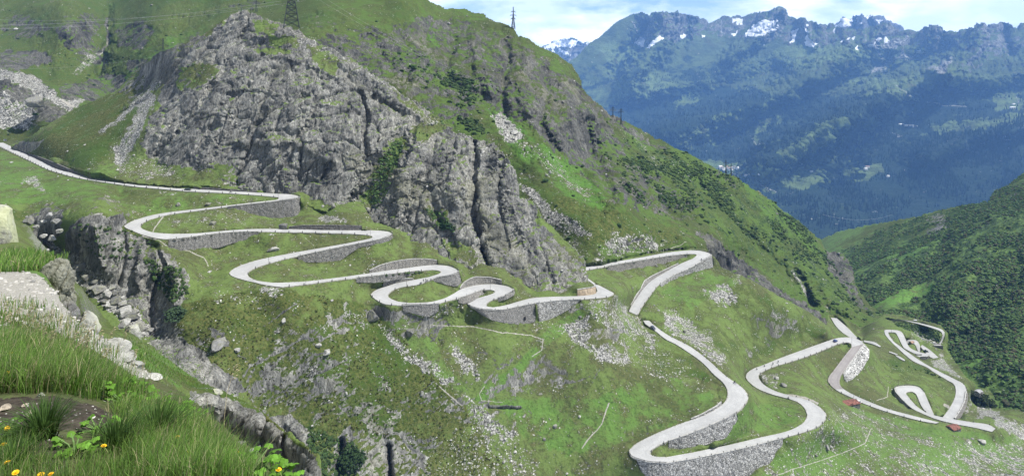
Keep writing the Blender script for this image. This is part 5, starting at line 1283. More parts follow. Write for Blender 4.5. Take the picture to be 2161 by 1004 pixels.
def build_wall(kind, look, top, bot, label):
    n = max(10, int(np.linalg.norm(np.array(top[-1]) - np.array(top[0])) / 2.5))
    T = resample_lin(top, n); B = resample_lin(bot, n)
    YT = np.zeros(n); YB = np.zeros(n)
    for i in range(n):
        if kind == 'down':
            Y = road_Y(*T[i]); h = (B[i, 1] - T[i, 1]) / F_PX * Y
            YT[i] = Y - 0.15; YB[i] = Y - 0.15 - 0.14 * h
        else:
            Y = road_Y(*B[i]); h = (B[i, 1] - T[i, 1]) / F_PX * Y
            YB[i] = Y + 0.1; YT[i] = Y + 0.1 + 0.12 * h
    k = np.ones(5) / 5
    pad = lambda a: np.concatenate([np.full(2, a[0]), a, np.full(2, a[-1])])
    YT = np.convolve(pad(YT), k, 'valid'); YB = np.convolve(pad(YB), k, 'valid')
    PT = pix(T[:, 0], T[:, 1], YT); PB = pix(B[:, 0], B[:, 1], YB)
    PT[:, 2] += 0.25 if kind == 'down' else 0.0
    dn = PB - PT; PB = PB + dn / (np.linalg.norm(dn, axis=1, keepdims=True) + 1e-6) * 1.0
    rows = 7
    t = np.linspace(0, 1, rows)
    G = PT[:, None] * (1 - t)[None, :, None] + PB[:, None] * t[None, :, None]
    G[..., 1] -= (vnoise(G * 0.9, 5) - .5) * 0.35
    tang = np.gradient(PT, axis=0); tang[:, 2] = 0
    nrm = np.stack([tang[:, 1], -tang[:, 0], np.zeros(n)], -1); nrm /= np.linalg.norm(nrm, axis=1, keepdims=True) + 1e-6
    nrm = np.where((nrm * PT).sum(1, keepdims=True) > 0, -nrm, nrm)          # towards the open side
    back_t = PT - nrm * 0.9; back_b = PB - nrm * 0.9
    V = np.concatenate([G.reshape(-1, 3), back_t, back_b])
    idx = np.arange(n * rows).reshape(n, rows); bt = n * rows + np.arange(n); bb = bt + n
    F = [np.stack([idx[:-1, :-1], idx[:-1, 1:], idx[1:, 1:], idx[1:, :-1]], -1).reshape(-1, 4), np.stack([idx[:-1, 0], idx[1:, 0], bt[1:], bt[:-1]], -1), np.stack([bt[:-1], bt[1:], bb[1:], bb[:-1]], -1), np.stack([bb[:-1], bb[1:], idx[1:, -1], idx[:-1, -1]], -1)]
    for e in (0, n - 1):
        F.append(np.array([[idx[e, 0], bt[e], bb[e], idx[e, -1]]]))
    me = np_mesh('retaining_wall', V, [np.concatenate(F)], LOOKS[look], smooth=False)
    bm = bmesh.new(); bm.from_mesh(me); bmesh.ops.recalc_face_normals(bm, faces=bm.faces[:]); bm.to_mesh(me); bm.free()
    o = link('retaining_wall', me)
    tag(o, label, 'wall')
    # coping stones along the top
    c = MB()
    a = PT + nrm * 0.12 + np.array([0, 0, .01]); b = PT - nrm * 0.6 + np.array([0, 0, .01])
    Vc = []; Fc = []
    for i in range(n):
        Vc += [a[i], b[i], b[i] + (0, 0, .28), a[i] + (0, 0, .28)]
    for i in range(n - 1):
        for q in range(4): Fc.append((i * 4 + q, i * 4 + (q + 1) % 4, i * 4 + 4 + (q + 1) % 4, i * 4 + 4 + q))
    Fc += [(0, 1, 2, 3), (n * 4 - 1, n * 4 - 2, n * 4 - 3, n * 4 - 4)]
    c.add(Vc, Fc)
    c.build('coping', MAT_COPE if look != 'dark' else LOOKS['grey'], o)
    return o


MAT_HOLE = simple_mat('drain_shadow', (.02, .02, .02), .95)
for w_ in WALLS:
    wall_ = build_wall(*w_)
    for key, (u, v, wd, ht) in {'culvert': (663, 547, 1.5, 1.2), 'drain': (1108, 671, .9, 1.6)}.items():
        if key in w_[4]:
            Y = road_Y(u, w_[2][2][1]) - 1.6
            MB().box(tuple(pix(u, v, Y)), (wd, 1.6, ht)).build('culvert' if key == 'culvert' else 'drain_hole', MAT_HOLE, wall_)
# ------------------------------------------------------------------ stones and boulders
def ico(sub):
    bm = bmesh.new(); bmesh.ops.create_icosphere(bm, subdivisions=sub, radius=1)
    V = np.array([v.co for v in bm.verts]); F = np.array([[v.index for v in f.verts] for f in bm.faces]); bm.free()
    return V, F


def rock_verts(V, seed, cuts=9, rough=0.10, flat=0.75):
    r = np.random.default_rng(seed)
    V = V * np.array([r.uniform(.85, 1.25), r.uniform(.7, 1.0), r.uniform(.6, .9)]) 
    for _ in range(cuts):
        n = r.normal(size=3); n /= np.linalg.norm(n)
        d = r.uniform(.45, flat)
        k = np.maximum(0, V @ n - d)
        V = V - k[:, None] * n
    return V * (1 + rough * fbm(V * 1.6 + seed, 4, seed)[:, None] * 1.6)


STONE = {k: stone_mat('boulder_' + k, *a) for k, a in {
    'grey': (0.20, (1, .99, .95), 1.0, .25), 'white': (0.33, (1, .99, .95), 1.0, .12), 'dark': (0.13, (1, 1, .97), 1.0, .25), 'lichen': (0.30, (1, 1, .88), .8, .6, (0.37, 0.40, 0.20)), 'rusty': (0.40, (1, .86, .68), 6.0, .05)}.items()}
I3 = ico(4); I2 = ico(2); I1 = ico(1)
_rocks = {}


def rock_mesh(kind, variant):
    k = (kind, variant)
    if k not in _rocks:
        V = rock_verts(I3[0], 100 + variant)
        V = V - np.array([0, 0, V[:, 2].min() * 0.55])
        _rocks[k] = np_mesh('boulder', V, [I3[1]], STONE[kind], smooth=False)
    return _rocks[k]


def boulder(sheet, u, v, wpx, label, kind='grey', variant=0, hk=1.0, rz=None, group=None, name='boulder', Y=None, tilt=0.0):
    """(u, v) is the middle of its foot, wpx its width in the photo"""
    p = sheet.at(u, v) if Y is None else Vector(pix(u, v, Y))
    o = link(name, rock_mesh(kind, variant))
    w = wpx / F_PX * p.y / 2
    o.scale = (w, w, w * hk)
    o.location = p
    o.rotation_euler = (tilt, tilt * .6, rz if rz is not None else (variant * 1.7 + u * .13) % 6.28)
    tag(o, label, 'boulder', group)
    return o


B = boulder
B(NEAR, -16, 545, 128, 'big yellow-green lichen boulder at the left edge above the grass', 'lichen', 3, 1.75, 0.3, Y=46)
def crag(p, w, h, d, label, seed, lean=(0, 0), kind='grey', rz=0.0):
    """a weathered rock standing out of the bank: ribs and cracks cut into a tall block"""
    V, F = ico(6)
    q = np.sign(V) * np.abs(V) ** 0.72
    V = q / np.abs(q).max()
    V = V * np.array([w / 2, d / 2, h / 2])
    taper = 1 - .22 * (V[:, 2:3] / h + .5)
    V[:, :2] *= taper
    N = V / (np.linalg.norm(V, axis=1, keepdims=True) + 1e-6)
    Q = (V + fbm(V / (w * .5), 3, seed)[:, None] * w * .12) @ np.array(Euler((.2, .45, .3)).to_matrix()) * np.array([1, 1, .35])
    dd = 0
    for L, a in ((w * .42, .26), (w * .17, .24), (w * .07, .2)):
        fv, fe = facets(Q / L, seed + int(L * 100))
        dd = dd + L * (a * fv - .16 * np.exp(-(fe / .10) ** 2))
    dd = dd + fbm(Q / (w * .06), 4, seed + 3, .6, 'crease') * w * .018
    V = V + N * dd[:, None]
    V[:, 0] += lean[0] * (V[:, 2] + h / 2); V[:, 1] += lean[1] * (V[:, 2] + h / 2)
    V[:, 2] += h * .42
    o = link('rock_pillar', np_mesh('rock_pillar', V, [F], STONE[kind], smooth=False), None, p)
    o.rotation_euler = (0, 0, rz)
    return tag(o, label, 'rock')
k_ = 17.0 / F_PX
crag(Vector(pix(100, 706, 17.0)), 86 * k_, 166 * k_, 74 * k_, 'tall craggy grey rock pillar beside the gravel path', 5, (.06, .1))
crag(Vector(pix(138, 716, 15.8)), 46 * k_, 80 * k_, 44 * k_, 'dark foot block under the tall rock pillar', 9, (.05, 0))
B(NEAR, 184, 706, 66, 'grey-green boulder right of the rock pillar', 'lichen', 2, 1.15, 1.2, Y=16)
B(FORE, 232, 738, 66, 'large white boulder on the outer edge of the gravel path', 'white', 4, .75, 0.4, tilt=.3)
B(FORE, 262, 764, 44, 'white block lying just below the largest white boulder', 'white', 5, .9, 1.0)
B(FORE, 288, 776, 40, 'pale slab tilted on the lower end of the gravel path', 'white', 6, .6, 2.0, tilt=.35)
B(FORE, 322, 800, 42, 'low pale stone at the end of the path beside the tall grass', 'white', 7, .5, 2.6, tilt=.3)
B(FORE, 205, 722, 22, 'small white stone behind the largest white path boulder', 'white', 2, .8, .6)
B(FORE, 275, 748, 18, 'small grey stone between two white path boulders', 'grey', 1, .8, .9)
B(FORE, 170, 690, 26, 'grey stone on the path edge below the rock pillar', 'grey', 6, .6, 1.9)
B(FORE, 70, 596, 12, 'small grey stone on the far end of the gravel path', 'grey', 3, .7)
B(FORE, 82, 610, 22, 'squat dark stone at the foot of the rock pillar on the path', 'dark', 5, .8, Y=13)
B(FORE, 68, 590, 20, 'brown-grey stone at the top of the gravel path edge', 'grey', 0, .9, Y=14)
B(FORE, 6, 868, 26, 'peach-coloured stone half in the dark soil at the left edge', 'rusty', 4, .8)
B(FORE, 60, 892, 22, 'peach stone in the dark soil beside a grass tussock', 'rusty', 2, .9)
B(FORE, 50, 866, 16, 'rounded beige stone on the dark soil', 'rusty', 7, .6)
B(FORE, 85, 842, 20, 'grey stone in the tall grass above the dark soil', 'grey', 1, .5)
B(FORE, 308, 992, 9, 'small white pebble among the lower grass', 'white', 3, 1.2)
B(FORE, 530, 960, 34, 'low pale stone at the lip of the grassy bank', 'white', 6, .45, tilt=.3)
B(FORE, 505, 942, 20, 'small pale stone above the low stone at the bank lip', 'white', 1, .5)
B(NEAR, 455, 828, 26, 'bright yellowish slab on top of the near cliff', 'lichen', 5, .5, 1.2, tilt=.4)
B(HILL, 280, 718, 44, 'lichen-green block leaning over the gorge exit', 'lichen', 3, 1.5, .5, Y=150)
B(HILL, 258, 690, 18, 'small boulder on the shoulder of the leaning lichen block', 'grey', 2, .9, Y=150)
B(HILL, 62, 470, 26, 'grey boulder on the near bank below the meadow', 'grey', 2, .9)
B(HILL, 376, 434, 13, 'lone round boulder in the grass between the two highest road levels', 'grey', 1, .8)
B(HILL, 437, 433, 11, 'smaller dark boulder right of the lone round boulder', 'dark', 4, 1.0)
B(HILL, 451, 473, 16, 'pale boulder on the grass inside the left hairpin', 'grey', 5, .8)
B(HILL, 600, 481, 23, 'rounded dark boulder standing beside the second road level', 'dark', 6, .9)
B(HILL, 578, 527, 18, 'pale boulder between the second and third road levels', 'white', 0, .6)
B(HILL, 569, 530, 14, 'low dark stone next to the pale boulder under the second road', 'dark', 2, .6)
B(HILL, 703, 440, 14, 'upright stone on the grassy knoll below the rock face', 'grey', 3, 1.5)
B(HILL, 787, 672, 30, 'dark blocky boulder below the tight left bend', 'dark', 1, .95)
B(HILL, 865, 706, 24, 'dark angular boulder below the grey wall of the left bend', 'dark', 5, 1.0)
B(HILL, 465, 728, 36, 'leaning grey slab on the brown heath slope', 'grey', 4, 1.0, tilt=.5)
B(HILL, 600, 680, 13, 'white block on the upper heath slope', 'white', 2, 1.1)
B(HILL, 500, 740, 18, 'flat pale slab halfway down the heath slope', 'white', 6, .6)
B(HILL, 689, 745, 22, 'flat white boulder high on the right of the heath slope', 'white', 7, .6)
B(HILL, 672, 730, 14, 'small white stone above the flat white heath boulder', 'white', 0, .7)
B(HILL, 731, 832, 9, 'lone pale stone in the middle of the heath slope', 'white', 3, 1.2)
B(HILL, 890, 832, 10, 'lone grey stone on the right part of the heath slope', 'grey', 1, 1.2)
B(HILL, 1172, 900, 12, 'round boulder in the green bowl below the footpath', 'grey', 5, .9)
B(HILL, 1148, 928, 9, 'grey stone below the round boulder in the green bowl', 'grey', 6, 1)
B(HILL, 1444, 702, 10, 'dark boulder in the stone field right of the steep road', 'dark', 2, .9)
B(HILL, 1640, 800, 14, 'boulder pile top on the grass inside the upper bend', 'white', 3, .7)
B(HILL, 1653, 816, 14, 'grey boulder at the foot of the grass patch inside the upper bend', 'grey', 4, .9)
B(HILL, 1744, 946, 14, 'grey boulder on the stony meadow below the wide curve', 'grey', 1, .9)
B(HILL, 1722, 962, 12, 'brown boulder beside the footpath on the stony meadow', 'dark', 3, .7)
B(HILL, 2072, 936, 20, 'white slab on the meadow near the stream stones', 'white', 6, .6)
B(RIDGE, 1160, 366, 11, 'white block on the bright green gully', 'white', 2, .9)
B(RIDGE, 1153, 372, 8, 'smaller white block below the white gully block', 'white', 5, .9)
B(RIDGE, 1072, 262, 20, 'large pale slab in the stone chute of the gully', 'white', 6, .5)
B(RIDGE, 1084, 284, 22, 'lower pale slab in the stone chute of the gully', 'white', 1, .5)
B(RIDGE, 300, 104, 9, 'dark boulder on the grass below the far left hill', 'dark', 2, .8)
B(RIDGE, 80, 222, 40, 'grey rock block on the pale outcrop at the left', 'grey', 0, .9, Y=600)
for i, (u, v, w) in enumerate([(120, 530, 20), (135, 545, 16), (150, 548, 22), (128, 552, 14), (172, 560, 26), (160, 575, 18), (180, 585, 24), (196, 590, 14), (205, 612, 30), (222, 618, 24), (232, 605, 18), (240, 632, 26), (252, 640, 18), (262, 655, 30), (246, 655, 16), (275, 668, 28), (286, 682, 20), (262, 676, 18), (295, 690, 22), (214, 634, 18), (190, 604, 16), (228, 640, 22), (110, 520, 16), (270, 640, 14), (310, 694, 16), (155, 560, 12), (280, 655, 16), (240, 615, 14), (200, 575, 14), (255, 622, 12)]):
    B(HILL, u + 4, v + 6, w * 1.25, 'pale angular boulder jammed in the gorge stream bed', ('grey', 'white', 'grey', 'dark')[i % 4], i % 8, .75, group='boulders in the gorge stream bed', tilt=.2)
for i, (u, v, w) in enumerate([(78, 480, 14), (92, 500, 16), (70, 505, 12), (110, 505, 18), (82, 522, 10), (100, 530, 12), (60, 520, 10), (90, 470, 14), (118, 470, 20), (105, 455, 16), (125, 490, 18), (50, 500, 9)]):
    B(HILL, u, v, w, 'grey boulder strewn on the bank left of the gorge', ('grey', 'white')[i % 2], (i * 3) % 8, .8, group='boulders on the left gorge bank', Y=150 if v > 475 and u < 105 else 250)

STONE_TINT = attr_mat('loose_stone', 2.0, .35, .95)


def scatter(name, base, P, size, tint, jitter=0.35, seed=0, mat=None, flatten=1.0, zoff=0.0, smooth=False):
    """many copies of one small solid, each turned, sized and coloured on its own, as one mesh"""
    r = np.random.default_rng(seed)
    V0, F0 = base
    n = len(P); k = len(V0)
    a = r.uniform(0, 2 * np.pi, n); ca, sa = np.cos(a), np.sin(a)
    S = size[:, None] * (1 + r.uniform(-jitter, jitter, (n, 3))); S[:, 2] *= flatten
    Vn = V0[None] * S[:, None]
    X = Vn[..., 0] * ca[:, None] - Vn[..., 1] * sa[:, None]; Yy = Vn[..., 0] * sa[:, None] + Vn[..., 1] * ca[:, None]
    V = np.stack([X, Yy, Vn[..., 2] + zoff * size[:, None]], -1) + P[:, None, :3]
    F = F0[None] + (np.arange(n) * k)[:, None, None]
    T = np.repeat(np.c_[tint, np.ones(n)][:, None], k, 1)
    return link(name, np_mesh(name, V.reshape(-1, 3), [F.reshape(-1, F0.shape[1])], mat, {'tint': T.reshape(-1, 4)}, smooth))


r = np.random.default_rng(3)
pts = HILL.sample(20000, [(hill_poly, 1.0)], r)
keep = r.random(len(pts)) < np.clip(pts[:, 4] * 1.0 + 0.04, 0, 1) * (pts[:, 3] < .5) * (pts[:, 7] < .3)
clump = gnoise(pts[:, :3] / 14.0, 5)
keep &= (clump > 0.02) | (pts[:, 4] > .5)
pts = pts[keep]
pts = pts[[i for i, p in enumerate(pts) if True]]
# leave the road free
def off_road(P):
    u = P[:, 0] / P[:, 1] * F_PX + CX; v = HOR - P[:, 2] / P[:, 1] * F_PX
    m = np.zeros(len(P), bool)
    for pl in ROAD_POLYS:
        ce = pl.mean(0)
        m |= pip(u, v, pl) | pip(u, v + 2.5, pl) | pip(u, v - 2.0, pl)
    return ~m
pts = pts[off_road(pts)]
sz = (0.22 + 0.9 * r.random(len(pts)) ** 3.5) * np.clip(pts[:, 1] / 330, .7, 1.4)
g = r.uniform(.16, .44, len(pts))
RK1 = (rock_verts(I1[0], 5, 5, .1), I1[1])
tag(scatter('scree', RK1, pts, sz, np.stack([g, g * .99, g * .94], -1), .35, 1, STONE_TINT, .8), kind='stuff')
pts = RIDGE.sample(9000, [(ridge_poly, 1.0)], r)
pts = pts[r.random(len(pts)) < np.clip(pts[:, 4] * .9 + .05, 0, 1)]
sz = (0.5 + 1.6 * r.random(len(pts)) ** 4) * np.clip(pts[:, 1] / 700, .6, 1.4); g = r.uniform(.2, .45, len(pts))
tag(scatter('ridge_scree', RK1, pts, sz, np.stack([g, g * .99, g * .95], -1), .35, 2, STONE_TINT, .8), kind='stuff')
pts = DOME.sample(3500, [(dome_poly, 1.0)], r)
pts = pts[(r.random(len(pts)) < np.clip(pts[:, 4] * .9 + .03, 0, 1))]
sz = (0.3 + 1.3 * r.random(len(pts)) ** 4); g = r.uniform(.2, .45, len(pts))
tag(scatter('dome_scree', RK1, pts, sz, np.stack([g, g * .99, g * .95], -1), .35, 3, STONE_TINT, .8), kind='stuff')
pts = FORE.sample(2600, [([(-20, 574), (58, 571), (85, 582), (112, 606), (138, 648), (205, 705), (260, 738), (330, 800), (290, 800), (210, 745), (140, 712), (60, 690), (-20, 690)], 1.0), ([(-20, 845), (180, 860), (260, 910), (100, 960), (-20, 930)], .03)], r)
sz = (0.006 + 0.030 * r.random(len(pts)) ** 6) * np.clip(pts[:, 1] / 6, .5, 1.8); g = r.uniform(.25, .5, len(pts))
tag(scatter('gravel', RK1, pts, sz, np.stack([g, g * .97, g * .9], -1), .35, 4, STONE_TINT, .7), kind='stuff')

# ------------------------------------------------------------------ bushes
LEAF = attr_mat('bush_leaves', 1.1, .75, .9, 0.0, 0.6)
def bush_base(seed, sub=2):
    V, F = ico(sub)
    d = gnoise(V * 1.7 + seed * 3.1, seed) * .55 + gnoise(V * 4.1 + seed, seed + 9) * .35
    V = V * (1 + d[:, None]); V[:, 2] = np.maximum(V[:, 2], -.35)
    return V, F
def bushes(name, sheet, n, polys, smin, smax, cols, seed, dens=None, flat=.8):
    r = np.random.default_rng(seed)
    P = sheet.sample(n, polys, r)
    if dens is not None: P = P[r.random(len(P)) < dens(P)]
    if sheet is HILL: P = P[off_road(P)]
    sz = (smin + (smax - smin) * r.random(len(P)) ** 2.2)
    c = np.array(cols); k = r.integers(0, len(c), len(P))
    t = c[k] * r.uniform(.82, 1.16, (len(P), 1)) * r.uniform(.94, 1.06, (len(P), 3))
    o = scatter(name, bush_base(seed, 1), P, sz, t, .3, seed, LEAF, flat, .25)
    return tag(o, kind='stuff')


GREENS = [(.046, .084, .023), (.058, .104, .029), (.040, .070, .025), (.072, .112, .034)]
VGREENS = [tuple(x * 1.7 for x in q) for q in GREENS] + [(.09, .095, .05)]
def ridge_d(P): return np.clip(P[:, 6] * 1.5, 0, 1) * np.clip(3.5 * (fbm(P[:, :3] / 60., 3, 3) + .03), 0, 1) + .015
bushes('alder_scrub', RIDGE, 70000, [(ridge_poly, .35), ([(1240, 270), (1400, 300), (1560, 380), (1700, 480), (1800, 600), (1870, 680), (1780, 690), (1640, 600), (1500, 500), (1340, 430)], .45), ([(840, 110), (960, 130), (1020, 190), (1020, 290), (900, 200), (820, 140)], .06)], .8, 2.9, GREENS, 11, ridge_d)
def valley_d(P): return np.clip(P[:, 6] * 1.7, 0, 1) * np.clip(.55 + 3.0 * fbm(P[:, :3] / 70., 3, 4), 0.03, 1)
bushes('valley_scrub', VALLEY, 70000, [(valley_poly, 1.0)], .8, 2.5, VGREENS, 12, valley_d)
bushes('slope_scrub', HILL, 7000, [([(300, 540), (380, 570), (400, 620), (360, 640), (320, 590)], .05), ([(650, 900), (760, 940), (740, 1040), (640, 1040)], .08), ([(1880, 672), (1935, 685), (1985, 700), (1985, 722), (1950, 715), (1925, 700), (1890, 685)], .08), ([(1880, 770), (1960, 780), (1990, 800), (1960, 790)], .01), ([(830, 560), (890, 575), (850, 590), (800, 590)], .02), ([(150, 470), (260, 480), (330, 520), (250, 560), (170, 520)], .02)], .4, 1.3, GREENS, 13)
bushes('heath_tufts', HILL, 8000, [([(385, 640), (520, 612), (620, 612), (760, 640), (830, 690), (900, 765), (960, 830), (1010, 900), (1100, 1040), (650, 1040), (560, 880), (430, 780), (370, 710)], .8), ([(160, 470), (200, 440), (260, 460), (330, 520), (370, 560), (330, 580), (230, 520)], .05)], .18, .62, [(.050, .060, .016), (.075, .072, .026), (.040, .058, .014), (.070, .098, .022)], 14, lambda P: np.clip(.5 + 1.6 * gnoise(P[:, :3] / 11., 8), 0, 1) * (P[:, 3] < .4), .55)
bushes('dome_scrub', DOME, 1500, [([(770, 410), (800, 340), (840, 290), (850, 310), (820, 400), (790, 440)], .25), ([(895, 440), (940, 450), (955, 490), (915, 480)], .07), ([(380, 140), (450, 130), (470, 150), (420, 190), (370, 195)], .03), ([(860, 280), (930, 230), (960, 250), (900, 300)], .03)], .4, 1.3, VGREENS, 15)


def big_bush(sheet, u, v, wpx, label, seed, tint=(.05, .10, .026), Y=None):
    p = sheet.at(u, v) if Y is None else Vector(pix(u, v, Y))
    w = wpx / F_PX * p.y / 2
    root = empty('mountain_bush', p)
    r = np.random.default_rng(seed)
    n = 420
    d = r.normal(size=(n, 3)); d /= np.linalg.norm(d, axis=1, keepdims=True); d[:, 2] = np.abs(d[:, 2])
    P = d * (w * r.uniform(.55, 1.0, (n, 1)) * (1 + .4 * gnoise(d * 1.8 + seed, seed)[:, None])); P[:, 2] *= .85
    t = np.array(tint) * r.uniform(.6, 1.35, (n, 1))
    V0 = np.array([[-.5, 0, 0], [0, -.3, .1], [.5, 0, 0], [0, .3, .1], [0, 0, .35]]); F0 = np.array([[0, 1, 4], [1, 2, 4], [2, 3, 4], [3, 0, 4]])
    o = scatter('foliage', (V0, F0), P, np.full(n, w * .30), t, .4, seed, LEAF); o.parent = root
    s = MB()
    for k in range(5): s.tube([(0, 0, -.3), tuple(P[k] * .5), tuple(P[k] * .9)], [w * .05, w * .035, w * .012], 5)
    s.build('stem', MAT_STEM, root)
    tag(root, label, 'bush')


MAT_STEM = simple_mat('bush_bark', (.07, .055, .04), .9, 0, .3, 4)
big_bush(HILL, 372, 668, 52, 'grey-green bush filling the cleft of the gorge wall', 1, (.055, .095, .045))
big_bush(HILL, 742, 975, 60, 'dark round bush between the rocks at the bottom edge', 2, (.03, .06, .02))
big_bush(DOME, 943, 482, 34, 'dark green bush on the rock face left of the long crack', 3, (.03, .07, .025))
big_bush(HILL, 2072, 856, 54, 'dark brownish bush below the pale stone slab by the stream', 4, (.04, .06, .02))
big_bush(HILL, 1953, 742, 11, 'small dark bush on the far hairpins near the stream bridge', 5, (.02, .04, .016))
big_bush(RIDGE, 1962, 762, 12, 'tiny bush at the outer edge of the farthest hairpin', 6, (.02, .04, .016), 566)

# ------------------------------------------------------------------ forest on the far slopes, far village
def cone_base():
    V = [(0, 0, 1.0)]; F = []
    for k in range(6): V.append((.17 * math.cos(k * math.pi / 3), .17 * math.sin(k * math.pi / 3), .0))
    for k in range(6): F.append((0, 1 + k, 1 + (k + 1) % 6))
    return np.array(V), np.array(F)
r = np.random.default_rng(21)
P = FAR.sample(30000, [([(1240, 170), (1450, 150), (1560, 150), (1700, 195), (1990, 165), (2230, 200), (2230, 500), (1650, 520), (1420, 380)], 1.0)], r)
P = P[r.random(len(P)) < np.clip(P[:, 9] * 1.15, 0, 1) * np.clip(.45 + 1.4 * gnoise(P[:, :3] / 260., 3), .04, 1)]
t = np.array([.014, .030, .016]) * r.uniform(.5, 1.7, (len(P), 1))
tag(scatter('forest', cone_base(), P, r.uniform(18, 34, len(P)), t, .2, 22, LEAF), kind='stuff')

MAT_PLASTER = simple_mat('house_plaster', (.62, .60, .56), .9, 0, .1, .2); MAT_TIMBER = simple_mat('house_timber', (.16, .11, .075), .9, 0, .3, .5)
MAT_SLATE = simple_mat('slate_roof', (.25, .25, .26), .8, 0, .25, .4); MAT_RED = simple_mat('red_sheet_roof', (.150, .062, .046), .85, 0, .5, .9); MAT_BROWN = simple_mat('brown_roof', (.30, .20, .15), .85, 0, .3, .4)
MAT_DOOR = simple_mat('door_wood', (.06, .045, .035), .8); MAT_DRY = masonry_mat('hut_stone', .8, .27, (1, .97, .92), .5)


def house(name, p, L, Wd, h, rh, rz, wall, roof, label, group=None, detail=True, cat='house'):
    root = empty(name, p, rz)
    m = MB()
    m.add([(-L/2, -Wd/2, -2.0), (L/2, -Wd/2, -2.0), (L/2, Wd/2, -2.0), (-L/2, Wd/2, -2.0), (-L/2, -Wd/2, h), (L/2, -Wd/2, h), (L/2, Wd/2, h), (-L/2, Wd/2, h), (-L/2, 0, h + rh), (L/2, 0, h + rh)],
          [(0, 1, 5, 4), (2, 3, 7, 6), (1, 2, 6, 9, 5), (3, 0, 4, 8, 7), (0, 3, 2, 1), (4, 5, 9, 8), (6, 7, 8, 9)])
    m.build('wall', wall, root)
    q = MB(); e = Wd * .06; k = rh / (Wd / 2)
    for s in (-1, 1):
        a = [(-L/2 - e, s * (Wd/2 + e), h - e * k + .06), (L/2 + e, s * (Wd/2 + e), h - e * k + .06), (L/2 + e, 0, h + rh + .06), (-L/2 - e, 0, h + rh + .06)]
        b = [(x, y, z + .18) for x, y, z in a]
        q.add(a + b, [(0, 1, 2, 3), (4, 7, 6, 5), (0, 4, 5, 1), (1, 5, 6, 2), (2, 6, 7, 3), (3, 7, 4, 0)])
    q.build('roof', roof, root)
    if detail:
        for x in (-L * .28, L * .28): MB().box((x, -Wd/2 - .03, h * .6), (.8, .08, .7)).build('window', MAT_DOOR, root)
        MB().box((0, -Wd/2 - .03, 1.0), (1.0, .08, 2.0)).build('door', MAT_DOOR, root)
    tag(root, label, cat, group)
    return root


house('alpine_hut', HILL.at(1792, 853), 12.5, 5.5, 1.1, .9, .25, MAT_DRY, MAT_RED, 'long low stone hut with a rusty red roof beside the road and white car', cat='hut')
house('alpine_hut', HILL.at(2013, 906), 6.8, 5.0, 1.3, 1.1, .35, MAT_DRY, MAT_RED, 'small stone hut with a dark red roof on the meadow below the narrow hairpin loop', cat='hut')
house('alpine_hut', HILL.at(2064, 828) if False else Vector(pix(2065, 829, 482)), 5.2, 3.8, 1.4, .8, .5, MAT_DRY, MAT_SLATE, 'pale grey stone slab by the stream, built in the shape of a small hut', cat='hut')  # stands for a pale slab ruin; the hut form is made up
house('alpine_hut', Vector(pix(1924, 724.5, 592)), 4.0, 3.2, 1.2, 1.0, .4, MAT_TIMBER, MAT_BROWN, 'tiny brown wooden hut between the farthest hairpins', cat='hut')
r = np.random.default_rng(5)
vill = [(1521, 359, 1), (1526, 361, 0), (1529, 364, 0), (1533, 366, 0), (1537, 365, 0), (1541, 366, 0), (1545, 363, 0), (1549, 365, 0), (1553, 364, 0), (1536, 361, 0), (1543, 368, 0), (1548, 369, 0), (1558, 366, 0), (1562, 365, 0), (1567, 365.5, 1), (1530, 369, 0), (1524, 366, 0), (1572, 380, 0), (1576, 380, 0), (1582, 381, 0), (1590, 368, 0), (1606, 365, 0)]
for i, (u, v, big) in enumerate(vill):
    p = FAR.at(u, v)
    s = 1.9 if big else r.uniform(.9, 1.35)
    house('village_house', p, 15 * s, 10 * s, 7 * s, 4 * s, r.uniform(-.6, .6), MAT_PLASTER, (MAT_SLATE, MAT_BROWN, MAT_SLATE, MAT_PLASTER)[i % 4] if not big else MAT_PLASTER,
          {0: 'large white house at the top of the far valley village', 14: 'large white house on the right of the far valley village'}.get(i, 'small pale house in the far valley village'), 'houses of the far village', False)
for (u, v, L, lab) in [(1919, 274.5, 90, 'long white building on the dark far slope'), (1932, 275, 40, 'short white building right of the long one on the dark far slope'), (1900, 272.5, 34, 'white mast house left of the long white building on the far slope'), (2136, 229, 46, 'white farmhouse on the far slope at the right edge'), (2140, 222.5, 24, 'small white barn above the farmhouse at the right edge'), (1713, 377, 18, 'single white house in the far valley meadow'), (1830, 368, 30, 'pink-roofed house on the second far meadow'), (1826, 373, 22, 'lower house on the second far meadow'), (1875, 387.5, 16, 'single white house in the dark far forest')]:
    house('farmhouse', FAR.at(u, v), L, 14, 9, 4, .1, MAT_PLASTER, MAT_PLASTER if 'pink' not in lab else MAT_BROWN, lab, None, False)

# ------------------------------------------------------------------ bridge over the stream
p = Vector(pix(1965, 728, 598))
br = empty('stone_bridge', p, -0.02)
s = 598 / F_PX
Lb = 44 * s
dk = MB().box((0, 0, -.3), (Lb, 4.4, .6)).build('deck', MAT_ROAD, br)
for sgn in (-1, 1): MB().box((0, sgn * 2.05, .38), (Lb, .35, .75)).build('parapet', LOOKS['pale'], br)
a = MB(); n = 10; V = []
for i in range(n + 1):
    t = -1 + 2 * i / n; x = t * Lb * .36; z = -1.3 - 6.5 * (1 - math.sqrt(max(0, 1 - t * t * .98)))
    V += [(x, -2.0, z), (x, 2.0, z), (x, -2.0, -.62), (x, 2.0, -.62)]
F = []
for i in range(n):
    b_ = i * 4
    F += [(b_, b_ + 4, b_ + 5, b_ + 1), (b_, b_ + 2, b_ + 6, b_ + 4), (b_ + 1, b_ + 5, b_ + 7, b_ + 3), (b_ + 2, b_ + 3, b_ + 7, b_ + 6)]
a.add(V, F + [(0, 1, 3, 2), (n * 4, n * 4 + 2, n * 4 + 3, n * 4 + 1)])
a.build('arch', LOOKS['dark'], br)
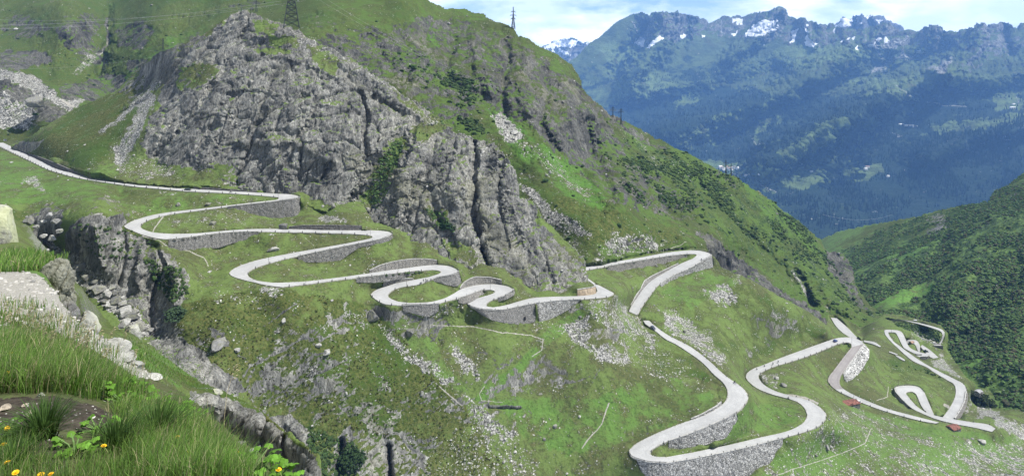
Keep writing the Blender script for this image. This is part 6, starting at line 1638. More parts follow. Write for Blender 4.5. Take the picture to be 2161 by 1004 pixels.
for sgn in (-1, 1): MB().box((sgn * Lb * .43, 0, -4.5), (Lb * .14, 4.2, 7.7)).build('abutment', LOOKS['grey'], br)
tag(br, 'small arched stone bridge carrying the side road over the stream', 'bridge')

# ------------------------------------------------------------------ pylons and power lines
MAT_STEEL = simple_mat('galvanised_steel', (.035, .04, .04), .7, .2, .2, .5); MAT_GLASSI = simple_mat('insulator_glass', (.10, .13, .12), .3)
MAT_CABLE = simple_mat('cable_aluminium', (.36, .37, .37), .4, .3, .1, .5)


def pylon(p, H, base, arms, label, thick=.22, rz=.2, body=3, wide=.22, panels=7, name='power_pylon'):
    root = empty(name, p, rz)
    top = base * wide
    zc = H * .62
    def half(z): return (base + (top - base) * min(1, z / zc)) / 2 if z < zc else max(.25, top / 2 * (1 - .75 * (z - zc) / (H - zc)))
    zs = [zc * (1 - (1 - i / panels) ** 1.35) for i in range(panels + 1)] + [zc + (H - zc) * k for k in (.25, .5, .75, 1)]
    for sx in (-1, 1):
        for sy in (-1, 1):
            MB().tube([(sx * half(z), sy * half(z), z) for z in [-1.0] + zs], thick * .6, 4).build('leg', MAT_STEEL, root)
    b = MB()
    for z0, z1 in zip(zs[:-1], zs[1:]):
        a0, a1 = half(z0), half(z1)
        for (x0, y0), (x1, y1) in (((-1, -1), (1, -1)), ((1, -1), (1, 1)), ((1, 1), (-1, 1)), ((-1, 1), (-1, -1))):
            b.tube([(x0 * a0, y0 * a0, z0), (x1 * a1, y1 * a1, z1)], thick * .34, 3, False)
            b.tube([(x1 * a0, y1 * a0, z0), (x0 * a1, y0 * a1, z1)], thick * .34, 3, False)
            b.tube([(x0 * a1, y0 * a1, z1), (x1 * a1, y1 * a1, z1)], thick * .34, 3, False)
    b.build('bracing', MAT_STEEL, root)
    for z, w in arms:
        c = MB(); h = half(z)
        for s in (-1, 1):
            for y in (-h, h):
                c.tube([(s * h, y, z), (s * w, 0, z + .1)], thick * .4, 4, False)
                c.tube([(s * h, y, z + H * .045), (s * w, 0, z + .1)], thick * .4, 4, False)
            c.tube([(s * (h + w) / 2, -h / 2, z), (s * (h + w) / 2, h / 2, z + H * .02)], thick * .3, 3, False)
        arm = c.build('cross_arm', MAT_STEEL, root)
        for s in (-1, 1):
            MB().tube([(s * w, 0, z), (s * w, 0, z - H * .05)], thick * .55, 6).build('insulator', MAT_GLASSI, arm)
    tag(root, label, 'pylon', None)
    return root


big = Vector(pix(615, 57, 478))
pylon(big, 40, 11.5, [(25.0, 9.5), (30.5, 12), (36, 8)], 'largest steel lattice pylon standing on the shoulder of the rock dome', .62, .35, wide=.34, panels=6)
pylon(DOME.at(344, 170), 34, 5.2, [(19, 4.8), (23.5, 6.4), (28, 4.2)], 'slender lattice pylon rising from the left flank of the rock dome', .30, .5)
pylon(RIDGE.at(222, 151), 24, 3.6, [(14, 3.2), (17, 4.4), (20, 3.0)], 'faint lattice pylon in the green hollow at the far left', .30, .4)
pylon(RIDGE.at(541, 28), 26, 3.8, [(15, 3.6), (18.5, 4.8), (22, 3.2)], 'distant lattice pylon on the green slope left of the largest pylon', .34, .4)
pylon(RIDGE.at(1082, 64), 31, 4.6, [(14, 3.6), (19, 4.4), (24, 3.0)], 'lattice pylon silhouetted against the clouds on the ridge crest', .5, .3)
for u, v, lab in [(1293.5, 258, 'left one of the pair of short pylons on the dark ridge edge'), (1310.5, 262, 'right one of the pair of short pylons on the dark ridge edge')]:
    pylon(Vector(pix(u, v, 824)), 21, 1.8, [(16, 4.2), (18.5, 3.0)], lab, .34, .1)
for u, v, lab in [(1532, 369, 'left one of the two pylons rising in front of the far village'), (1543, 376, 'right one of the two pylons rising in front of the far village')]:
    pylon(Vector(pix(u, v, 866)), 21, 1.8, [(13, 4.0), (16.5, 4.6)], lab, .30, .1)


def cable(pts, sag, label, rad=.06):
    a, b = Vector(pts[0]), Vector(pts[1])
    P = []
    for i in range(41):
        t = i / 40
        q = a.lerp(b, t); q.z -= sag * 4 * t * (1 - t); P.append(q)
    tag(MB().tube(P, rad, 4).build('power_line', MAT_CABLE), label, 'cable')


cable((pix(592, 3, 474), pix(-60, 54, 560)), 5, 'upper power line sweeping from the big pylon to the left edge', .07)
cable((pix(600, 8, 480), pix(-60, 60, 570)), 6, 'lower power line sweeping from the big pylon to the left edge', .07)
cable((pix(645, 2, 484), pix(-60, 40, 600)), 7, 'thin third power line crossing behind the top of the rock dome', .05)
cable((pix(660, -20, 486), pix(1295, 231, 826)), 26, 'upper thin power line running down across the dark cliffs to the pylon pair', .04)
cable((pix(660, -8, 486), pix(1312, 233, 826)), 26, 'lower thin power line running down across the dark cliffs to the pylon pair', .04)
cable((pix(1735, 452, 1100), pix(1885, 452, 1500)), 12, 'faint power line hanging over the dark valley gap', .10)
cable((pix(342, 118, 520), pix(-60, 140, 640)), 6, 'faint power line from the slender pylon to the left edge', .045)

# ------------------------------------------------------------------ road furniture
MAT_POST = stone_mat('guard_stone', .10, (1, .98, .94), 3.0, .1); MAT_POLE = simple_mat('pole_wood', (.10, .085, .07), .85, 0, .3, 3)
MAT_RAIL = simple_mat('rail_iron', (.07, .07, .07), .6, .4)


def road_point(u, v):
    d = (EDGE_PTS[:, 0] - u) ** 2 + ((EDGE_PTS[:, 1] - v) * 1.6) ** 2
    e = EDGE_PTS[np.argmin(d)]
    z = (HOR - e[1]) / F_PX * e[2]
    return Vector(pix(u, v, y_of(v, z)))


pb = MB()
pb.tube([(0, 0, -.4), (0, 0, .75), (0, 0, .95)], [.23, .21, .13], 8)
post0 = None
def posts(edge, every, a=0.0, b=1.0):
    global post0
    E = edge[int(a * len(edge)):int(b * len(edge))]
    P = pix(*E.T)
    s = np.concatenate([[0], np.cumsum(np.linalg.norm(P[1:] - P[:-1], axis=1))])
    for q in np.arange(every * .5, s[-1], every):
        p = [np.interp(q, s, P[:, k]) for k in range(3)]
        if post0 is None:
            post0 = pb.build('guard_post', MAT_POST)
            tag(post0, 'stubby grey guard stone on the outer edge of the road', 'guard stone', 'guard stones along the road edge')
            o = post0
        else:
            o = post0.copy(); COL.objects.link(o)
        o.location = p


def edge_of(names, side):
    out = []
    for secs in (R_UP, R_MID, R_LOW, R_LOOP, R_FAR):
        for nm, L, R, z in secs:
            if nm in names:
                E = R if side == 'R' else L
                out.append(np.concatenate([E, y_of(E[:, 1], z)[:, None]], 1))
    return np.concatenate(out)


for names, side, ev in [(('A',), 'R', 8.5), (('HP1', 'B'), 'L', 8.5), (('C',), 'R', 7.5), (('HP3', 'D'), 'L', 8), (('E',), 'R', 7.5), (('HP5', 'F'), 'L', 7), (('HP6', 'G'), 'R', 7.5), (('HP7', 'H'), 'L', 7), (('HP8', 'I'), 'R', 7.5), (('J',), 'R', 8), (('HP9', 'K'), 'L', 9),
                        (('L',), 'L', 9), (('HP10', 'M', 'HP11'), 'R', 7.5), (('HP12', 'O'), 'R', 8), (('P',), 'R', 9), (('P2',), 'R', 10), (('LT',), 'R', 7), (('Q',), 'L', 9), (('S',), 'R', 7)]:
    posts(edge_of(names, side), ev)

pole0 = None
for i, (u, v, h) in enumerate([(17, 317, 4), (60, 337, 4), (116.5, 361, 4), (190, 380, 4), (310, 396.5, 4.2), (361, 452, 4), (587, 417, 4.2), (781.5, 496, 4.2), (567, 557, 4.2), (534, 590, 4.2), (645.5, 600, 4.2), (858, 605, 4.6), (1034.7, 611.5, 4.4), (858, 640, 4.2), (1797.7, 723, 5), (1801.7, 840, 4.6), (1896, 812, 4.4), (1881, 701, 4.2), (840, 580, 4)]):
    p = road_point(u, v)
    if pole0 is None:
        o = pole0 = MB().tube([(0, 0, -.5), (0, 0, 4.2)], [.075, .055], 6).build('marker_pole', MAT_POLE)
        tag(o, 'thin tall marker pole standing at the road edge', 'pole', 'marker poles along the road')
    else:
        o = pole0.copy(); COL.objects.link(o)
    o.location = p; o.scale = (1.25, 1.25, h / 4.2)

# low iron rail on the outer hairpins
def rail(names, side, label, a=0, b=1):
    E = edge_of(names, side); E = E[int(a * len(E)):int(b * len(E))]
    P = pix(*E.T)
    m = MB().tube([(p[0], p[1], p[2] + .72) for p in P], .10, 4).tube([(p[0], p[1], p[2] + .38) for p in P], .10, 4)
    for p in P[::3]: m.tube([tuple(p), (p[0], p[1], p[2] + .8)], .08, 4)
    tag(m.build('guard_rail', MAT_RAIL), label, 'rail')
rail(('HP3',), 'L', 'low dark rail round the hairpin touching the cliff foot')
rail(('HP5',), 'L', 'low dark rail round the hairpin with the motorcycles')
rail(('HP7',), 'L', 'low dark rail on the right tip of the S-bend')
rail(('HP8',), 'R', 'low dark rail along the lowest bend of the S above the tall wall')
rail(('HP9',), 'L', 'low dark rail round the hairpin jutting out at the crest')
rail(('HP10',), 'R', 'low dark rail round the hairpin at the bottom edge')
rail(('LT',), 'R', 'low dark rail round the top of the narrow hairpin loop')
rail(('HP1',), 'L', 'low dark rail on the rounded wall of the uppermost hairpin')
rail(('G',), 'R', 'short dark rail along the road above the pale wall of the S-bend', 0, .3)
# ------------------------------------------------------------------ cars, motorcycles, people
MAT_TYRE = simple_mat('tyre_rubber', (.02, .02, .02), .9); MAT_RIM = simple_mat('rim_alloy', (.45, .45, .46), .35, .8); MAT_GLASS = simple_mat('car_glass', (.03, .04, .05), .08, 0, .2, 1, .8)
MAT_LAMP = simple_mat('lamp_lens', (.7, .7, .68), .2, 0, .1, 1, .8); MAT_TAIL = simple_mat('tail_lens', (.35, .02, .02), .3)


def paint(col):
    m, nt, b = new_mat('car_paint')
    b.inputs['Base Color'].default_value = (*col, 1); b.inputs['Roughness'].default_value = .3
    b.inputs['Coat Weight'].default_value = .6
    return m


def car(p, direction, col, label, L=4.3, W=1.75, H=1.5, van=False):
    rz = math.atan2(direction.y, direction.x)
    root = empty('car', p, rz)
    mp = paint(col)
    h = L / 2
    belt = H * .60
    prof = [(-h, .35), (-h * .98, belt * .95), (-h * .85, belt), (h * .45, belt), (h * .93, belt * .80), (h, belt * .62), (h, .32), (h * .8, .22), (-h * .9, .22)]
    m = MB()
    n = len(prof)
    V = [(x, s * W / 2 * (1 if .3 < z < belt * .9 else .94), z) for s in (-1, 1) for x, z in prof]
    m.add(V, [tuple(range(n))[::-1], tuple(range(n, 2 * n))] + [(i, (i + 1) % n, n + (i + 1) % n, n + i) for i in range(n)])
    m.build('body', mp, root, bevel=.06, smooth=False)
    x0, x1, x2, x3 = (-h * .93, -h * .85, h * .40, h * .55) if van else (-h * .86, -h * .62, h * .12, h * .50)
    g = MB(); wi, wo = W * .40, W * .46
    g.add([(x0, -wo, belt - .02), (x3, -wo, belt - .02), (x3, wo, belt - .02), (x0, wo, belt - .02), (x1, -wi, H - .05), (x2, -wi, H - .05), (x2, wi, H - .05), (x1, wi, H - .05)], [(0, 1, 5, 4), (1, 2, 6, 5), (2, 3, 7, 6), (3, 0, 4, 7), (4, 5, 6, 7), (0, 3, 2, 1)])
    g.build('windows', MAT_GLASS, root)
    MB().box(((x1 + x2) / 2, 0, H - .02), (x2 - x1 + .1, wi * 2 + .06, .07)).build('roof', mp, root, bevel=.02)
    for sx in (-.62, .62):
        for sy in (-1, 1):
            w = MB().tube([(sx * h, sy * (W / 2 - .2), .32), (sx * h, sy * (W / 2 + .01), .32)], .32, 14).build('wheel', MAT_TYRE, root)
            MB().tube([(sx * h, sy * (W / 2 - .02), .32), (sx * h, sy * (W / 2 + .025), .32)], .19, 10).build('rim', MAT_RIM, w)
    for sy in (-1, 1):
        MB().box((h * .965, sy * W * .34, belt * .72), (.12, .32, .14)).build('headlight', MAT_LAMP, root)
        MB().box((-h * .985, sy * W * .38, belt * .80), (.10, .22, .20)).build('tail_light', MAT_TAIL, root)
    tag(root, label, 'car' if not van else 'van')


def along(a, b): 
    d = road_point(*b) - road_point(*a); d.z = 0
    return d.normalized()


car(road_point(396, 401.8), along((340, 398), (450, 405)), (.015, .02, .018), 'black car driving on the highest road beside the dark wall')
car(road_point(1378, 693), along((1368, 685), (1395, 707)), (.012, .018, .055), 'dark blue car coming up at the blind crest of the descending road', 4.2)
car(road_point(1763, 720), along((1740, 730), (1785, 716)), (.02, .045, .20), 'bright blue car just entering the hairpin before the dark asphalt')
car(road_point(1810, 848.5), along((1840, 856), (1795, 838)), (.75, .76, .77), 'white car parked at the roadside by the long red-roofed hut')
car(Vector(pix(1972, 725.5, 600)), Vector((1, .1, 0)), (.6, .6, .58), 'pale car crossing the small stone bridge', 4.2)
car(Vector(pix(1933, 679.5, 640)), Vector((1, -.5, 0)), (.7, .7, .68), 'white van on the far side road beyond the stream', 5.0, 1.9, 2.1, True)
car(Vector(pix(11, 298, 520)), along((0, 304), (40, 322)), (.02, .02, .02), 'dark car parked at the roadside at the very left edge')

MAT_BIKE = simple_mat('bike_black', (.02, .02, .022), .4); MAT_SKIN = simple_mat('skin', (.45, .28, .20), .6); MAT_JACKET = simple_mat('leather_jacket', (.02, .02, .022), .6); MAT_TROU = simple_mat('dark_trousers', (.035, .037, .045), .85)
MAT_BLUEJ = simple_mat('blue_jacket', (.03, .05, .10), .8); MAT_HAIR = simple_mat('brown_hair', (.04, .025, .015), .8); MAT_HELM = simple_mat('helmet_shell', (.05, .05, .055), .25, 0, .1, 1, .6); MAT_HELMW = simple_mat('helmet_white', (.6, .6, .6), .25, 0, .1, 1, .6)


def motorcycle(p, d, label, rz_off=0):
    root = empty('motorcycle', p, math.atan2(d.y, d.x) + rz_off)
    for x in (-.72, .72):
        w = MB(); V = []; F = []
        for i in range(18):
            a = 2 * math.pi * i / 18
            for j in range(6):
                b = 2 * math.pi * j / 6
                rr = .26 + .065 * math.cos(b); V.append((x + rr * math.cos(a), .065 * math.sin(b), .33 + rr * math.sin(a)))
        for i in range(18):
            for j in range(6): F.append((i * 6 + j, i * 6 + (j + 1) % 6, ((i + 1) % 18) * 6 + (j + 1) % 6, ((i + 1) % 18) * 6 + j))
        wheel = w.add(V, F).build('wheel', MAT_TYRE, root)
        MB().tube([(x, -.05, .33), (x, .05, .33)], .2, 12).build('rim', MAT_RIM, wheel)
    MB().box((-.02, 0, .52), (.62, .28, .36)).build('engine', MAT_RIM, root, bevel=.05)
    MB().box((.14, 0, .86), (.52, .28, .22)).build('tank', MAT_HELM, root, bevel=.07)
    MB().box((-.42, 0, .82), (.72, .26, .12)).build('seat', MAT_BIKE, root, bevel=.04)
    f = MB()
    for y in (-.1, .1): f.tube([(.72, y, .33), (.44, y, .98)], .03, 6)
    f.build('fork', MAT_RIM, root)
    MB().tube([(.30, -.38, 1.06), (.44, -.12, 1.0), (.44, .12, 1.0), (.30, .38, 1.06)], .02, 6).build('handlebar', MAT_BIKE, root)
    MB().tube([(.52, 0, .92), (.60, 0, .92)], .09, 10).build('headlight', MAT_LAMP, root)
    tag(root, label, 'motorcycle')


def hand_chain(wrist, fwd, side, down):
    """palm and five fingers as short chains: returns list of (points, radii)"""
    W_ = Vector(wrist); f = Vector(fwd).normalized(); s = Vector(side).normalized(); dn = Vector(down).normalized()
    palm = W_ + f * .075
    ch = [([W_, palm], [.028, .032])]
    for k, (off, ln) in enumerate(((-.03, .062), (-.01, .075), (.01, .07), (.03, .055))):
        a = palm + s * off
        ch.append(([palm, a + f * .015, a + f * (.015 + ln * .5) + dn * .012, a + f * (.015 + ln * .8) + dn * .045], [.02, .0095, .009, .0075]))
    a = W_ + f * .03 - s * .03
    ch.append(([W_ + f * .02, a, a + f * .03 - s * .022, a + f * .058 - s * .02 + dn * .012], [.022, .012, .0105, .009]))
    return ch


def person(p, rz, pose, label, top=None, hat='helmet', hel=None, scale=1.0):
    root = empty('person', p, rz)
    sit = pose == 'ride'
    hip = Vector((-.30, 0, .93)) if sit else Vector((0, 0, .93))
    ch = hip + (Vector((.22, 0, .44)) if sit else Vector((.02, 0, .46)))
    nk = ch + (Vector((.07, 0, .13)) if sit else Vector((.02, 0, .13)))
    hd = nk + (Vector((.06, 0, .15)) if sit else Vector((.03, 0, .15)))
    pts = []; ed = []; rad = []
    def chain(P, R, start=None):
        i0 = start
        for q, r_ in zip(P, R):
            pts.append(Vector(q)); rad.append(r_); i = len(pts) - 1
            if i0 is not None: ed.append((i0, i))
            i0 = i
        return i0
    i_hip = chain([hip], [.15])
    i_wa = chain([hip.lerp(ch, .45)], [.135], i_hip)
    i_ch = chain([ch], [.155], i_wa)
    i_nk = chain([nk], [.062], i_ch)
    chain([nk.lerp(hd, .55), hd + Vector((.01, 0, .02)), hd + Vector((-.005, 0, .085))], [.075, .098, .07], i_nk)
    for s in (-1, 1):
        hj = hip + Vector((.0, s * .09, -.06))
        if sit: kn, an, toe = Vector((.12, s * .26, .66)), Vector((-.10, s * .24, .30)), Vector((.10, s * .26, .25))
        else: kn, an, toe = Vector((.03, s * .11, .50)), Vector((-.01, s * .12, .085)), Vector((.17, s * .15, .045))
        chain([hj, hj.lerp(kn, .5), kn, kn.lerp(an, .35), an, toe], [.10, .085, .062, .06, .042, .04], i_hip)
        sh = ch + Vector((0, s * .19, .05))
        if sit: el, wr = Vector((.12, s * .40, 1.16)), Vector((.27, s * .36, 1.10))
        else: el, wr = sh + Vector((-.04, s * .07, -.29)), sh + Vector((.08, s * .09, -.53))
        i_w = chain([sh, sh.lerp(el, .5), el, wr], [.062, .05, .043, .03], i_ch)
        fw = (wr - el).normalized()
        for P, R in hand_chain(wr, fw, (1, 0, 0) if not sit else (0, s, 0), (0, -s, 0) if not sit else (0, 0, -1)): chain(P[1:], R[1:], i_w)
    me = bpy.data.meshes.new('person_body'); me.from_pydata(pts, ed, [])
    o = bpy.data.objects.new('body_tmp', me); COL.objects.link(o)
    md = o.modifiers.new('skin', 'SKIN'); o.modifiers.new('sub', 'SUBSURF').levels = 1
    for k, sv in enumerate(me.skin_vertices[0].data):
        sv.radius = (rad[k], rad[k]); sv.use_root = k == 0
    dg = bpy.context.evaluated_depsgraph_get(); dg.update()
    m2 = bpy.data.meshes.new_from_object(o.evaluated_get(dg))
    bpy.data.objects.remove(o)
    m2.name = 'person_body'
    m2.materials.clear()
    for mt in (MAT_SKIN, top or MAT_JACKET, MAT_TROU, MAT_BIKE): m2.materials.append(mt)
    for f in m2.polygons:
        f.use_smooth = True
        c = f.center
        if (Vector(c) - hd).length < .22 and c.z > nk.z + .02: f.material_index = 0
        elif c.z < (.34 if sit else .12): f.material_index = 3
        elif (c.z < hip.z - .0 and abs(c.y) < .24) or (sit and c.z < .8): f.material_index = 2
        elif not sit and c.z < ch.z - .47: f.material_index = 0
        else: f.material_index = 1
    link('body', m2, root)
    # face
    fc = MB()
    fc.add([tuple(hd + Vector(q)) for q in ((.085, -.016, -.005), (.085, .016, -.005), (.118, 0, -.02), (.092, 0, .035))], [(0, 1, 2), (1, 3, 2), (3, 0, 2), (0, 3, 1)])
    for s in (-1, 1): fc.tube([hd + Vector((-.01, s * .088, -.01)), hd + Vector((-.01, s * .103, .0))], .024, 6)
    fc.build('face', MAT_SKIN, root)
    V, F = ico(3)
    if hat == 'helmet':
        k = np.stack([V[:, 0] * .15, V[:, 1] * .135, V[:, 2] * .15], -1)
        q = (k[:, 2] > -.05) | (k[:, 0] < .03)
    else:
        k = np.stack([V[:, 0] * .115, V[:, 1] * .108, V[:, 2] * .115], -1)
        q = (k[:, 2] > .03) | (k[:, 0] < -.02)
    Fk = F[q[F].all(1)]
    h = link('helmet' if hat == 'helmet' else 'hair', np_mesh('headwear', k + np.array(hd + Vector((-.005, 0, .03))), [Fk], (hel or MAT_HELM) if hat == 'helmet' else MAT_HAIR), root)
    sol = h.modifiers.new('thick', 'SOLIDIFY'); sol.thickness = .012
    root.scale = (scale,) * 3
    tag(root, label, 'person')


def rider(u, v, a, b, lab_b, lab_p, hel=None, top=None):
    p = road_point(u, v); d = along(a, b)
    motorcycle(p, d, lab_b)
    person(p, math.atan2(d.y, d.x), 'ride', lab_p, top, 'helmet', hel)


rider(487, 407, (450, 405), (520, 409), 'motorcycle on the highest road right of the black car', 'rider in dark leathers on the motorcycle near the uppermost hairpin', MAT_HELMW)
rider(1480, 549, (1494, 544), (1462, 560), 'motorcycle on the hairpin jutting out at the crest', 'rider bent forward on the hairpin at the crest')
rider(1551, 808, (1535, 795), (1565, 820), 'motorcycle at the start of the wide right-hand curve', 'rider leaning at the start of the wide right-hand curve')
for (u, v, w1, w2) in [(1597, 781, 'leading motorcycle of the four coming round the upper bend', 'first rider of the row of four in dark clothing'), (1613, 774.5, 'second motorcycle of the row of four', 'second rider of the row of four in dark clothing'), (1631, 769, 'third motorcycle of the row of four', 'third rider of the row of four in dark clothing'), (1642, 765, 'last motorcycle of the row of four', 'last rider of the row of four in dark clothing')]:
    rider(u, v, (u + 14, v - 6), (u - 14, v + 6), w1, w2)
rider(1664, 842, (1650, 836), (1680, 846), 'motorcycle in the narrow passage before the wide lower curve', 'rider in the narrow passage before the wide lower curve')
p1 = road_point(888, 599); d = along((870, 604), (905, 592))
motorcycle(p1, d, 'left motorcycle parked on the inside of the bend below two standing people', .5)
motorcycle(road_point(901, 594), d, 'right motorcycle parked on the inside of the bend below two standing people', .4)
person(road_point(893.5, 595), 1.2, 'stand', 'person in a dark jacket standing by the parked motorcycles', MAT_JACKET, 'hair')
person(road_point(898.5, 593.5), 4.0, 'stand', 'person in a blue jacket facing the one in the dark jacket', MAT_BLUEJ, 'hair')
person(road_point(853, 580.5), -1.4, 'stand', 'lone standing figure in dark clothes at the road edge above the small pale wall', MAT_JACKET, 'hair', None, 1.05)

# ------------------------------------------------------------------ foreground plants
BLADE = attr_mat('grass_blade', 30.0, .25, .6, .5)


def grass(name, sheet, zones, seed, lean=(.24, .06)):
    r = np.random.default_rng(seed)
    allV, allT, allF = [], [], []; off = 0
    for poly, n, lmin, lmax, wid, straw, per in zones:
        P = sheet.sample(n // per + 1, [(poly, 1.0)], r)[:, :3]
        P = np.repeat(P, per, 0)
        P = P + np.c_[r.normal(0, .05, (len(P), 2)) * (P[:, 1:2] / 4.5), np.zeros(len(P))]
        n_ = len(P)
        L = r.uniform(lmin, lmax, n_) * r.uniform(.7, 1.15, n_)
        a = r.uniform(0, 2 * np.pi, n_); k = r.uniform(.05, .85, n_)
        D = np.stack([np.cos(a) * k + lean[0] * r.uniform(.2, 1.3, n_), np.sin(a) * k + lean[1], np.zeros(n_)], -1)
        wv = np.stack([-np.sin(a), np.cos(a), np.zeros(n_)], -1) * (wid * r.uniform(.6, 1.3, n_) * np.clip(P[:, 1] / 5, .6, 2.5))[:, None]
        ts = np.array([0, .35, .7, 1.0])
        C = P[:, None] + np.array([0, 0, 1.0]) * (L[:, None, None] * (ts[None, :, None] - .38 * k[:, None, None] * ts[None, :, None] ** 2)) + D[:, None] * (L[:, None, None] * (ts ** 2)[None, :, None] * .75)
        C[:, 0, 2] -= .03
        wd = np.array([1, .85, .55, .08])[None, :, None] * wv[:, None]
        V = np.stack([C - wd, C + wd], 2).reshape(n_, 8, 3)
        F0 = np.array([[0, 1, 3, 2], [2, 3, 5, 4], [4, 5, 7, 6]])
        F = F0[None] + (np.arange(n_) * 8)[:, None, None] + off
        off += n_ * 8
        g_ = np.array([(.16, .30, .05), (.125, .25, .042), (.22, .35, .08), (.11, .19, .055)])[r.integers(0, 4, n_)]
        s_ = np.array([(.46, .42, .24), (.36, .34, .17)])[r.integers(0, 2, n_)]
        t = np.where((r.random(n_) < straw)[:, None], s_, g_) * r.uniform(.75, 1.25, (n_, 1))
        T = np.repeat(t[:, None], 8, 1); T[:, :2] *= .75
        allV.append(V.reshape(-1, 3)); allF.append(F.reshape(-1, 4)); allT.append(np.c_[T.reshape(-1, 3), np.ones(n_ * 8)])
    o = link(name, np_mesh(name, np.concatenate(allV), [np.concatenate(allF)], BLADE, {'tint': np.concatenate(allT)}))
    return tag(o, kind='stuff')


grass('grass', FORE, [
    ([(-30, 735), (60, 745), (130, 772), (200, 806), (270, 838), (300, 850), (150, 835), (-30, 828)], 17000, .09, .23, .0027, .20, 12),
    ([(-30, 700), (60, 712), (130, 738), (230, 785), (300, 828), (290, 850), (180, 815), (60, 755), (-30, 740)], 4500, .05, .13, .0020, .28, 8),
    ([(240, 866), (370, 884), (420, 930), (470, 985), (510, 1020), (520, 1040), (300, 1040), (260, 940)], 17000, .05, .14, .0022, .16, 14),
    ([(-30, 940), (30, 945), (110, 1000), (300, 940), (320, 1040), (-30, 1040)], 4000, .04, .10, .0013, .14, 18),
    ([(330, 850), (395, 850), (440, 885), (490, 930), (530, 965), (600, 1010), (560, 1020), (470, 960), (390, 890)], 2000, .02, .055, .0018, .35, 7),
    ([(60, 640), (150, 690), (260, 745), (300, 790), (230, 770), (130, 720), (40, 690)], 500, .05, .12, .002, .4, 5),
    ([(-20, 625), (70, 640), (150, 690), (240, 750), (200, 760), (100, 710), (-20, 690)], 3500, .04, .12, .0022, .3, 14),
], 31)
grass('bank_grass', NEAR, [([(-20, 536), (60, 540), (112, 552), (120, 575), (60, 572), (-20, 576)], 5000, .2, .45, .006, .12, 5), ([(240, 700), (330, 745), (420, 802), (420, 822), (330, 800), (260, 760)], 6000, .12, .3, .007, .05, 4)], 32)


def stalks():
    r = np.random.default_rng(9); m = MB()
    P = FORE.sample(90, [([(440, 850), (500, 900), (600, 970), (560, 960), (470, 900)], .6), ([(-20, 690), (150, 740), (330, 820), (200, 820), (-20, 760)], .4)], r)
    for p in P[:, :3]:
        b = Vector(p); h = r.uniform(.18, .36); d = Vector((r.uniform(.1, .35), r.uniform(-.1, .15), 0))
        tip = b + Vector((0, 0, h)) + d * h
        m.tube([b, b + Vector((0, 0, h * .55)) + d * h * .3, tip], [.0016, .0014, .001], 4)
        for k in range(7):
            q = b.lerp(tip, .72 + .04 * k) + Vector((r.uniform(-.012, .02), r.uniform(-.01, .01), .02))
            m.tube([q, q + Vector((.014, 0, .012)), q + Vector((.026, 0, .016))], [.001, .0035, .0005], 4)
    tag(m.build('grass_stalks', simple_mat('seed_straw', (.42, .36, .22), .8)), kind='stuff')


stalks()
LEAFG = attr_mat('broad_leaf', 18.0, .3, .55, .3)
MAT_STALK = simple_mat('leaf_stalk', (.10, .17, .05), .7)


def leafy_plant(u, v, n, size, spread, label, seed, dark=1.0):
    r = np.random.default_rng(seed)
    p = FORE.at(u, v)
    root = empty('leafy_plant', p)
    V = []; F = []; T = []; st = MB()
    for i in range(n):
        a = r.uniform(0, 6.28); rr = spread * math.sqrt(r.uniform(.02, 1)); h = r.uniform(.3, 1.0) * spread * .55 + .015
        c = Vector((rr * math.cos(a), rr * math.sin(a) * .8, h))
        s = size * r.uniform(.6, 1.2)
        tilt = Euler((r.uniform(-.5, .5), r.uniform(-.5, .5), r.uniform(0, 6.28))).to_matrix()
        k0 = len(V); N = 22
        V.append(tuple(c)); 
        for ring, q in ((1, .55), (2, 1.0)):
            for j in range(N):
                th = 2 * math.pi * j / N
                lobe = (.72 + .28 * abs(math.cos(2.5 * th))) * (.85 + .15 * math.cos(th)) * (.93 + .07 * (-1) ** j)
                x, y = q * s * lobe * math.cos(th), q * s * lobe * math.sin(th) * .9
                V.append(tuple(c + tilt @ Vector((x, y, .18 * s * q * math.sin(2.5 * th) ** 2 - .22 * s * q * q))))
        for j in range(N):
            F.append((k0, k0 + 1 + j, k0 + 1 + (j + 1) % N, k0 + 1 + j))
            F.append((k0 + 1 + j, k0 + 1 + N + j, k0 + 1 + N + (j + 1) % N, k0 + 1 + (j + 1) % N))
        t = np.array((.13, .28, .035)) * r.uniform(.7, 1.3) * dark
        T += [(*t, 1)] * (1 + 2 * N)
        st.tube([(0, 0, -.02), (c.x * .4, c.y * .4, h * .6), tuple(c)], [.004, .003, .002], 5)
    me = bpy.data.meshes.new('foliage'); me.from_pydata(V, [], [f if f[3] != f[1] else f[:3] for f in F])
    at = me.attributes.new('tint', 'FLOAT_COLOR', 'POINT'); at.data.foreach_set('color', np.array(T, np.float32).ravel())
    for q in me.polygons: q.use_smooth = True
    me.materials.append(LEAFG)
    link('foliage', me, root); st.build('stem', MAT_STALK, root)
    tag(root, label, 'plant')


leafy_plant(525, 1018, 28, .030, .12, 'big clump of broad bright leaves at the bottom below the near cliff', 1)
leafy_plant(585, 1024, 18, .028, .09, 'broad-leaved clump right of the biggest bright clump at the bottom edge', 2)
leafy_plant(448, 1004, 7, .030, .06, 'small pair of broad leaves left of the biggest bright clump', 3)
leafy_plant(152, 975, 16, .026, .09, 'bright lobed-leaf plant growing out of the lower dark soil', 4)
leafy_plant(196, 935, 14, .022, .09, 'small leafy plant in the grass above the lobed-leaf plant', 5)
leafy_plant(238, 832, 22, .034, .14, 'leafy clump on the right end of the tall grass below the white stones', 6)
leafy_plant(285, 842, 18, .032, .12, 'leafy clump between the white stones and the right-hand grass', 7)
leafy_plant(205, 842, 14, .030, .10, 'leafy clump nearest the tall grass in the middle of the bank', 8)
leafy_plant(312, 868, 16, .034, .11, 'leafy plant in the right-hand grass above the straw tuft', 9)
leafy_plant(400, 905, 18, .026, .11, 'bright leafy plant near the edge of the bank above the cliff', 10)
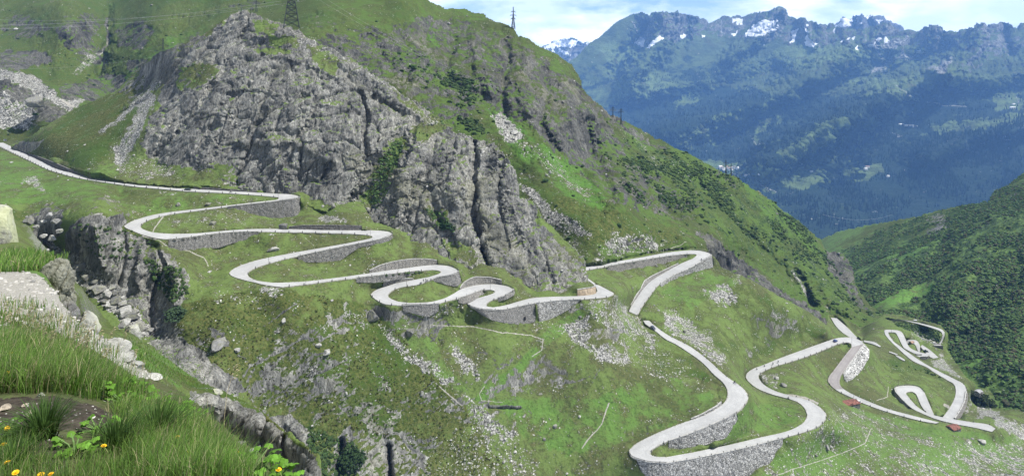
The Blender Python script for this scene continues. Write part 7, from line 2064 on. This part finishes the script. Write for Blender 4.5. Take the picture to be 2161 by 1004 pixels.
leafy_plant(330, 905, 20, .028, .12, 'bright leafy patch in the middle of the right-hand grass', 14)
leafy_plant(262, 862, 20, .030, .12, 'leafy clump on the grass above the faded yellow flower', 15)
leafy_plant(372, 872, 18, .028, .10, 'leafy clump near the lip of the bank above the near cliff', 16)
leafy_plant(40, 948, 8, .024, .06, 'dull round-leaved plant beside the left tussock', 11, .7)
leafy_plant(8, 930, 6, .026, .06, 'round-leaved plant at the left edge above the soil', 12, .8)
leafy_plant(340, 846, 12, .03, .10, 'tall leafy weed beside the low pale stone at the path end', 13, .8)


def tussock(u, v, n, L, label, seed):
    r = np.random.default_rng(seed); p = FORE.at(u, v)
    V = []; F = []; T = []
    for i in range(n):
        a = r.uniform(0, 6.28); k = r.uniform(.1, 1.0); l = L * r.uniform(.6, 1.1)
        d = Vector((math.cos(a), math.sin(a), 0)); w = Vector((-math.sin(a), math.cos(a), 0)) * .0022
        b = d * r.uniform(0, .05)
        k0 = len(V)
        for t, q in ((0, 1), (.4, .9), (.75, .6), (1, .1)):
            c = b + d * (l * k * t * t * .9) + Vector((0, 0, l * (t - .45 * k * t * t) - .02)); V += [tuple(c - w * q), tuple(c + w * q)]
        for s in range(3): F.append((k0 + 2 * s, k0 + 2 * s + 1, k0 + 2 * s + 3, k0 + 2 * s + 2))
        T += [(*(np.array((.075, .14, .035)) * r.uniform(.7, 1.4)), 1)] * 8
    o = link('grass_tussock', np_mesh('grass_tussock', V, [np.array(F)], BLADE, {'tint': T}), None, p)
    tag(o, label, 'tussock')


tussock(88, 950, 420, .20, 'dense dark green grass tussock on the lower left soil', 41)
tussock(330, 950, 360, .24, 'brownish grass tussock in the lower middle of the bank', 43)
tussock(20, 1000, 200, .12, 'short grass tussock in the bottom left corner', 44)
tussock(235, 960, 240, .18, 'grass tussock right of the bright lobed-leaf plant', 45)

MAT_PETAL = simple_mat('dandelion_petals', (.85, .52, .015), .6, 0, .15, 40); MAT_STEMF = simple_mat('flower_stem', (.13, .16, .05), .7)
flower_labels = ['yellow flower high in the tall grass at the left', 'yellow flower just below the highest one in the tall grass', 'yellow flower left of the dark tussock', 'orange-yellow flower at the left edge below the soil', 'yellow flower at the left edge near the bottom', 'yellow flower low in the bottom left corner', 'yellow flower on the bottom edge left of the lobed-leaf plant',
                 'yellow flower on the bottom edge right of another one', 'left one of two yellow flowers beside the broad leaves', 'right one of two yellow flowers beside the broad leaves', 'yellow flower low between the grass and the broad leaves', 'yellow flower on the lip of the bank beside the low pale stone', 'faded yellow flower in the right-hand grass', 'yellow flower among the broadest leaves', 'faded orange flower in the middle grass']
for i, (u, v) in enumerate([(22, 745), (18, 785), (15, 903), (7, 937), (15, 975), (33, 996), (86, 1001), (107, 1000), (396, 955), (424, 958), (411, 979), (500, 952), (375, 922), (588, 990), (219, 940)]):
    g0 = FORE.at(u, min(v + 42, 1036)); Yh = g0.y + .02
    hd = Vector(pix(u, v, Yh))
    root = empty('yellow_flower', g0)
    top = hd - g0
    MB().tube([(0, 0, -.02), tuple(top * .5 + Vector((.01, 0, 0))), tuple(top)], [.0022, .002, .0018], 5).build('stem', MAT_STEMF, root)
    f = MB(); rr = random.Random(i)
    tl = Euler((rr.uniform(-.2, .5), rr.uniform(-.4, .4), 0)).to_matrix()
    for ring, (n, R, up) in enumerate(((18, .0105, .001), (14, .0075, .004), (9, .0045, .005))):
        for j in range(n):
            a = 2 * math.pi * j / n + ring; d = Vector((math.cos(a), math.sin(a), 0)); w = Vector((-math.sin(a), math.cos(a), 0)) * .0015
            f.add([tuple(top + tl @ (w * .4)), tuple(top + tl @ (-w * .4)), tuple(top + tl @ (d * R - w + Vector((0, 0, up)))), tuple(top + tl @ (d * R + w + Vector((0, 0, up))))], [(0, 1, 2, 3)])
    f.build('flower_head', MAT_PETAL, root)
    tag(root, flower_labels[i], 'flower')
